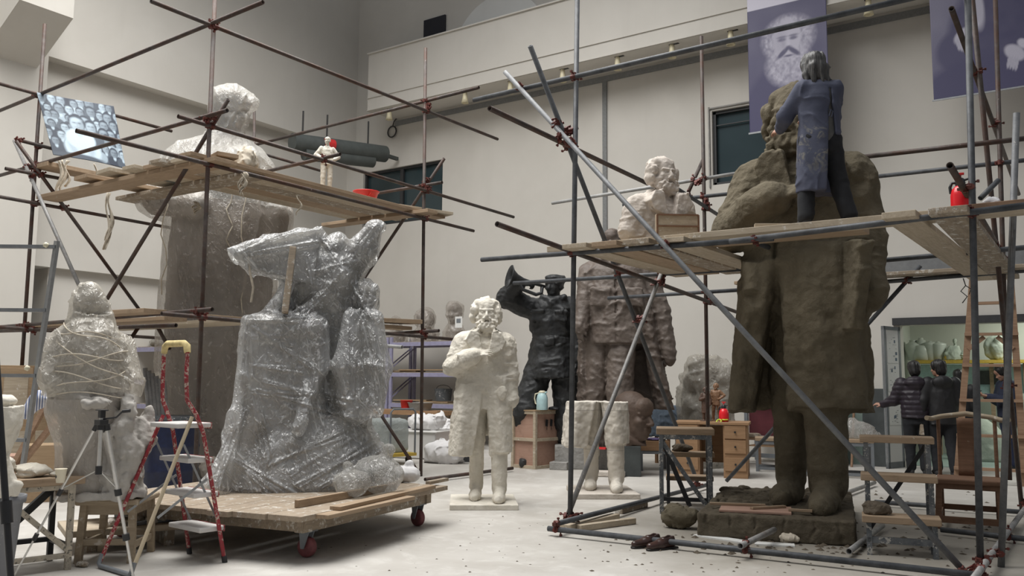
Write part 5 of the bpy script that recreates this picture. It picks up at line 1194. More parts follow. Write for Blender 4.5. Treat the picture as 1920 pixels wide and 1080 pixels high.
# wheeled platform
A = fl(566, 974, CZ-.02); Bp = fl(846, 913, CZ-.02); u_ = (Bp-A); LU = float(np.linalg.norm(u_)); ca = math.atan2(u_[1], u_[0])
t = thing('platform_cart', 'low wheeled wooden platform carrying the plastic-wrapped figure group', 'platform cart', (A[0], A[1], 0), ca)
WV = 2.35; m = MB(); y = .0; k = 0
while y < WV-.05:
    w = min(random.choice((.22, .28, .32)), WV-y); m.box((LU/2+random.uniform(-.06, .06)-.02*k, y+w/2, CZ-.022), (LU-random.uniform(0, .12), w-.008, .042)); y += w; k += 1
m.build('deck', M['deck_wood'], t, bevel=.004)
m = MB()
for y in (.16, WV/2, WV-.16): m.box((LU/2, y, CZ-.10), (LU-.35, .08, .11))
for x in (.22, LU-.25): m.box((x, WV/2, CZ-.10), (.08, WV-.2, .10))
m.build('frame', M['plank_dirty'], t)
m = MB().box((LU*.35, -.05, CZ-.02), (LU*.55, .12, .03)).box((LU*.52, .02, CZ+.012), (LU*.7, .10, .03), Rz(.04)).box((LU*.45, .30, CZ+.03), (LU*.6, .045, .06), Rz(-.03)); m.build('edge_board', M['plank_wood'], t, bevel=.003)
for x, y in ((.30, .18), (LU-.32, .18), (.30, WV-.2), (LU-.32, WV-.2)):
    r = .078; f = MB().box((x, y, CZ-.155), (.12, .12, .012)); f.cyl((x, y, CZ-.15), (x, y, CZ-.17), .035)
    for s in (-.035, .035): f.prism([(-.045, .0), (.045, .0), (.03, -.13), (-.0, -.13)], s-.004, s+.004, Rz(.5+(1.1 if x < LU/2 else .75)), (x, y, CZ-.16))
    c = f.build('caster', M['grey_paint'], t)
    MB().lathe([(.02, -.024), (r*.9, -.028), (r, -.018), (r, .018), (r*.9, .028), (.02, .024)], (x+.02, y+.01, r), 20, Rz(.5+(1.1 if x < LU/2 else .75)) @ Rx(math.pi/2)).build('wheel', M['wheel_red'], c)
# clear bags on the cart
def blobbag(label, px, py, D, z, rad, m, seed, flat=.75, cat='bag', name='plastic_bag'):
    rnd = random.Random(seed); p = fl(px, py, z); S = Sdf(); S.ell((0, 0, rad*flat), (rad, rad*.9, rad*flat), .02)
    for k in range(5): S.ell((rnd.uniform(-.6, .6)*rad, rnd.uniform(-.5, .5)*rad, rad*flat*rnd.uniform(.6, 1.3)), (rad*.5, rad*.5, rad*.45), rad*.15)
    S.cap((rad*.2, 0, rad*flat*1.6), (rad*.4, -.02, rad*flat*2.3), rad*.16, rad*.28, rad*.12); ground(S)
    o = part_mesh(name, S, m, None, rad/11, rad*.09, 2.2/rad, seed, 1.)
    return put(o, (p[0], p[1], z), rnd.uniform(0, 6), label, cat)
blobbag('clear plastic bag with pale lumps at the right end of the wheeled platform', 708, 925, 8.6, CZ+.0, .22, 'film_bag', 3)
blobbag('smaller clear plastic bag left of the pale one on the wheeled platform', 660, 932, 8.35, CZ+.0, .15, 'film_bag', 5)
blobbag('crumpled clear bag leaning on the wrapped group above the other bags', 684, 917, 8.9, CZ+.0, .16, 'film_bag', 8)
blobbag('dirty white foam wedge behind the bags on the wheeled platform', 756, 903, 9.2, CZ+.0, .15, 'sack_white', 9, .5, 'foam', 'foam_wedge')
for k, (px, py, ln, lb) in enumerate(((820, 905, .35, 'short grey offcut at the back right corner of the wheeled platform'), (630, 908, .7, 'wood lath lying in front of the wrapped group on the platform'))):
    p = fl(px, py, CZ+.02); put(MB().box((0, 0, .0), (ln, .06, .03)).build('wood_offcut', M['plank_dirty'], None, bevel=.003), (p[0], p[1], CZ+.036+.03*k), ca+.2*k, lb, 'wood offcut')
# wooden stool under the robed figure
sp = fl(196, 1056); t = thing('wooden_stool', 'square plaster-splashed wooden stool under the robed plastic-wrapped figure', 'stool', (sp[0], sp[1], 0), face_cam(sp, -.35))
def stool(t, w, d, h, m, th=.045, lw=.05):
    MB().box((0, d/2, h-th/2), (w+.06, d+.06, th)).build('seat', M[m], t, bevel=.012)
    for x in (-1, 1):
        for y in (0, 1): MB().bar((x*(w/2-.01), y*d, 0), (x*(w/2-.025), .02+y*(d-.04), h-th), lw, lw, (0, 1, 0)).build('leg', M[m], t, bevel=.004)
    r = MB().box((0, .02, h-th-.035), (w-.04, .022, .07)).box((0, d-.02, h-th-.035), (w-.04, .022, .07)); 
    for x in (-1, 1): r.box((x*(w/2-.02), d/2, h-th-.035), (.022, d-.04, .07))
    r.build('apron', M[m], t); r = MB()
    for y in (.0, d): r.box((0, y, h*.33), (w-.03, .025, .045))
    for x in (-1, 1): r.box((x*(w/2-.012), d/2, h*.27), (.025, d, .045))
    r.build('stretcher', M[m], t); return t
stool(t, .40, .44, SZ-.005, 'stool_wood')
# plaster-caked work stand
p0 = fl(126, 1068); t = thing('work_stand', 'plaster-caked steel work stand with thick wooden top at the left', 'stand', (p0[0], p0[1], 0), face_cam(p0, .30)); HT = .60
def bars(name, m, segs, w, parent, ref=(0, 1, 0)):
    b_ = MB()
    for a_, c_ in segs: b_.bar(a_, c_, w, w, ref)
    return b_.build(name, M[m], parent, bevel=.003)
WS, DS = .44, .42
MB().box((-WS/2+.01, DS/2, HT+.025), (WS+.14, DS+.06, .055)).build('top', M['plank_wood'], t, bevel=.006)
for x in (0, -WS):
    for y in (0, DS): bars('leg', 'stand_plastered' if y == 0 else 'black_steel', [((x, y, 0), (x, y, HT))], .04, t)
for sg in (((0, 0, HT-.02), (-WS, 0, HT-.02)), ((0, 0, .10), (-WS, 0, .10))): bars('rail', 'stand_plastered', [sg], .035, t)
for sg in (((0, 0, .16), (0, DS, .16)), ((-WS, DS, .16), (0, DS, .16)), ((-WS, 0, HT-.02), (-WS, DS, HT-.02))): bars('rail', 'black_steel', [sg], .035, t)
bars('brace', 'stand_plastered', [((-WS, 0, HT-.06), (0, 0, .13))], .035, t); bars('brace', 'black_steel', [((-WS, DS, .12), (0, DS, HT-.06))], .05, t)
TM = lambda x, y, z: np.array(pmat(t) @ Vector((x, y, z)))
# plaster debris and cup on the stand
def lump(name, label, loc, r, m, seed, cat, rz=0., n=7, h=None, amp=.010):
    rnd = random.Random(seed); S = Sdf(); r = np.array(r, float); S.ell((0, 0, r[2]*.8), r*.8, .01)
    for k in range(n): S.ell((rnd.uniform(-.6, .6)*r[0], rnd.uniform(-.6, .6)*r[1], rnd.uniform(.3, 1.1)*r[2]), r*rnd.uniform(.3, .55), float(min(r))*.2)
    ground(S); o = part_mesh(name, S, m, None, h or float(min(r))/8, max(amp*.6, .22*float(min(r))), 1.5/float(max(r)), seed, 1., (1, 1, 1)); return put(o, loc, rz, label, cat)
ST = t; zt_ = HT+.0535
lump('plaster_lump', 'broad flat plaster lump beside the paper cup on the work stand', TM(-.22, .16, zt_), (.16, .12, .055), 'plaster', 3, 'plaster lump')
lump('plaster_lump', 'ragged white plaster lump at the left end of the work stand', TM(-.42, .20, zt_), (.11, .10, .10), 'plaster', 4, 'plaster lump')
lump('plaster_lump', 'thin plaster scrap in front of the paper cup', TM(-.09, .06, zt_), (.07, .05, .02), 'plaster', 6, 'plaster lump')
p = fl(113, 905, zt_); t = thing('paper_cup', 'cream paper cup with a dark leaf mark on the work stand', 'cup', p)
MB().lathe([(.026, 0), (.037, .088), (.039, .090), (.039, .093), (.035, .093), (.025, .006)], n=24).build('cup_body', M['paper_cup'], t)
m = MB()
for k, (th, z, s) in enumerate(((-1.9, .048, .010), (-1.65, .036, .009), (-1.45, .043, .011))):
    rr = .0265+.0125*z/.088+.0006; m.prism([(-s*.4, 0), (0, -s), (s*.5, 0), (.0, s)], -.0005, .0005, Rz(th+math.pi/2), (rr*math.cos(th), rr*math.sin(th), z))
m.build('printed_leaf', M['black_plastic'], t)
# grey bin with the big plaster fragment, at the left edge
p = ad(-4, 985, 5.62); t = thing('grey_bin', 'tall grey plastic bin at the left edge under the large plaster fragment', 'bin', (p[0], p[1], 0)); BH_ = .60
MB().lathe([(.085, 0), (.095, .05), (.135, BH_-.05), (.152, BH_-.045), (.156, BH_), (.14, BH_), (.13, BH_-.03)], n=28).build('bin_body', M['grey_bucket'], t)
q = Loc(8, 905, 5.62); t = thing('plaster_fragment', 'large cream plaster cast fragment on the grey bin at the left edge', 'plaster fragment', (q.P[0], q.P[1], BH_), face_cam(q.P))
S = Sdf(); S.loft(q.keys([(738, -70, 43, .17, 0), (765, -66, 42, .17, 0), (795, -55, 34, .14, 0), (818, -40, 22, .1, 0), (835, -34, 14, .08, 0)]), .03); S.ell(q(-15, 728), (.17, .13, .05), .03)
S.loft(q.keys([(905, -35, 35, .13, 0), (870, -30, 30, .11, 0), (830, -28, 16, .09, 0)]), .03); 
for k in range(16): S.ell(q(random.uniform(-20, 34), random.uniform(805, 900), -.07), (.035, .03, .03), .015)
ground(S); cast('body', S, 'plaster', t, .0075, .006, 16., 3.)
# black stand leg at the very edge
a0 = ad(-6, 690, 4.1); b0 = ad(20, 1085, 3.9); p = b0+(b0-a0)*(b0[2]/(a0[2]-b0[2])); t = thing('light_stand', 'black tubular stand leg cutting the lower left corner', 'stand', p)
b0 = to_local(t, np.array([a0]))[0]; MB().cyl((0, 0, 0), b0*1.25, .015).build('pole', M['black_plastic'], t); MB().cyl(b0*.50, b0*.57, .026).build('clamp', M['black_plastic'], t)
# silver tripod
hd_ = ad(190, 792, 5.92); ft = [fl(250, 1084), fl(24, 1084), fl(238, 1016)]
t = thing('camera_tripod', 'silver camera tripod with a black head standing in front of the robed figure', 'tripod', (hd_[0], hd_[1], 0)); h0 = to_local(t, np.array([hd_]))[0]
rt3 = np.array([RT[0], RT[1], 0]); 
MB().cyl(h0+[0, 0, -.10], h0+[0, 0, .05], .014).cyl(h0+[0, 0, -.34], h0+[0, 0, -.08], .013).build('center_column', M['alu'], t)
m = MB().box(h0+[0, 0, .0], (.075, .06, .035)).box(h0+[0, 0, .055], (.036, .036, .05)).box(h0+[0, 0, .082], (.075, .055, .008)).cyl(h0, h0+[0, 0, -.05], .028)
hdl = [h0+[0, 0, .02], h0+rt3*.10+[0, 0, .035], h0+rt3*.14+[0, 0, .075], h0+rt3*.19+[0, 0, .08]]; m.tube(hdl[:3], .007, 6).tube(hdl[2:], .012, 8); m.build('head', M['black_plastic'], t, bevel=.003)
MB().cyl(h0+[0, 0, -.345], h0+[0, 0, -.29], .022).build('column_collar', M['black_plastic'], t)
for k, f_ in enumerate(ft):
    f_ = to_local(t, np.array([f_]))[0]; d = f_-h0; d0 = h0+d*.03; hz_ = np.array([d[0], d[1], 0]); hz_ /= np.linalg.norm(hz_); d0 = h0+hz_*.03+[0, 0, -.01]; d = f_-d0; r = (.0125, .008, .0125)[k]
    lg = MB().cyl(d0, d0+d*.45, r*1.15).cyl(d0+d*.43, d0+d*.74, r*.95).cyl(d0+d*.72, f_, r*.78).build('leg', M['alu'], t)
    for a_ in (.02, .44, .73): MB().cyl(d0+d*(a_-.018), d0+d*(a_+.022), r*1.9).build('leg_clamp', M['black_plastic'], lg)
    MB().cyl(h0+[0, 0, -.315], d0+d*.42, .004, n=6).build('spreader', M['alu'], t)
# red step ladder
F1, F2, R1, R2 = fl(356, 1039), fl(421, 1054), fl(184, 1064), fl(247, 1086)
cF = (F1+F2)/2; cR = (R1+R2)/2; yx = cF-cR; L_ = float(np.linalg.norm(yx)); la = math.atan2(yx[1], yx[0])   # local x runs from the rear feet to the step side
ctr = (cF+cR)/2; t = thing('step_ladder', 'red paint-chipped folding step ladder with yellow foam on its handle', 'step ladder', (ctr[0], ctr[1], 0), la)
HW = .215; HH = 1.08; xh = .06; topz = 1.62
def lp(x, y, z): return np.array([x, y, z])
for s in (-1, 1):
    MB().tube([lp(L_/2, s*(HW+.03), .0), lp(xh+.09, s*HW, HH-.12), lp(xh+.03, s*HW*.95, HH+.02), lp(xh-.03, s*HW*.82, HH+.12), lp(xh-.04, s*HW*.78, HH+.28), lp(xh-.04, s*HW*.78, topz-.06)], .0155, 10).build('front_rail', M['ladder_red'], t)
    MB().tube([lp(-L_/2, s*(HW+.02), .03), lp(xh, s*HW*.95, HH+.0)], .0145, 10).build('rear_rail', M['ladder_red' if s > 0 else 'ladder_bare'], t)
    MB().bar(lp(-L_/2+.18, s*HW, .38), lp(L_/2-.16, s*HW, .62), .018, .005, (0, 1, 0)).bar(lp(L_/2-.02, s*(HW-.01), .25), lp(xh-.05, s*HW*.9, HH-.2), .016, .005, (0, 1, 0)).build('stay_bar', M['alu_dark'], t)
    MB().cyl((L_/2, s*(HW+.03), 0), (L_/2-.01, s*(HW+.03), .05), .02).build('rubber_foot', M['black_rubber'], t)
MB().tube([lp(xh-.04, -HW*.78, topz-.07), lp(xh-.04, -HW*.72, topz-.02), lp(xh-.04, -HW*.55, topz), lp(xh-.04, HW*.55, topz), lp(xh-.04, HW*.72, topz-.02), lp(xh-.04, HW*.78, topz-.07)], [.024, .027, .025, .027, .025, .022], 10).build('handle_foam', M['foam_yellow'], t)
MB().tube([lp(-L_/2+.02, -HW-.02, .10), lp(-L_/2, -HW-.02, .035), lp(-L_/2, -HW, .02), lp(-L_/2, HW, .02), lp(-L_/2, HW+.02, .035), lp(-L_/2+.02, HW+.02, .10)], .017, 8).build('rear_foot_bar', M['grey_paint'], t)
for k in range(4):
    z = .25+.255*k; x = L_/2+(xh+.09-L_/2)*z/(HH-.12); w_ = HW+.03-.03*z
    s_ = MB().box((x-.05, 0, z), (.20 if k < 3 else .27, 2*w_-.03, .035)).build('step', M['step_dusty'], t, bevel=.008)
    MB().box((x+.055 if k < 3 else x+.09, 0, z-.004), (.01, 2*w_-.04, .045)).build('step_edge', M['ladder_red'], s_)
# aluminium ladder, left
D = 7.5; a0 = ad(107, 452, D); b0 = fl(22, 1012); t = thing('aluminium_ladder', 'grey aluminium ladder with small cream knobs at the left edge', 'ladder', (b0[0], b0[1], 0)); tp = to_local(t, np.array([a0]))[0]
off_ = -rt3*.62; 
for o_ in (np.zeros(3), off_): MB().bar(o_, o_*.9+tp, .05, .028, (0, 1, 0)).build('rail', M['alu_dark'], t)
for f_ in (.98, .765, .545, .33, .13):
    r = MB().bar(tp*f_+off_*(.9+.1*(1-f_)), tp*f_, .045, .03, (0, 0, 1)).build('rung', M['alu_dark'], t)
for f_ in (.985, .57): MB().lathe([(.008, -.02), (.022, -.012), (.022, .012), (.008, .02)], tp*f_-rt3*.06+[0, -.03, .0], 12, Rx(1.2)).build('knob', M['cream_plastic'], t)
# low board with plaster crumbs behind the stool
p = fl(345, 985, .16); p2 = fl(150, 1000, .16); a_ = math.atan2(*(p-p2)[[1, 0]]); t = thing('low_bench', 'low wooden bench board strewn with plaster crumbs behind the stool', 'bench', ((p[0]+p2[0])/2, (p[1]+p2[1])/2, 0), a_)
Lb = float(np.linalg.norm(p-p2))+.2; MB().box((0, .3, .155), (Lb, .62, .05)).build('top', M['plank_pale'], t, bevel=.005)
for x in (-1, 1): MB().box((x*(Lb/2-.2), .3, .065), (.08, .5, .13)).build('leg', M['plank_dirty'], t)
for k in range(7):
    q = pmat(t) @ Vector((random.uniform(-.4, .4)*Lb, random.uniform(.05, .5), .18)); lump('plaster_crumb', ['coarse plaster crumb on the low bench, nearest the stool leg', 'plaster chunk at the left end of the low bench', 'plaster chip on the low bench under the tripod column', 'flat plaster chip near the right end of the low bench', 'plaster scrap behind the stool on the low bench', 'small plaster crumb near the back edge of the low bench', 'rounded plaster crumb by the red ladder on the low bench'][k], q, (random.uniform(.04, .09), .05, random.uniform(.02, .05)), 'plaster_grey', 40+k, 'plaster crumb')
q = pmat(t) @ Vector((.15*Lb, .12, .18)); put(MB().box((0, 0, .012), (.34, .10, .022)).build('slate_strip', M['grey_paint'], None, bevel=.003), q, a_+.3, 'dark grey strip lying on the low bench behind the tripod leg', 'strip')
p = fl(315, 955, .18); lump('crumpled_paper', 'crumpled white paper sheet on the low bench near the ladder', (p[0], p[1], .18), (.16, .12, .04), 'cloth_white', 61, 'paper')
p = fl(153, 1062); lump('glove', 'dark work glove lying on the floor beside the stool leg', (p[0], p[1], 0), (.07, .05, .022), 'plank_dirty', 62, 'glove')
# blue barrel behind the ladder, pipes, boards
p = fl(318, 925); t = thing('navy_barrel', 'dark blue barrel with a dusty lid behind the red ladder', 'barrel', (p[0], p[1], 0)); R_ = .31
MB().lathe([(R_*.95, 0), (R_, .03), (R_, .26), (R_*1.03, .28), (R_, .30), (R_, .54), (R_*1.03, .56), (R_, .58), (R_, .86), (R_*.97, .89)], n=32).build('barrel_body', M['tarp_navy'], t); MB().lathe([(R_*1.02, .87), (R_*1.02, .91), (R_*.9, .92)], n=32).build('lid', M['bucket_grey'], t)
p = fl(398, 905); lump('plaster_block', 'pale rounded plaster block behind the ladder at the right', (p[0], p[1], 0), (.25, .2, .20), 'plaster_grey', 63, 'plaster block')
for k in range(6):
    a0 = ad(272+7*k, 690+5*k, 10.6); f_ = fl(292+7*k, 925); put(MB().pipe((0, 0, 0), np.array(a0)-f_, .028, .022).build('steel_pipe', M['steel_grey'], None), f_, 0, ['first from the left of the grey pipes leaning behind the red ladder', 'second from the left of the grey pipes leaning behind the red ladder', 'third from the left of the grey pipes leaning behind the red ladder', 'fourth from the left of the grey pipes leaning behind the red ladder', 'fifth from the left of the grey pipes leaning behind the red ladder', 'rightmost of the grey pipes leaning behind the red ladder'][k], 'pipe', 'grey pipes behind the ladder')
# cabinet, boxes and covered bundle at the far left
p = fl(50, 905); t = thing('wood_cabinet', 'pale wooden cabinet with panelled doors at the far left', 'cabinet', (p[0], p[1], 0), face_cam(p, .1))
MB().box((0, .25, .76), (.80, .5, 1.52)).build('carcass', M['cabinet_wood'], t, bevel=.005)
for x in (-.2, .2):
    d = MB().box((x, -.012, .78), (.385, .022, 1.42)); dd_ = d.build('door', M['cabinet_wood'], t, bevel=.004)
    MB().box((x, -.026, 1.14), (.28, .008, .5)).box((x, -.026, .42), (.28, .008, .5)).build('door_panel', M['plank_pale'], dd_, bevel=.003)
for k, (x, y, z, w_, h_, m_, lb) in enumerate(((18, 905, 0, .5, .5, 'ply_red', 'reddish wooden crate below the striped cloth at the far left'), (92, 905, 0, .45, .62, 'cabinet_wood', 'tall pale wooden box behind the plastic veil of the robed figure'))):
    p = fl(x, y)*[1, 1, 0]; p = p*.86; put(MB().box((0, 0, h_/2), (w_, .4, h_)).box((0, -.202, h_*.5), (w_*.9, .02, .05)).build('wooden_box', M[m_], None, bevel=.006), p, face_cam(p), lb, 'box')
p = fl(60, 935); S = Sdf(); S.ell((0, 0, .18), (.42, .3, .26), .05); S.ell((.2, 0, .1), (.36, .3, .2), .1); S.ell((-.2, .0, .12), (.3, .3, .22), .1); ground(S)
put(part_mesh('covered_bundle', S, 'film_blue', None, .02, .03, 3., 4.), (p[0], p[1], 0), face_cam(p), 'low bundle covered with pale blue plastic behind the work stand', 'bundle')
p = ad(72, 752, 8.4); S = Sdf(); S.path([(-.1, 0, -.12), (0, 0, .02), (.12, .02, .0)], [.05, .07, .05], .04); o = part_mesh('striped_cloth', S, 'striped_cloth', None, .008, .01, 10., 2.); put(o, p, face_cam(p), 'blue and white striped cloth hooked over the ladder rail', 'cloth')
for k, (a_, b_) in enumerate((((88, 755), (48, 830)), ((104, 790), (68, 835)))):
    pa, pb_ = ad(*a_, 8.9), ad(*b_, 8.9); pb_[2] = max(pb_[2], 0); f_ = pb_+(pb_-pa)*(pb_[2]/max(pa[2]-pb_[2], .01)); put(MB().bar((0, 0, 0), pa-f_, .07, .03, (0, 1, 0)).build('dark_batten', M['ladder_wood'], None), f_, 0, ['upper dark brown batten leaning behind the striped cloth', 'lower dark brown batten leaning beside the plastic veil'][k], 'batten')
print('t fg', round(time.time()-T0, 1))
# ------------------------------------------------------------------ back of the hall
def shelf(label, x0, x1, y, zs, dpt, beams=True):
    t = thing('storage_shelf', label, 'shelf', (x0, y, 0), 0, 'lavender storage shelves'); W_ = x1-x0
    for x in (0, W_):
        for yy in (0, dpt): MB().box((x, yy, (max(zs)+.12)/2), (.07, .05, max(zs)+.12)).build('post', M['lavender_steel'], t, bevel=.004)
        b_ = MB()
        for i in range(len(zs)-1): b_.bar((x, 0, zs[i]+.1), (x, dpt, zs[i+1]-.1), .025, .02, (1, 0, 0))
        for z in zs: b_.box((x, dpt/2, z-.03), (.03, dpt, .04))
        b_.build('side_brace', M['lavender_steel'], t)
    for z in zs:
        MB().box((W_/2, 0, z-.045), (W_, .045, .09)).box((W_/2, dpt, z-.045), (W_, .045, .09)).build('beam', M['lavender_steel'], t, bevel=.004)
        MB().box((W_/2, dpt/2, z+.008), (W_-.04, dpt-.03, .016)).build('deck', M['plank_dirty'], t)
    return t
YS = 14.75; zs = [float(ay(790, y, YS)[2]) for y in (757, 699, 641)]
xs0 = float(ay(733, 700, YS)[0]); xs1 = float(ay(905, 700, YS)[0])
shelf('lavender steel storage shelf behind the white standing statue', xs0, xs1, YS, zs, .8)
shelf('lavender steel storage shelf continuing left behind the wrapped figure group', xs0-3.1, xs0-.12, YS, zs, .8)
# shelf on the left, seen beside the robed figure
xl0, xl1 = float(ay(150, 740, 10.4)[0]), float(ay(330, 740, 10.4)[0]); zl_ = [float(ay(250, y, 10.4)[2]) for y in (830, 757, 712, 652)]
shelf('lavender steel storage shelf seen between the robed figure and the red ladder', xl0-1.1, xl1, 10.4, [max(.2, z) for z in zl_], .7)
for k, (px, py, r, lb) in enumerate(((265, 700, .22, 'grey plaster remnant on the left shelf above the red ladder handle'), (310, 690, .18, 'pale plaster remnant on the left shelf right of the ladder handle'), (262, 640, .26, 'dusty cloth bundle on top of the left shelf'), (300, 648, .2, 'grey bundle on top of the left shelf beside the large wrapped statue'))):
    p = ay(px, py, 10.75); zz = min(zl_, key=lambda z: abs(z-p[2])); lump('bundle', lb, (p[0], p[1], max(.2, zz)+.016), (r*1.3, r, r*.6), ['plaster_grey', 'plaster', 'clay_wrapped', 'clay_grey', 'clay_dark'][k], 70+k, 'bundle')
# wrapped busts on the shelf
def wrapped_bust(px, y0, y1, wpx, label, rz, fm, seed, hat=False):
    p = ay(px, y0, YS+.38); D = dep(p); k = D/F; H_ = (y0-y1)*k; w_ = wpx*k
    t = thing('wrapped_bust', label, 'wrapped bust', (p[0], p[1], zs[2]+.018), face_cam(p, rz)); S = Sdf()
    S.loft([(0, 0, 0, w_*.34, w_*.26), (.25*H_, 0, 0, w_*.36, w_*.26), (.42*H_, 0, 0, w_*.2, w_*.18), (.5*H_, 0, 0, w_*.15, w_*.15)], .05); head(S, (0, -.02, .72*H_), .52*H_, None, .8 if hat else 0, 'mane' if hat else 'short'); ground(S)
    cast('body', S, 'clay_wrapped', t, H_/46, .01, 8., seed); wrap('plastic_wrap', S, fm, t, H_/40, .035, .03, 4., seed, (1, 1, .7)); return t
wrapped_bust(742, 641, 594, 52, 'grey wrapped bust on the shelf, nearest the wrapped figure group', .5, 'film_dusty', 3.)
wrapped_bust(797, 641, 580, 60, 'bushy-headed bust wrapped in film on the shelf behind the scaffold foot', .2, 'film_dusty', 5., True)
wb = wrapped_bust(852, 641, 568, 50, 'tallest wrapped bust on the shelf, beside the white statue head', -.3, 'film_dusty', 8.)
p = ay(860, 604, YS+.05); put(MB().box((0, 0, 0), (.17, .004, .24)).build('paper_sheet', M['paper'], None), p, .2, 'white printed sheet stuck on the tallest wrapped bust', 'paper sheet')
m = MB().box((0, 0, 0), (.10, .003, .09)); put(m.build('paper_sheet', M['black_plastic'], None) if False else m.build('photo_print', M['grey_paint'], None), p+np.array([0, -.006, .03]), .2, 'small dark picture on the white sheet of the tallest wrapped bust', 'picture')
for k, (px, pyz, ln, lb) in enumerate(((760, 1, .9, 'thin plywood sheet on the middle shelf left of the scaffold foot'), (800, 1, 1.3, 'long plywood sheet on the middle shelf behind the scaffold foot'), (820, 0, .7, 'thin board on the lower shelf beside the dark bucket'), (775, 0, .8, 'thin board on the lower shelf left of the scaffold foot'))):
    p = ay(px, 700, YS+.3); put(MB().box((0, 0, .02), (ln, .35, .025)).build('plywood_sheet', M['cabinet_wood'], None), (p[0], p[1], zs[pyz]+.018+.028*(k % 2)), .1*k, lb, 'plywood sheet')
p = ay(831, 757, YS+.35); t = thing('paint_bucket', 'dark splashed bucket on the lower shelf beside the white statue coat', 'bucket', (p[0], p[1], zs[0]+.018+.05))
MB().lathe([(.17, 0), (.20, .25), (.205, .26), (.19, .26), (.16, .02)], n=20).build('bucket_body', M['bucket_grey'], t); MB().tube([(.2*math.cos(a_), .0, .25+.09*math.sin(a_)) for a_ in np.linspace(0, math.pi, 9)], .006, 5).build('handle', M['wire'], t)
# workbench, trolley, sacks below the shelf
p = ay(775, 850, 14.2); t = thing('work_bench', 'brown wooden bench in front of the storage shelf', 'bench', (p[0], 13.9, 0)); 
MB().box((0, 0, .72), (2.2, .55, .09)).build('top', M['desk_wood'], t)
for x in (-1, 1):
    for y in (-.2, .2): MB().box((x*1.0, y, .34), (.07, .07, .68)).build('leg', M['plank_dirty'], t)
for px, lb, r_, h_, m_ in ((762, 'red plastic tub on the brown bench in front of the shelf', .13, .2, 'red_plastic'), (788, 'pale basin on the brown bench beside the red tub', .26, .16, 'concrete_block')):
    p = ay(px, 770, 13.85); put(MB().lathe([(r_*.8, 0), (r_, h_), (r_*1.06, h_), (r_*.95, h_-.01), (r_*.75, .02)], n=20).build('tub' if r_ < .2 else 'basin', M[m_], None), (p[0], 13.85, .765), 0, lb, 'tub' if r_ < .2 else 'basin')
p = fl(725, 868); t = thing('hand_trolley', 'yellow hand trolley with a tubular handle behind the wrapped group', 'trolley', (p[0], p[1], 0), -.2)
MB().box((0, 0, .16), (.9, .55, .05)).build('deck', M['yellow_paint'], t); MB().tube([(.43, -.25, .16), (.43, -.25, .85), (.43, -.2, .9), (.43, .2, .9), (.43, .25, .85), (.43, .25, .16)], .016, 8).build('handle', M['grey_paint'], t)
for x in (-.33, .33):
    for y in (-.2, .2): MB().cyl((x, y-.02, .068), (x, y+.02, .068), .066).build('wheel', M['black_rubber'], t)
S = Sdf(); S.box((0, 0, .27), (.36, .24, .27), .08, .03); ground(S); put(part_mesh('wrapped_block', S, 'film_blue', None, .022, .02, 4., 3.), np.array(pmat(t) @ Vector((-.05, 0, .19))), -.2, 'plastic-wrapped block on the yellow hand trolley', 'block')
p = fl(785, 858); t = thing('storage_tub', 'square white dusty tub on the floor left of the white sacks', 'tub', (p[0], p[1], 0), .2)
MB().box((0, 0, .24), (.95, .6, .46), None, 1.06).build('tub_body', M['foamboard'], t, bevel=.02); MB().box((0, 0, .475), (1.06, .68, .03)).build('rim', M['foamboard'], t, bevel=.01)
def sack(label, px, py, rx_, rz_, rise, seed, z=0., m_='sack_white', D=None):
    p = fl(px, py) if D is None else ad(px, py, D); S = Sdf(); S.ell((0, 0, rise*.5), (rx_, rx_*.7, rise*.52), .03); S.box((0, 0, rise*.45), (rx_*.8, rx_*.5, rise*.42), .08, .05); S.cap((rx_*.6, 0, rise*.55), (rx_*.95, 0, rise*.75), .09, .11, .06); ground(S)
    return put(part_mesh('sack', S, m_, None, .016, .05, 6.5, seed, 1., (1, 1, 1)), (p[0], p[1], z), rz_, label, 'sack', None)
sack('white woven sack lying on the floor beside the white statue coat', 832, 868, .36, .2, .36, 3.); sack('white woven sack heaped on top behind the first one', 838, 852, .34, 1.2, .62, 5.); sack('white sack lying on the square tub', 795, 825, .3, .3, .26, 8., .49, D=dep(fl(785, 858)))
S = Sdf(); S.ell((0, 0, .2), (.55, .3, .35), .1); S.ell((.3, 0, .25), (.4, .3, .4), .1); ground(S); p = fl(828, 842); put(part_mesh('brown_bundle', S, 'grey_fur', None, .03, .05, 5., 4.), (p[0], p[1]+.3, 0), 0, 'dark brown shaggy bundle under the shelf behind the white sacks', 'bundle')
p = fl(862, 862); t = thing('dustpan', 'red dustpan leaning beside the white statue leg', 'dustpan', (p[0], p[1], 0), .4); MB().box((0, 0, .17), (.22, .02, .30), Rx(.2)).box((0, .05, .02), (.22, .14, .02)).build('pan', M['red_plastic'], t); MB().cyl((0, .0, .28), (0, .06, .5), .013).build('handle', M['red_plastic'], t)
p = fl(876, 866); t = thing('brush', 'black broom head on the floor beside the red dustpan', 'brush', (p[0], p[1], 0), .2); MB().box((0, 0, .11), (.32, .06, .05)).build('block', M['black_plastic'], t); MB().box((0, 0, .045), (.34, .09, .09), None, .8).build('bristles', M['black_rubber'], t)
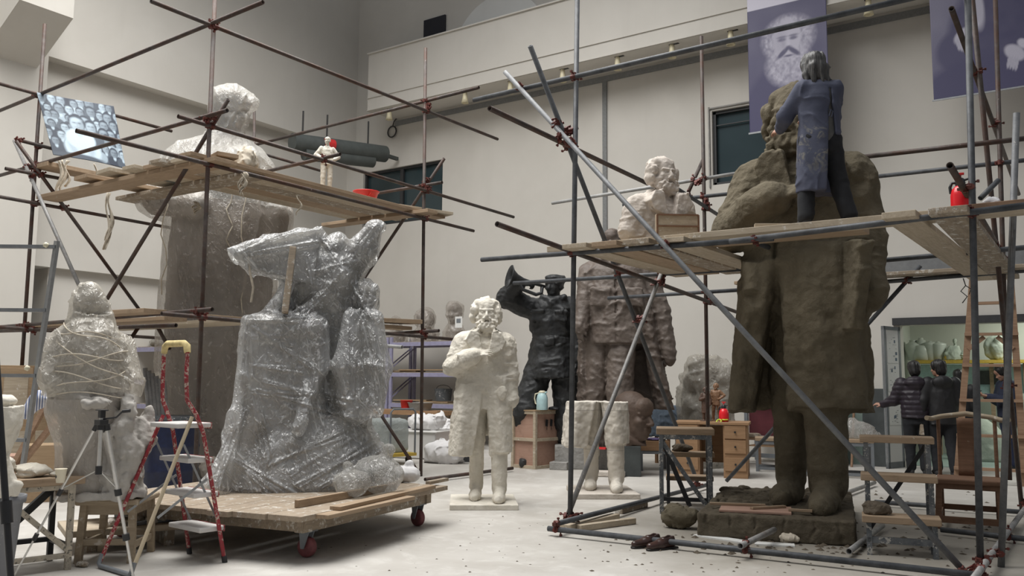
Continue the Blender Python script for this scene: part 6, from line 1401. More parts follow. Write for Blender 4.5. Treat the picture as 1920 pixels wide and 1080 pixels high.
# plywood crate with flasks
c0, c1, c2 = fl(962, 876), fl(1003, 880), fl(1048, 866); ca_ = math.atan2(c1[1]-c0[1], c1[0]-c0[0])
cw = float(np.linalg.norm(c1-c0)); cb_ = float(np.linalg.norm(c2-c1)); D = dep(c1); CHt = (878-770)*D/F
e1 = (c1-c0)/cw; e2 = np.array([-e1[1], e1[0], 0]); cb_ = .66
t = thing('plywood_crate', 'reddish plywood crate with pale battens, carrying a blue flask', 'crate', (c0[0], c0[1], 0), ca_); cw = max(cw, .42)
MB().box((cw/2, cb_/2, CHt/2), (cw-.03, cb_-.03, CHt-.02)).build('panel', M['ply_red'], t)
m = MB(); g = .05
for x in (0, cw):
    for y in (0, cb_): m.box((x, y, CHt/2), (g, g, CHt))
for z in (g/2, CHt*.5, CHt-g/2):
    for y in (0, cb_): m.box((cw/2, y, z), (cw-g, g*.8, g))
    for x in (0, cw): m.box((x, cb_/2, z), (g*.8, cb_-g, g))
m.build('batten', M['plank_pale'], t, bevel=.003); MB().box((cw/2, cb_/2, CHt+.008), (cw+.06, cb_+.06, .018)).build('lid', M['cabinet_wood'], t)
for k in range(3):      # three dark stencil blots on the right face
    pass
m = MB(); x = cw+.0225
for k in range(3): m.add([(x, .22+.11*k, CHt-.24), (x, .28+.11*k, CHt-.25), (x, .29+.11*k, CHt-.14), (x, .23+.11*k, CHt-.13)], [(0, 1, 2, 3)]).add([(x, .25+.11*k, CHt-.30), (x, .265+.11*k, CHt-.30), (x, .265+.11*k, CHt-.25), (x, .25+.11*k, CHt-.25)], [(0, 1, 2, 3)])
m.build('stencil_mark', M['black_plastic'], t)
CT = lambda a_, b_: np.array(pmat(t) @ Vector((cw*a_, cb_*b_, CHt+.018)))
p = CT(1.0, .25); k_ = D/F; t2 = thing('vacuum_flask', 'pale blue vacuum flask with a cream handle on the plywood crate', 'flask', p, .1)
MB().lathe([(.088, 0), (.092, .02), (.09, .18), (.075, .235), (.055, .26), (.05, .275)], n=24).build('flask_body', M['pale_blue'], t2); MB().lathe([(.055, .272), (.058, .29), (.03, .305)], n=20).build('lid', M['cream_plastic'], t2)
MB().tube([(-.05, 0, .265), (-.12, 0, .25), (-.135, 0, .18), (-.12, 0, .10), (-.088, 0, .085)], .012, 8).build('handle', M['cream_plastic'], t2); MB().cyl((.045, 0, .262), (.085, 0, .285), .018, .012).build('spout', M['pale_blue'], t2)
p = CT(.45, .25); put(MB().lathe([(.034, 0), (.034, .20), (.028, .205), (.028, .235), (.0, .237)], n=18).build('steel_flask', M['alu_dark'], None), p, 0, 'slim steel flask left of the blue flask on the crate', 'flask')
p = CT(1.1, .6); lump('pliers_heap', 'small heap of dark tools behind the blue flask on the crate', p, (.12, .09, .03), 'black_plastic', 81, 'tools', n=9)
# boards leaning by the crate
for k, (pa, pb2, m_, lb) in enumerate((((1048, 775), (1012, 874), 'ply_red', 'brown board leaning against the plywood crate'), ((1062, 790), (1030, 872), 'cabinet_wood', 'paler board leaning behind the brown one beside the crate'))):
    f_ = fl(*pb2); a0 = ad(*pa, dep(f_)+.35); o = MB().bar((0, 0, 0), a0-f_, .55, .025, (.3, 1, 0)).build('leaning_board', M[m_], None); put(o, f_+np.array([.1, .15, .03]), 0, lb, 'board')
put(MB().lathe([(.03, -.02), (.075, -.02), (.075, .02), (.03, .02)], n=18, R=Rx(1.4)).build('tape_roll', M['foamboard'], None), fl(1013, 868)+[0, -.03, .075], 0, 'pale tape roll standing at the foot of the brown board', 'tape roll')
put(MB().box((0, 0, .06), (.28, .25, .12)).build('concrete_cube', M['concrete_block'], None, bevel=.01), fl(1050, 880), .3, 'small grey concrete block beside the brown statue plinth', 'block')
put(MB().box((0, 0, 0), (.11, .07, .03)).build('red_box', M['red_plastic'], None), fl(1130, 843, zb_)*[1, 1, 0]+[0, .0, zb_+.02], .2, 'small red box on the grey concrete plinth', 'box')
put(MB().box((0, 0, .04), (.5, .25, .07)).build('pale_block', M['plaster_grey'], None, bevel=.01), fl(1140, 893)*1., .4, 'flat pale block on the floor behind the plaster legs', 'block')
# bench seat, jacket, desk
def frame_table(label, px, py, w_, d_, h_, top, legm, rz, name='side_table', cat='table', th=.05, low=True):
    p = fl(px, py); t = thing(name, label, cat, (p[0], p[1], 0), face_cam(p, rz)); MB().box((w_/2, d_/2, h_-th/2), (w_, d_, th)).build('top', M[top], t, bevel=.004)
    for x in (.025, w_-.025):
        for y in (.025, d_-.025): MB().box((x, y, (h_-th)/2), (.042, .042, h_-th)).build('leg', M[legm], t)
    m = MB().box((w_/2, .025, h_-th-.025), (w_-.05, .03, .05)).box((w_/2, d_-.025, h_-th-.025), (w_-.05, .03, .05)).box((.025, d_/2, h_-th-.025), (.03, d_-.05, .05)).box((w_-.025, d_/2, h_-th-.025), (.03, d_-.05, .05))
    if low: m.box((w_/2, d_-.025, .05), (w_-.05, .035, .04)).box((.025, d_/2, .05), (.035, d_-.05, .04)).box((w_-.025, d_/2, .05), (.035, d_-.05, .04)).box((w_/2, .025, .05), (w_-.05, .035, .04))
    m.build('rail', M[legm], t); return t
bt = frame_table('stool with a thick tan seat and grey legs behind the left step stand', 1200, 883, .46, .42, .46, 'desk_wood', 'grey_paint', .1, 'bench_stool', 'stool', .15, False)
p = np.array(pmat(bt) @ Vector((.25, .2, .46))); lump('purple_bag', 'flat purple bag lying on the tan stool seat', p, (.16, .13, .025), 'purple_bag', 90, 'bag'); put(MB().lathe([(.05, 0), (.055, .1), (.05, .19), (.03, .2)], n=16).build('dark_jar', M['tarp_navy'], None), p+np.array([.08, .12, .0]), 0, 'dark jar standing on the tan stool seat', 'jar')
p = fl(1262, 868); t = thing('office_chair', 'wooden chair draped with a grey denim jacket between the colossal head and the desk', 'chair', (p[0], p[1], 0), face_cam(p, 2.6))
MB().box((0, 0, .46), (.46, .44, .05)).build('seat', M['desk_wood'], t, bevel=.01); MB().box((0, .22, .74), (.48, .04, .36)).build('backrest', M['desk_wood'], t, bevel=.02)
for x in (-.2, .2):
    for y in (-.19, .2): MB().box((x, y, .22), (.045, .045, .44)).build('leg', M['desk_wood'], t)
S = Sdf(); S.loft([(.46, 0, .22, .30, .09), (.7, 0, .22, .33, .10), (.88, 0, .22, .32, .09), (.98, 0, .22, .22, .07)], .04, n=3.); S.path([(-.31, .22, .88), (-.36, .2, .66), (-.34, .18, .5)], [.08, .075, .07], .04); S.path([(.31, .22, .88), (.36, .2, .66), (.34, .18, .5)], [.08, .075, .07], .04)
o = part_mesh('denim_jacket', S, 'denim', None, .016, .016, 7., 2.); o.location = t.location; o.rotation_euler = t.rotation_euler; tag(o, 'grey-blue denim jacket hung over the chair back right of the colossal head', 'jacket')
p = fl(1268, 893); dk = thing('wooden_desk', 'brown wooden desk carrying two small bronze figures and a red sprayer', 'desk', (p[0], p[1], 0), face_cam(p, -.12)); DW, DD, DH = 1.02, .6, .80
MB().box((DW/2, DD/2, DH-.02), (DW+.06, DD+.05, .04)).build('top', M['desk_wood'], dk, bevel=.006); MB().box((.17, DD/2, .38), (.34, DD, .76)).build('drawer_case', M['desk_wood'], dk, bevel=.004); MB().box((DW-.17, DD/2, .38), (.34, DD, .76)).build('drawer_case', M['desk_wood'], dk, bevel=.004); MB().box((DW/2, DD-.03, .45), (DW-.6, .03, .55)).build('back_panel', M['desk_wood'], dk)
for cx_ in (.17, DW-.17):
    for z in (.2, .45, .66): d = MB().box((cx_, -.008, z), (.30, .018, .19)).build('drawer', M['desk_wood'], dk, bevel=.004); MB().cyl((cx_, -.017, z), (cx_, -.04, z), .014).build('knob', M['black_plastic'], d)
DT = lambda x, y: np.array(pmat(dk) @ Vector((x, y, DH)))
def desk_at(px, y=.25):
    best = min(np.linspace(-.1, DW+.1, 60), key=lambda x: abs(960+F*((DT(x, y)-CAM)@RT)/((DT(x, y)-CAM)@FWD)-px)); return DT(best, y)
for px, yy, sc_, m_, lb, ct, rz in ((1324, .22, .50, 'dark_copper', 'dark bronze figurine in a long coat on the desk', True, .1), (1344, .36, .56, 'copper_bronze', 'lighter copper figurine with hand on hip on the desk', False, -.2)):
    p = desk_at(px, yy); fg = bronze(px, 800, dep(p), sc_, m_, lb, ct, rz); fg.location = p
def sprayer(p, label, s=1., rz=0.):
    t = thing('pump_sprayer', label, 'sprayer', p, rz, 'red pump sprayers', s)
    MB().lathe([(.062, 0), (.072, .012), (.076, .05), (.076, .13), (.066, .175), (.045, .20), (.032, .21)], n=28).build('tank', M['red_sprayer'], t)
    MB().lathe([(.036, .205), (.038, .235), (.034, .245), (.03, .262), (.022, .27)], n=20).build('pump_head', M['black_plastic'], t)
    MB().tube([(-.03, 0, .235), (-.06, 0, .235), (-.075, 0, .20), (-.07, 0, .15)], .012, 8).build('trigger', M['black_plastic'], t); MB().cyl((.02, 0, .25), (.06, 0, .262), .009).build('nozzle', M['black_plastic'], t)
    MB().cyl((0, 0, .265), (0, 0, .30), .010).cyl((-.028, 0, .305), (.028, 0, .305), .010).box((0, 0, .305), (.06, .022, .018)).build('pump_handle', M['red_plastic'], t, bevel=.003); return t
sprayer(desk_at(1357, .16), 'red pump sprayer on the wooden desk beside the bronze figures', .93, .3)
p = ad(1793, 382, dep((XR-.1, YF+.35, ZPR))); p = fl(1792, 384, ZPR+T_*2+.012); sprayer((p[0], YF+.28, z2+.03), 'red pump sprayer on the right platform beside the corner pole', .98, .2)
for k, px in enumerate((1349, 1360)): put(MB().tube([(.035*math.cos(a_), .035*math.sin(a_), .012) for a_ in np.linspace(0, 2*math.pi, 15)[:-1]], .011, 6, True).build('tape_roll', M['tape_lime'], None), desk_at(px, .06+.02*k)+[0, 0, .02*k], .4*k, ['lime green ribbon roll on the desk edge left of the sprayer', 'second lime green roll below the red sprayer on the desk'][k], 'ribbon roll', rx=.9*(1-k))
# grey racks with maroon panels and low frames
p = fl(1388, 868); t = thing('steel_rack', 'grey steel rack with maroon panels behind the clay statue skirt', 'rack', (p[0], p[1]+.35, 0), 0)
RW, RH = 1.5, 1.42
for x in (0, RW):
    for y in (0, .5): MB().box((x, y, RH/2), (.06, .06, RH)).build('post', M['grey_paint'], t)
for z in (.12, .42, 1.0, RH-.04): MB().box((RW/2, 0, z), (RW, .045, .07)).build('rail', M['grey_paint'], t)
MB().box((RW/2, .03, .72), (RW-.08, .02, .52)).build('panel', M['maroon_panel'], t); MB().box((RW*.3, .03, 1.2), (RW*.5, .02, .36)).build('panel', M['maroon_panel'], t); MB().box((RW/2, .26, .28), (RW-.05, .5, .02)).build('shelf_board', M['desk_wood'], t)
frame_table('low grey frame table with a wooden top, left of the clay statue legs', 1417, 884, .75, .5, .52, 'plank_wood', 'grey_paint', .0)
lt = frame_table('low grey frame table with a crumpled bag, right of the clay statue legs', 1505, 893, 1.0, .5, .56, 'plank_wood', 'grey_paint', .0)
frame_table('small dark stool table beside the brown desk', 1382, 872, .4, .36, .52, 'plank_dirty', 'ladder_wood', .1, low=False)
p = np.array(pmat(lt) @ Vector((.78, .25, .56))); S = Sdf(); S.ell((0, 0, .12), (.26, .18, .14), .05); S.ell((.1, 0, .06), (.24, .16, .07), .05); S.ell((-.08, 0, .22), (.1, .1, .08), .05); ground(S); put(part_mesh('plastic_bag', S, 'film_bag', None, .012, .02, 8., 3.), p, 0, 'crumpled clear plastic bag on the low table right of the clay legs', 'bag')
lump('clay_lump', 'pinkish clay lump beside the crumpled bag on the low table', p+np.array([.2, -.1, 0]), (.12, .07, .04), 'ply_red', 95, 'clay lump')
for k, (x, h_, w_, m_, lb, y) in enumerate(((-4.35, 1.25, .42, 'foamboard', 'whitish board leaning on the back wall behind the crumpled bag', 15.55), (-4.0, 1.2, .3, 'ply_red', 'reddish board leaning on the back wall right of the clay skirt', 15.6), (-3.42, 1.30, .42, 'dark_slab', 'tall dark slab leaning on the sage dado left of the open door', 15.75), (-4.5, .42, .7, 'ply_red', 'low reddish crate board under the low table at the back wall', 15.2))):
    put(MB().box((0, 0, h_/2), (w_, .03, h_)).build('leaning_board', M[m_], None, bevel=.004), (x, y, 0.0), 0, lb, 'board', rx=-.10)
put(MB().cyl((0, 0, 0), (.05, .2, 1.35), .02).box((.05, .2, 1.4), (.05, .06, .1)).build('broom_stick', M['ladder_wood'], None), (-3.72, 15.35, 0), 0, 'thin wooden stick leaning on the wall beside the dark slab', 'stick')
# ------------------------------------------------------------------ door leaf, back room
o_ = ay(1659, 740, 15.42); t = tag(thing('door_1', None, None, (OPX0+.0, YB-.09, 0), math.atan2(o_[1]-YB+.09, o_[0]-OPX0)), kind='structure'); DWd = float(np.hypot(o_[0]-OPX0, o_[1]-YB+.09)); DHt = 2.33
MB().box((DWd/2, 0, DHt/2+.005), (DWd, .04, DHt-.02)).build('leaf', M['white_panel'], t)
m = MB().box((.03, 0, DHt/2), (.06, .052, DHt)).box((DWd-.03, 0, DHt/2), (.06, .052, DHt)).box((DWd/2, 0, DHt-.03), (DWd, .052, .06)).box((DWd/2, 0, .05), (DWd, .052, .1)); m.build('leaf_frame', M['grey_paint'], t)
t3 = thing('notice_sheets', 'door notices: pale sheets with small grey and bluish print on the open door leaf', 'notice', t.location, t.rotation_euler.z)
m = MB(); mi = MB(); mb = MB()
for z0, z1 in ((1.72, 2.2), (1.25, 1.7), (.7, 1.2)):
    m.box((DWd*.5, -.024, (z0+z1)/2), (DWd-.16, .003, z1-z0)); m.box((DWd*.5, .024, (z0+z1)/2), (DWd-.16, .003, z1-z0))
    for k in range(18):
        x = random.uniform(.15, DWd-.15); z = random.uniform(z0+.04, z1-.04)
        for s in (-.0265, .0265): (mb if k % 6 == 0 else mi).box((x, s, z), (random.uniform(.02, .06), .002, .05 if k % 6 == 0 else .008))
m.build('sheet', M['paper'], t3); mi.build('print_line', M['alu_dark'], t3); mb.build('print_photo', M['denim'], t3)
YV = 18.75; p = ay(1714, 674, YV); pz = float(ay(1800, 675, YV)[2])
t = thing('yellow_shelf', 'yellow wooden shelf with celadon vases in the back room', 'shelf', (float(p[0]), YV, 0)); SW = float(ay(1930, 675, YV)[0]-p[0])
MB().box((SW/2, .2, pz-.03), (SW, .45, .06)).build('shelf_board', M['yellow_paint'], t)
for x in (.35, 1.3, SW-.1): MB().box((x, .35, pz/2-.03), (.07, .07, pz-.06)).build('post', M['plank_wood'], t)
MB().box((SW/2, .38, pz-.35), (SW, .02, .55)).build('back_board', M['pale_blue'], t)
def vase(px, hpx, r, prof, label, m_='celadon'):
    p = ay(px, 672, YV+.18); h_ = hpx*dep(p)/F; put(MB().lathe([(r*a_, h_*b_) for a_, b_ in prof], n=22).build('vase', M[m_], None), (p[0], p[1], pz+.001), 0, label, 'vase', 'celadon vases in the back room')
V1 = [(.55, 0), (.6, .02), (1, .6), (.95, .75), (.5, .88), (.38, .92), (.42, 1)]; V2 = [(.9, 0), (1, .02), (1, .62), (.9, .66), (.5, .68), (.5, .9), (.3, .92), (.25, 1)]; V3_ = [(.62, 0), (.65, .02), (.72, .3), (1, .8), (.98, .88), (.6, .94), (.2, .97), (.18, 1)]
vase(1713, 38, .17, V1, 'broad-shouldered celadon vase, first on the yellow shelf beside the door leaf'); vase(1728, 42, .17, V2, 'straight celadon jar with a tall neck, second on the yellow shelf'); vase(1745, 36, .16, V3_, 'lidded celadon jar, third on the yellow shelf'); vase(1760, 35, .16, V3_, 'lidded celadon jar, fourth on the yellow shelf, left of the small figure')
p = ay(1788, 672, YV+.15); t = thing('green_figure', 'small pale green seated figure on the yellow shelf right of the jars', 'figurine', (p[0], p[1], pz+.001), face_cam(p)); S = Sdf(); S.loft([(0, 0, 0, .20, .12), (.15, 0, 0, .15, .1), (.28, .03, 0, .07, .06)], .04); head(S, (.035, -.01, .36), .12); S.path([(-.05, -.03, .25), (-.14, -.06, .12)], [.04, .03], .03); ground(S); cast('body', S, 'green_plaster', t, .012, .005, 20., 2.)
p = ay(1802, 672, YV+.15); lump('green_mould', 'pale green angular mould at the right of the small seated figure', (p[0]+.05, p[1], pz+.001), (.1, .08, .1), 'green_plaster', 97, 'mould')
p = ay(1776, 672, YV+.1); lump('ochre_lump', 'small ochre lump between the jars and the green figure', (p[0], p[1], pz+.001), (.07, .06, .06), 'yellow_paint', 98, 'lump')
p = ay(1868, 672, YV+.15); t = thing('relief_model', 'large oval green relief model leaning at the right end of the yellow shelf', 'relief', (p[0], p[1], pz+.001), 0); S = Sdf(); S.ell((0, .05, .23), (.22, .07, .25), .02); S.ell((.04, -.03, .2), (.12, .06, .2), .04); S.ell((.04, -.05, .38), (.06, .05, .06), .03); ground(S); cast('body', S, 'green_plaster', t, .014, .012, 12., 4.)
p = ay(1855, 708, 18.9); put(MB().box((0, 0, 0), (.50, .03, .26)).build('picture', M['dark_slab'], None, bevel=.004), (p[0], YV+.34, p[2]), 0, 'small dark picture under the yellow shelf behind the wooden ladder', 'picture')
p = ay(1845, 800, 18.3); S = Sdf(); S.loft([(0, 0, 0, .6, .4), (.5, .0, 0, .35, .3), (.8, -.1, 0, .12, .12)], .06); ground(S); put(part_mesh('covered_model', S, 'green_plaster', None, .03, .02, 4., 2.), (p[0], 18.2, 0), 0, 'pale green covered model standing low in the back room', 'model')
print('t back', round(time.time()-T0, 1))
# ------------------------------------------------------------------ right foreground
def step_stand(label, px, py, w_, hs, dps, rz, name='step_stand', legm='stand_grey', cross=True, flip=1):
    """hs: step heights from the front (low) to the back (high)"""
    p = fl(px, py); t = thing(name, label, 'step stand', (p[0], p[1], 0), face_cam(p, rz)); y = 0.; n = len(hs)
    for i, h_ in enumerate(hs):
        MB().box((w_/2, y+dps/2, h_-.0275), (w_+.06, dps+.05, .055)).build('step', M['plank_wood'], t, bevel=.006)
        for x in (.02, w_-.02): MB().bar((x, y+.02, 0), (x, y+.02, h_-.055), .04, .04, (0, 1, 0)).build('leg', M[legm], t)
        y += dps
    for x in (.02, w_-.02): MB().bar((x, y-.02, 0), (x, y-.02, hs[-1]-.055), .04, .04, (0, 1, 0)).build('leg', M[legm], t); MB().box((x, y/2, .12), (.03, y, .035)).build('side_rail', M[legm], t)
    MB().box((w_/2, .02, .12), (w_-.04, .03, .05)).build('cross_rail', M[legm], t)
    if cross: MB().bar((.03, y-.02, .12), (w_-.03, y-.02, hs[-1]-.08), .035, .02, (0, 1, 0)).build('brace', M['black_steel'], t)
    return t
t = step_stand('grey step stand with three wooden treads at the right, in front of the wooden chair', 1626, 1040, .52, [.31, .62, .92], .21, .0)
p = np.array(pmat(t) @ Vector((.1, .1, .311))); lump('clay_heap', 'small heap of dark clay shavings on the lowest tread of the right step stand', p, (.11, .08, .06), 'clay_dark', 101, 'clay', n=16)
# left step stand: top over the near legs, treads going down on the far side
p = fl(1241, 963); t = thing('step_stand', 'splashed grey step stand left of the clay base, treads descending to the right', 'step stand', (p[0], p[1], 0), face_cam(p, .0)); W2 = .50; H2 = .88; DG = .40
MB().box((W2/2, DG/2, H2-.03), (W2+.10, DG+.06, .065)).build('top', M['plank_wood'], t, bevel=.006)
for x in (0, W2):
    for y in (0, DG): MB().bar((x, y, 0), (x, y, H2-.06), .045, .045, (0, 1, 0)).build('leg', M['stand_grey'], t, bevel=.003)
for c_, z_ in (((W2/2, 0, H2-.085), (W2, .04, .05)), ((W2/2, DG, H2-.085), (W2, .04, .05)), ((0, DG/2, H2-.085), (.04, DG, .05)), ((W2, DG/2, H2-.085), (.04, DG, .05))): MB().box(c_, z_).build('rail', M['stand_grey'], t)
for c_, z_ in (((W2/2, DG, .10), (W2, .04, .04)), ((0, DG/2, .06), (.04, DG, .04)), ((W2, DG/2, .06), (.04, DG, .04))): MB().box(c_, z_).build('rail', M['black_steel'], t)
MB().bar((0, .0, H2-.12), (W2, 0, .03), .045, .03, (0, 1, 0)).build('brace', M['stand_grey'], t); MB().bar((0, DG, H2-.12), (W2*.6, DG, .03), .05, .03, (0, 1, 0)).build('brace', M['black_steel'], t)
for k, (z, y) in enumerate(((.58, DG+.12), (.30, DG+.36))):
    MB().box((W2*.62, y, z), (W2+.02, .26, .05)).build('step', M['plank_wood'], t, bevel=.005)
    for x in (W2*.15, W2*1.08): MB().bar((x, y+.08, 0), (x, y+.08, z-.03), .035, .035, (0, 1, 0)).build('leg', M['black_steel'], t)
MB().bar((W2*1.08, DG, H2-.2), (W2*1.1, DG+.5, .03), .035, .025, (1, 0, 0)).build('brace', M['black_steel'], t)
p = np.array(pmat(t) @ Vector((W2*.45, DG+.12, .606))); lump('clay_lump', 'dark clay lumps left on the middle tread of the left step stand', p, (.12, .06, .05), 'clay_dark', 103, 'clay', n=10)
# horseshoe armchair
p = fl(1764, 991); t = thing('wooden_armchair', 'old brown wooden armchair with a curved top rail, behind the right step stand', 'chair', (p[0], p[1], 0), face_cam(p, -.04)); W3, D3, HS3 = .50, .44, .47
MB().box((W3/2, D3/2, HS3-.025), (W3+.06, D3+.06, .05)).build('seat', M['chair_wood'], t, bevel=.012)
for x in (.0, W3):
    MB().bar((x+(.02 if x == 0 else -.02)*-1, 0, 0), (x, .02, HS3-.04), .055, .05, (0, 1, 0)).build('leg', M['chair_wood'], t, bevel=.006); MB().bar((x, D3, 0), (x, D3-.02, HS3-.04), .05, .05, (0, 1, 0)).build('leg', M['chair_wood'], t, bevel=.006)
    MB().tube([(x, D3-.02, HS3), (x, D3+.0, HS3+.28), (x+(.0 if x == 0 else -.0), D3+.02, 1.03)], .018, 8).build('back_post', M['chair_wood'], t)
MB().box((W3/2, 0, .09), (W3, .03, .06)).box((0, D3/2, .13), (.03, D3, .05)).box((W3, D3/2, .13), (.03, D3, .05)).box((W3/2, D3, .16), (W3, .03, .05)).build('stretcher', M['chair_wood'], t)
MB().box((W3/2, 0, HS3-.07), (W3, .02, .05)).build('apron', M['chair_wood'], t)
MB().grid(lambda u, v: ((W3/2-.085+.17*u), D3+.0+.05*math.sin(v*3.0)-.02, HS3+v*.56), 4, 10).build('splat', M['chair_wood'], t, solid=.018)
MB().tube([(-.10, D3-.10, 1.03), (-.06, D3-.02, 1.02), (.03, D3+.02, 1.045), (W3/2, D3+.05, 1.075), (W3-.03, D3+.02, 1.045), (W3+.06, D3-.02, 1.02), (W3+.12, D3-.10, 1.03)], [.024, .025, .024, .026, .024, .025, .024], 10).build('top_rail', M['stool_wood'], t)
# wooden ladder frame behind the right corner
DL = 12.1; q = Loc(1855, 905, DL); t = thing('wooden_ladder', 'tall weathered wooden frame ladder in front of the back room doorway', 'ladder', (q.P[0], q.P[1], max(0, 0)), face_cam(q.P)); b0 = q.P[2]
def lw(x, y): v = q(x, y); v[2] += b0; return v
for s, (xt, xb) in ((-1, (1826, 1800)), (1, (1886, 1914))):
    a_, c_ = lw(xb, 905), lw(xt, 492); a_[2] = 0; MB().bar(a_, c_, .085, .05, (0, 1, 0)).build('rail', M['ladder_wood'], t); MB().bar(a_+[.0, .7, 0], c_+[0, .06, 0], .07, .045, (0, 1, 0)).build('rear_rail', M['ladder_wood'], t)
for k, y in enumerate((512, 568, 627, 686, 752, 818, 880)):
    f_ = (905-y)/413; xl_, xr_ = 1800+26*f_-(6 if k > 1 else 0), 1914-28*f_+(6 if k > 1 else 0); a_, c_ = lw(xl_, y), lw(xr_, y); MB().bar(a_+[0, -.045, 0], c_+[0, -.045, 0], .075, .04, (0, 0, 1)).build('rung', M['ladder_wood'], t)
for s, (a_, c_) in enumerate((((1818, 655), (1845, 632)), ((1893, 655), (1866, 632)))): MB().bar(lw(*a_)+[0, -.03, 0], lw(*c_)+[0, -.03, 0], .06, .03, (0, 1, 0)).build('brace', M['ladder_wood'], t)
# shoes
def leather_shoe(p, rz, label, g='leather shoes by the scaffold rail'):
    t = thing('leather_shoe', label, 'shoe', p, rz, g); S = Sdf()
    S.cap((0, .09, .05), (0, -.02, .045), .038, .040, .02); S.cap((0, -.02, .042), (.004, -.13, .032), .041, .030, .02); S.cap((0, .09, .05), (0, .085, .088), .034, .031, .02); S.cap((0, .08, .09), (0, .02, .085), .030, .028, .02)
    S.cap((0, .085, .11), (0, .02, .11), .026, .026, .01, 's'); S.cap((0, .085, .08), (0, .03, .07), .022, .02, .01, 's'); S.box((0, 0, -.95), (1, 1, .962), 0, .002, 's')
    for k in range(4): S.cap((-.018, .0-.016*k, .088-.007*k), (.018, .0-.016*k, .088-.007*k), .004, .004, .004)
    V, Q = S.mesh(.0045); np_mesh('upper', V, Q, M['shoe_leather'], t)
    S = Sdf(); S.cap((0, .09, .009), (0, -.02, .009), .039, .041, .01); S.cap((0, -.02, .009), (.004, -.135, .009), .041, .031, .01); S.box((0, 0, .52), (1, 1, .503), 0, .0, 's'); S.box((0, .1, .008), (.037, .045, .009), .004, .005); ground(S)
    V, Q = S.mesh(.006); np_mesh('sole', V, Q, M['shoe_sole'], t); return t
p = fl(1214, 1026); rzs = face_cam(p, -.95); leather_shoe((p[0], p[1], 0), rzs, 'left of the two dark brown leather shoes in front of the ground rail'); p = fl(1242, 1030); leather_shoe((p[0], p[1], 0), rzs+.05, 'right of the two dark brown leather shoes in front of the ground rail')
# offcuts, clay lumps and crumbs on the floor
for k, (a_, b_, w_, lb) in enumerate((((1064, 990), (1155, 968), .09, 'pale timber offcut inside the rail corner, the rear one'), ((1085, 990), (1188, 976), .07, 'pale timber offcut inside the rail corner, the front one'), ((1160, 958), (1208, 945), .09, 'short grey timber offcut near the left ground rail'), ((1052, 985), (1070, 982), .1, 'stub of timber at the scaffold corner foot'))):
    pa, pb_ = fl(*a_, .03), fl(*b_, .03); d = pb_-pa; put(MB().box((0, 0, 0), (float(np.linalg.norm(d)), w_, .055)).build('timber_offcut', M['plank_dirty' if k == 2 else 'plank_pale'], None, bevel=.004), (pa+pb_)/2*[1, 1, 0]+[0, 0, .03], math.atan2(d[1], d[0]), lb, 'timber offcut')
p = fl(1275, 990); lump('clay_heap', 'heap of wet clay lumps on the floor left of the clay base', (p[0], p[1], 0), (.17, .12, .12), 'clay', 105, 'clay', 0., 18, .012, .03)
p = fl(1258, 975); lump('clay_heap', 'smaller clay clump behind the heap beside the left step stand', (p[0]-.05, p[1]+.2, 0), (.11, .10, .09), 'clay', 106, 'clay', 0., 10, .01, .025)
m = MB(); rnd = random.Random(5)
def crumb(px, py, r):
    p = fl(px, py); n = 6; V = [(p[0]+r*rnd.uniform(.6, 1.2)*math.cos(a_), p[1]+r*rnd.uniform(.6, 1.2)*math.sin(a_), .001) for a_ in np.linspace(0, 6.28, n+1)[:-1]]+[(p[0]+rnd.uniform(-.3, .3)*r, p[1], r*rnd.uniform(.3, .7))]
    m.add(V, [(i, (i+1) % n, n) for i in range(n)])
for k in range(150): crumb(rnd.uniform(1080, 1900), rnd.uniform(985, 1075), rnd.uniform(.006, .022))
for k in range(90): crumb(rnd.gauss(1460, 110), rnd.uniform(1008, 1040), rnd.uniform(.01, .04))
for k in range(90): crumb(rnd.uniform(1560, 1900), rnd.uniform(920, 1040), rnd.uniform(.01, .035))
for k in range(60): crumb(rnd.uniform(560, 1060), rnd.uniform(960, 1075), rnd.uniform(.004, .012))
tag(m.build('clay_crumbs', M['clay_dark'], None), 'dark clay crumbs scattered over the floor around the scaffold rails', 'clay crumbs', None, 'stuff')
for k, (a_, b_) in enumerate((((1306, 1004), (1400, 1018)), ((1415, 1020), (1490, 1024)))):
    pa, pb_ = fl(*a_), fl(*b_); d = pb_-pa; put(MB().box((0, 0, .006), (float(np.linalg.norm(d)), .12, .012)).build('floor_sheet', M['paper'], None), (pa+pb_)/2*[1, 1, 0], math.atan2(d[1], d[0]), ['white sheet strip under the front edge of the clay base, left part', 'white sheet strip under the front edge of the clay base, right part'][k], 'sheet')
p = fl(1478, 1018); lump('crumpled_rag', 'crumpled pale rag at the foot of the clay base', (p[0], p[1], 0), (.09, .06, .05), 'rag_cream', 108, 'rag')
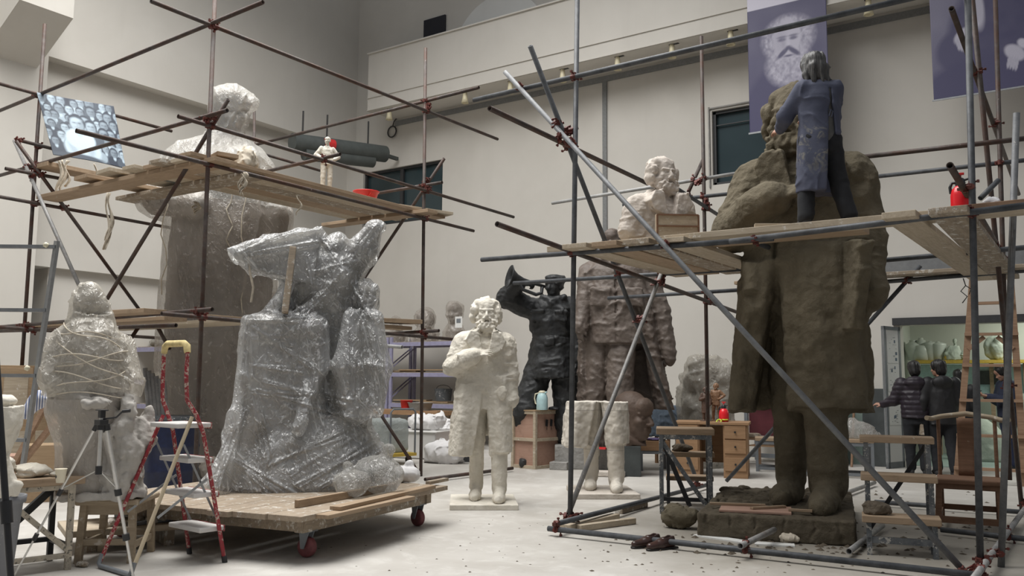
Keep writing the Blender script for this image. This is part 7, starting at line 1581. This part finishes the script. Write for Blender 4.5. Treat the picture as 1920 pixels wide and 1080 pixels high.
# ------------------------------------------------------------------ upper things: boards, banners, lamps
def print_mat(name):
    t = NT(name); a = t.n('ShaderNodeVertexColor'); a.layer_name = 'ink'; v = t.coord(); f = t.noise(v, 60., 3., .7)
    M[name] = t.done(t.bsdf(t.mix(.06, a.outputs[0], t.ramp(f, [(.3, 0.), (.7, 1.)]), 'OVERLAY'), .55)); return M[name]
print_mat('printed_sheet')
def printed(name, corner, nu, nv, fn, lo, hi, parent=None, bow=0.):
    c = [np.array(p, float) for p in corner]      # bl, br, tr, tl
    U_, V_ = np.meshgrid(np.linspace(0, 1, nu), np.linspace(0, 1, nv)); nrm = np.cross(c[1]-c[0], c[3]-c[0]); nrm /= np.linalg.norm(nrm)
    P = (c[0]*((1-U_)*(1-V_))[..., None]+c[1]*(U_*(1-V_))[..., None]+c[2]*(U_*V_)[..., None]+c[3]*((1-U_)*V_)[..., None])+nrm*(bow*np.sin(U_*math.pi)*np.cos(V_*2))[..., None]
    g = np.clip(fn(U_, V_), 0, 1)[..., None]; C_ = np.array(lo)*(1-g)+np.array(hi)*g
    i, j = np.meshgrid(np.arange(nu-1), np.arange(nv-1)); b_ = (j*nu+i).ravel(); Q = np.stack([b_, b_+1, b_+nu+1, b_+nu], 1)
    V = P.reshape(-1, 3); 
    if parent is not None: V = to_local(parent, V)
    o = np_mesh(name, V, Q, M['printed_sheet'], parent); a = o.data.color_attributes.new('ink', 'FLOAT_COLOR', 'POINT')
    a.data.foreach_set('color', np.concatenate([C_.reshape(-1, 3), np.ones((nu*nv, 1))], 1).astype(np.float32).ravel())
    d = o.modifiers.new('s', 'SOLIDIFY'); d.thickness = .006; d.offset = -1; return o
def EL(u, v, cx, cy, rx, ry, s=.15, rot=0.):
    c_, s_ = math.cos(rot), math.sin(rot); x = (u-cx)*c_+(v-cy)*s_; y = -(u-cx)*s_+(v-cy)*c_; d = np.sqrt((x/rx)**2+(y/ry)**2); return np.clip((1+s-d)/(2*s), 0, 1)
def over(g, m, val): return g*(1-m)+val*m
def vn(u, v, f, o=0.): return noise(np.stack([u.ravel()*f, v.ravel()*f*1.4, np.full(u.size, o)], 1).astype(np.float32), 1.).reshape(u.shape)
def beard_face(g, u, v, cx, cy, s, asp):
    X = lambda x: cx+x*s; Y = lambda y: cy+y*s*asp; n1 = vn(u, v, 34, 2.); n2 = vn(u, v, 70, 4.)
    E = lambda x, y, rx, ry, sf=.15, r=0.: EL(u, v, X(x), Y(y), rx*s, ry*s*asp, sf, r)
    g = over(g, E(0, .12, .50, .46, .14)*np.clip(.8+.5*n1, 0, 1), .62+.18*n2); g = over(g, E(0, -.42, .42, .42, .2)*np.clip(.85+.4*n1, 0, 1), .66+.16*n2)
    g = over(g, E(-.02, .12, .27, .40, .1), .72); g = over(g, E(-.16, .08, .12, .3, .5)*.4, .45)
    for x in (-.12, .10): g = over(g, E(x, .10, .075, .035, .4), .18); g = over(g, E(x, .155, .09, .02, .5), .22)
    g = over(g, E(.0, .0, .03, .12, .6)*.5, .85); g = over(g, E(.01, -.07, .06, .025, .6)*.6, .3)
    g = over(g, E(-.10, -.165, .13, .055, .3, .4), .08); g = over(g, E(.10, -.165, .13, .055, .3, -.4), .08); g = over(g, E(0, -.245, .09, .022, .5), .12); g = over(g, E(0, .29, .2, .02, .8)*.5, .5); g = over(g, E(-.09, .0, .03, .1, .8, .3)*.5, .45); return g
def banner1(u, v):
    g = np.full(u.shape, .10)+.04*vn(u, v, 6); g = over(g, EL(u, v, .5, .0, .62, .48, .06), .03); g = over(g, EL(u, v, .40, -.02, .12, .17, .1), .9)
    g = over(g, EL(u, v, .60, .14, .02, .2, .3, -.3), .25); g = beard_face(g, u, v, .52, .585, .66, .52); return np.where(v > .87, 2.2, g)
YBn = YM-.05
def ban(x0, x1, yt0, yt1, yb, zt): return None
bl, br = ay(1406, 252, YBn), ay(1556, 228, YBn); tl = ay(1397, -12, YBn); tr = ay(1549, -44, YBn); zt1 = (tl[2]+tr[2])/2; zb1_ = (bl[2]+br[2])/2
t = thing('banner', 'purple printed banner of a bearded face hanging left of the sculptor', 'banner', ((bl[0]+br[0])/2, YBn, zb1_), 0, None)
def banner1c(u, v): return banner1(u, v)
HI, LO = (.62, .60, .70), (.040, .036, .105)
o = printed('sheet', [(bl[0], YBn, zb1_), (br[0], YBn, zb1_), (br[0], YBn, zt1), (bl[0], YBn, zt1)], 96, 170, lambda u, v: np.clip(banner1c(u, v), 0, 1), LO, HI, t)
MB().box((0, 0, .012), (br[0]-bl[0]+.04, .02, .03)).build('hem_bar', M['alu_dark'], t)
def banner2(u, v):
    g = np.full(u.shape, .16)+.10*EL(u, v, .1, .8, .35, .4, .8)+.04*vn(u, v, 7); g = over(g, EL(u, v, .52, .30, .40, .50, .08), .05+.02*vn(u, v, 16)); g = over(g, EL(u, v, .2, .32, .16, .14, .15), .05); g = over(g, EL(u, v, .5, .05, .6, .22, .1), .035)
    g = over(g, EL(u, v, .36, .66, .07, .22, .15, .2), .68); g = beard_face(g, u, v, .36, .96, .36, .75)
    for cx, cy, r in ((.27, .42, .4), (.66, .24, -.5)):
        g = over(g, EL(u, v, cx, cy, .085, .05, .15, r), .74)
        for k in range(4): g = over(g, EL(u, v, cx-.05+(.02*k), cy-.055-.008*k, .012, .045, .2, r*.5), .66)
        g = over(g, EL(u, v, cx+.07, cy+.05, .05, .03, .2, r), .85)
    return g
bl2 = ay(1751, 190, YBn); x2 = float(bl2[0]); zb2_ = float(bl2[2]); W2_ = 1.75
t = thing('banner', 'purple printed banner of a seated man in a dark coat at the upper right', 'banner', (x2+W2_/2, YBn, zb2_), 0, None)
printed('sheet', [(x2, YBn, zb2_), (x2+W2_, YBn, zb2_), (x2+W2_, YBn, zb2_+2.35), (x2, YBn, zb2_+2.35)], 120, 150, banner2, LO, HI, t); MB().box((0, 0, .01), (W2_+.04, .02, .025)).build('hem_bar', M['alu_dark'], t)
# photo of a cheering crowd leaning on the left scaffold
rnd = random.Random(11); FC = [(.42, .60, .115), (.60, .57, .085)]+[(i_*.13+.04+.065*(j_ % 2)+rnd.uniform(-.03, .03), .94-.145*j_+rnd.uniform(-.03, .03), rnd.uniform(.052, .078)) for j_ in range(6) for i_ in range(8)]
def crowd(u, v):
    g = np.full(u.shape, .04)+.05*vn(u, v, 9)
    def fig(g, cx, cy, r, tone, suit):
        g = over(g, EL(u, v, cx, cy-r*2.2, r*1.7, r*1.5, .08), suit); g = over(g, EL(u, v, cx, cy-r*1.3, r*.35, r*.6, .3), .7)
        g = over(g, EL(u, v, cx, cy+r*.2, r*.98, r*1.2, .08), .03); g = over(g, EL(u, v, cx-r*.05, cy-r*.1, r*.76, r*1.02, .16), tone)
        g = over(g, EL(u, v, cx+r*.45, cy-r*.1, r*.3, r*.8, .6)*.6, tone*.45); g = over(g, EL(u, v, cx, cy+r*.62, r*.6, r*.2, .6)*.6, tone*1.25)
        for s in (-.3, .3): g = over(g, EL(u, v, cx+s*r, cy+r*.12, r*.2, r*.08, .9)*.8, .06)
        g = over(g, EL(u, v, cx, cy-r*.12, r*.08, r*.25, .9)*.5, tone*.5); return over(g, EL(u, v, cx, cy-r*.52, r*.3, r*.06, .9)*.7, tone*.3)
    for k, (cx, cy, r) in enumerate(sorted(FC[2:], key=lambda q: -q[1])): g = fig(g, cx, cy, r, (.30, .45, .58, .36)[k % 4], (.05, .10, .5, .06, .03)[k % 5])
    g = over(g, EL(u, v, .42, .18, .24, .27, .1), .85); g = over(g, EL(u, v, .28, .20, .05, .2, .5, .2)*.5, .4); g = over(g, EL(u, v, .54, .2, .05, .2, .5, -.2)*.5, .4)
    g = over(g, EL(u, v, .47, .36, .02, .07, .3, .3), .15); g = over(g, EL(u, v, .30, .0, .4, .08, .15), .08)
    return fig(fig(g, .60, .56, .085, .55, .1), .42, .58, .115, .62, .85)
BL_, TL_ = (.008, .014, .032), (.55, .68, .78)
pl = [ax(100, 290, -11.62), ax(236, 316, -11.62), ax(213, 199, -11.93), ax(69, 173, -11.93)]
t = thing('photo_board', 'large bluish photo print of a smiling crowd propped on the left scaffold', 'photo print', (pl[0]+pl[1])/2)
printed('sheet', pl, 150, 120, crowd, BL_, TL_, t, .03)
pl2 = [ax(128, 250, -11.97), ax(228, 280, -11.97), ax(209, 203, -12.0), ax(120, 174, -12.0)]
# lamps under the mezzanine edge
proto = None
LP = (('730,214', 'first spot lamp on the mezzanine underside, nearest the left corner'), ('872,180', 'second spot lamp on the mezzanine underside, above the left scaffold end'), ('957,160', 'third spot lamp on the mezzanine underside'), ('1055,134', 'fourth spot lamp on the mezzanine underside, left of the tall dark pole'), ('1158,110', 'fifth spot lamp on the mezzanine underside'), ('1260,87', 'sixth spot lamp on the mezzanine underside'), ('1370,62', 'seventh spot lamp on the mezzanine underside, left of the bearded-face banner'), ('1628,4', 'eighth spot lamp on the mezzanine underside, between the two banners'))
for k, (s, lb) in enumerate(LP):
    px, py = map(float, s.split(',')); p = ay(px, py, YM+.13)
    if proto is None:
        proto = thing('spot_lamp', lb, 'lamp', (0, 0, 0), 0, 'spot lamps under the mezzanine'); MB().box((.04, 0, -.02), (.2, .05, .035)).build('track_box', M['black_plastic'], proto); MB().lathe([(.045, -.04), (.05, -.10), (.06, -.20), (.085, -.30), (.075, -.30), (.05, -.2)], n=16).build('lamp_shade', M['lamp_cream'], proto); o = proto
    else: o = copy_tree(proto)
    o.location = (float(p[0]), YM+.13, zm0+.03); o['label'] = lb
# ceiling pipes in the corner, wire coil
P0 = ax(548, 266, -15.0); P1 = ay(722, 289, 15.45); t = thing('duct_pipes', 'bundle of grey ducts hanging in the far corner below the mezzanine', 'ducts', (P0+P1)/2); a_, b_ = to_local(t, np.array([P0, P1])); d = b_-a_
MB().cyl(a_, b_, .20, n=20).build('duct', M['duct_grey'], t); MB().cyl(a_+d*.12+[.0, .0, -.24], b_-d*.14+[0, 0, -.22], .15, n=18).build('duct', M['duct_grey'], t); MB().cyl(a_+d*.36+[.1, -.2, .0], a_+d*.46+[.1, -.2, .0], .13).build('red_valve', M['red_plastic'], t)
MB().box(b_-d*.06+[0, .30, 0], (.08, .66, .08)).build('wall_bracket', M['duct_grey'], t)
for f_ in (.1, .35, .8): MB().cyl(a_+d*f_+[0, 0, .15], a_+d*f_+[0, 0, .75], .02).build('hanger', M['wire'], t)
p = ay(735, 247, YB-.04); put(MB().tube([(.14*math.cos(a_), .0, .14*math.sin(a_)) for a_ in np.linspace(0, 6.28, 17)[:-1]], .018, 6, True).tube([(.02, 0, .14), (.06, .0, .26), (.14, 0, .32)], .014, 6).build('cable_coil', M['wire'], None), p, 0, 'coil of black cable hanging at the left end of the conduit', 'cable')
# basin, rags and strings on the left platform
p = fl(684, 383, ZPL+T_); k_ = dep(p)/F; t = thing('red_basin', 'red plastic basin on the right end of the left platform', 'basin', (p[0]+.02, p[1], ZPL+T_), .0); r_ = 25*k_
MB().lathe([(r_*.62, 0), (r_*.66, .004), (r_*.90, 21*k_), (r_*.98, 22*k_), (r_, 23.5*k_), (r_*.93, 23*k_), (r_*.62, .012)], n=28).build('bowl', M['red_plastic'], t); MB().tube([(r_*.9*math.cos(a_), -r_*.35-.02*math.sin(a_*2), 20*k_-.10*math.sin(a_)) for a_ in np.linspace(.2, 2.2, 9)], .006, 5).build('handle', M['red_plastic'], t)
def rag(label, px, y0, y1, base, w_, seed, m_='rag_cream', strands=3):
    """strip hung over an edge at base, hanging from pixel row y0 to y1"""
    rnd = random.Random(seed); D = dep(base); k_ = D/F; m = MB(); L_ = (y1-y0)*k_
    for s in range(strands):
        x0 = rnd.uniform(-.5, .5)*w_; l_ = L_*rnd.uniform(.6, 1.) if s else L_
        def fn(u, v, x0=x0, l_=l_, ph=rnd.uniform(0, 6)): ww = w_*(.35+.25*math.sin(v*5+ph))*(1-v*.6); return (x0+(u-.5)*ww+.03*math.sin(v*7+ph), .02*math.sin(u*5+v*9+ph), -v*l_)
        m.grid(fn, 4, 14)
    o = m.build('hanging_rag', M[m_], None, solid=.006); return put(o, base, face_cam(base), label, 'rag')
zpl = ZPL
b_ = ax(122, 300, -11.52); rag('knotted cream rags hanging below the photo board at the far left', 122, 300, 372, b_+[0, 0, .0], .14, 1); b_ = ax(175, 307, -11.52); rag('single cream strip hanging below the photo board', 175, 300, 355, b_, .05, 2, strands=1)
b_ = ay(212, 362, YA-.06); rag('long grey rag hanging below the left upper platform with a pointed end', 212, 362, 470, b_, .16, 3, 'rag_cream', 2); b_ = ax(450, 325, XA-.0); rag('cream rag hanging from the platform edge beside the corner pole', 450, 325, 370, b_+[.08, 0, 0], .12, 4); b_ = ax(557, 368, XA+.02); rag('thin pale strip hanging from the middle of the platform edge', 557, 365, 402, b_+[.03, 0, 0], .06, 5, strands=1)
b_ = ax(366, 378, XA-1.3); rag('cream rag hanging under the inner edge of the left upper platform', 366, 375, 400, b_, .1, 6)
p = ax(285, 312, -10.3); put(MB().grid(lambda u, v: (u*.5, v*1.2, .02*math.sin(u*6+v*4)), 8, 10).build('blue_sheet', M['bright_blue'], None, solid=.006), (-10.0, YA+.1, ZPL+T_+.08), 0, 'bright blue sheet lying on the left platform beside the wrapped statue', 'sheet')
p = ax(462, 300, XA-.18); lump('rag_bundle', 'cream rag bundle on the left platform edge beside the corner pole', (p[0], p[1], ZPL+T_), (.17, .14, .16), 'rag_cream', 111, 'rag', n=9, amp=.02)
p = fl(1835, 376, z2+.03); lump('crumpled_rag', 'crumpled white rag on the right platform beside the sloping pole', (XR+.22, YF+.1, z2+.02), (.07, .05, .04), 'cloth_white', 112, 'rag')
p = ay(1806, 540, 11.2); m = MB().tube([(0, 0, 0), (.02, 0, -.08), (-.03, 0, -.14), (.03, .01, -.2), (-.02, 0, -.27)], .006, 5).tube([(.02, 0, -.08), (.07, 0, -.12), (.05, 0, -.18)], .005, 5); put(m.build('loose_wire', M['wire'], None), ay(1806, 522, y3-.03), 0, 'tangle of thin wire dangling below the right platform rails', 'wire')
p = ay(1640, 470, 11.0); a0, b0 = ay(1395, 490, 11.05), ay(1990, 442, 11.05); put(MB().bar((0, 0, 0), (b0[0]-a0[0], 0, 0), .20, .03, (0, 1, 0)).build('perforated_channel', M['alu_dark'], None), (a0[0], 11.05, ZPR+.16), 0, 'grey metal channel lying along the back rails of the right scaffold', 'channel')
print('t all', round(time.time()-T0, 1))
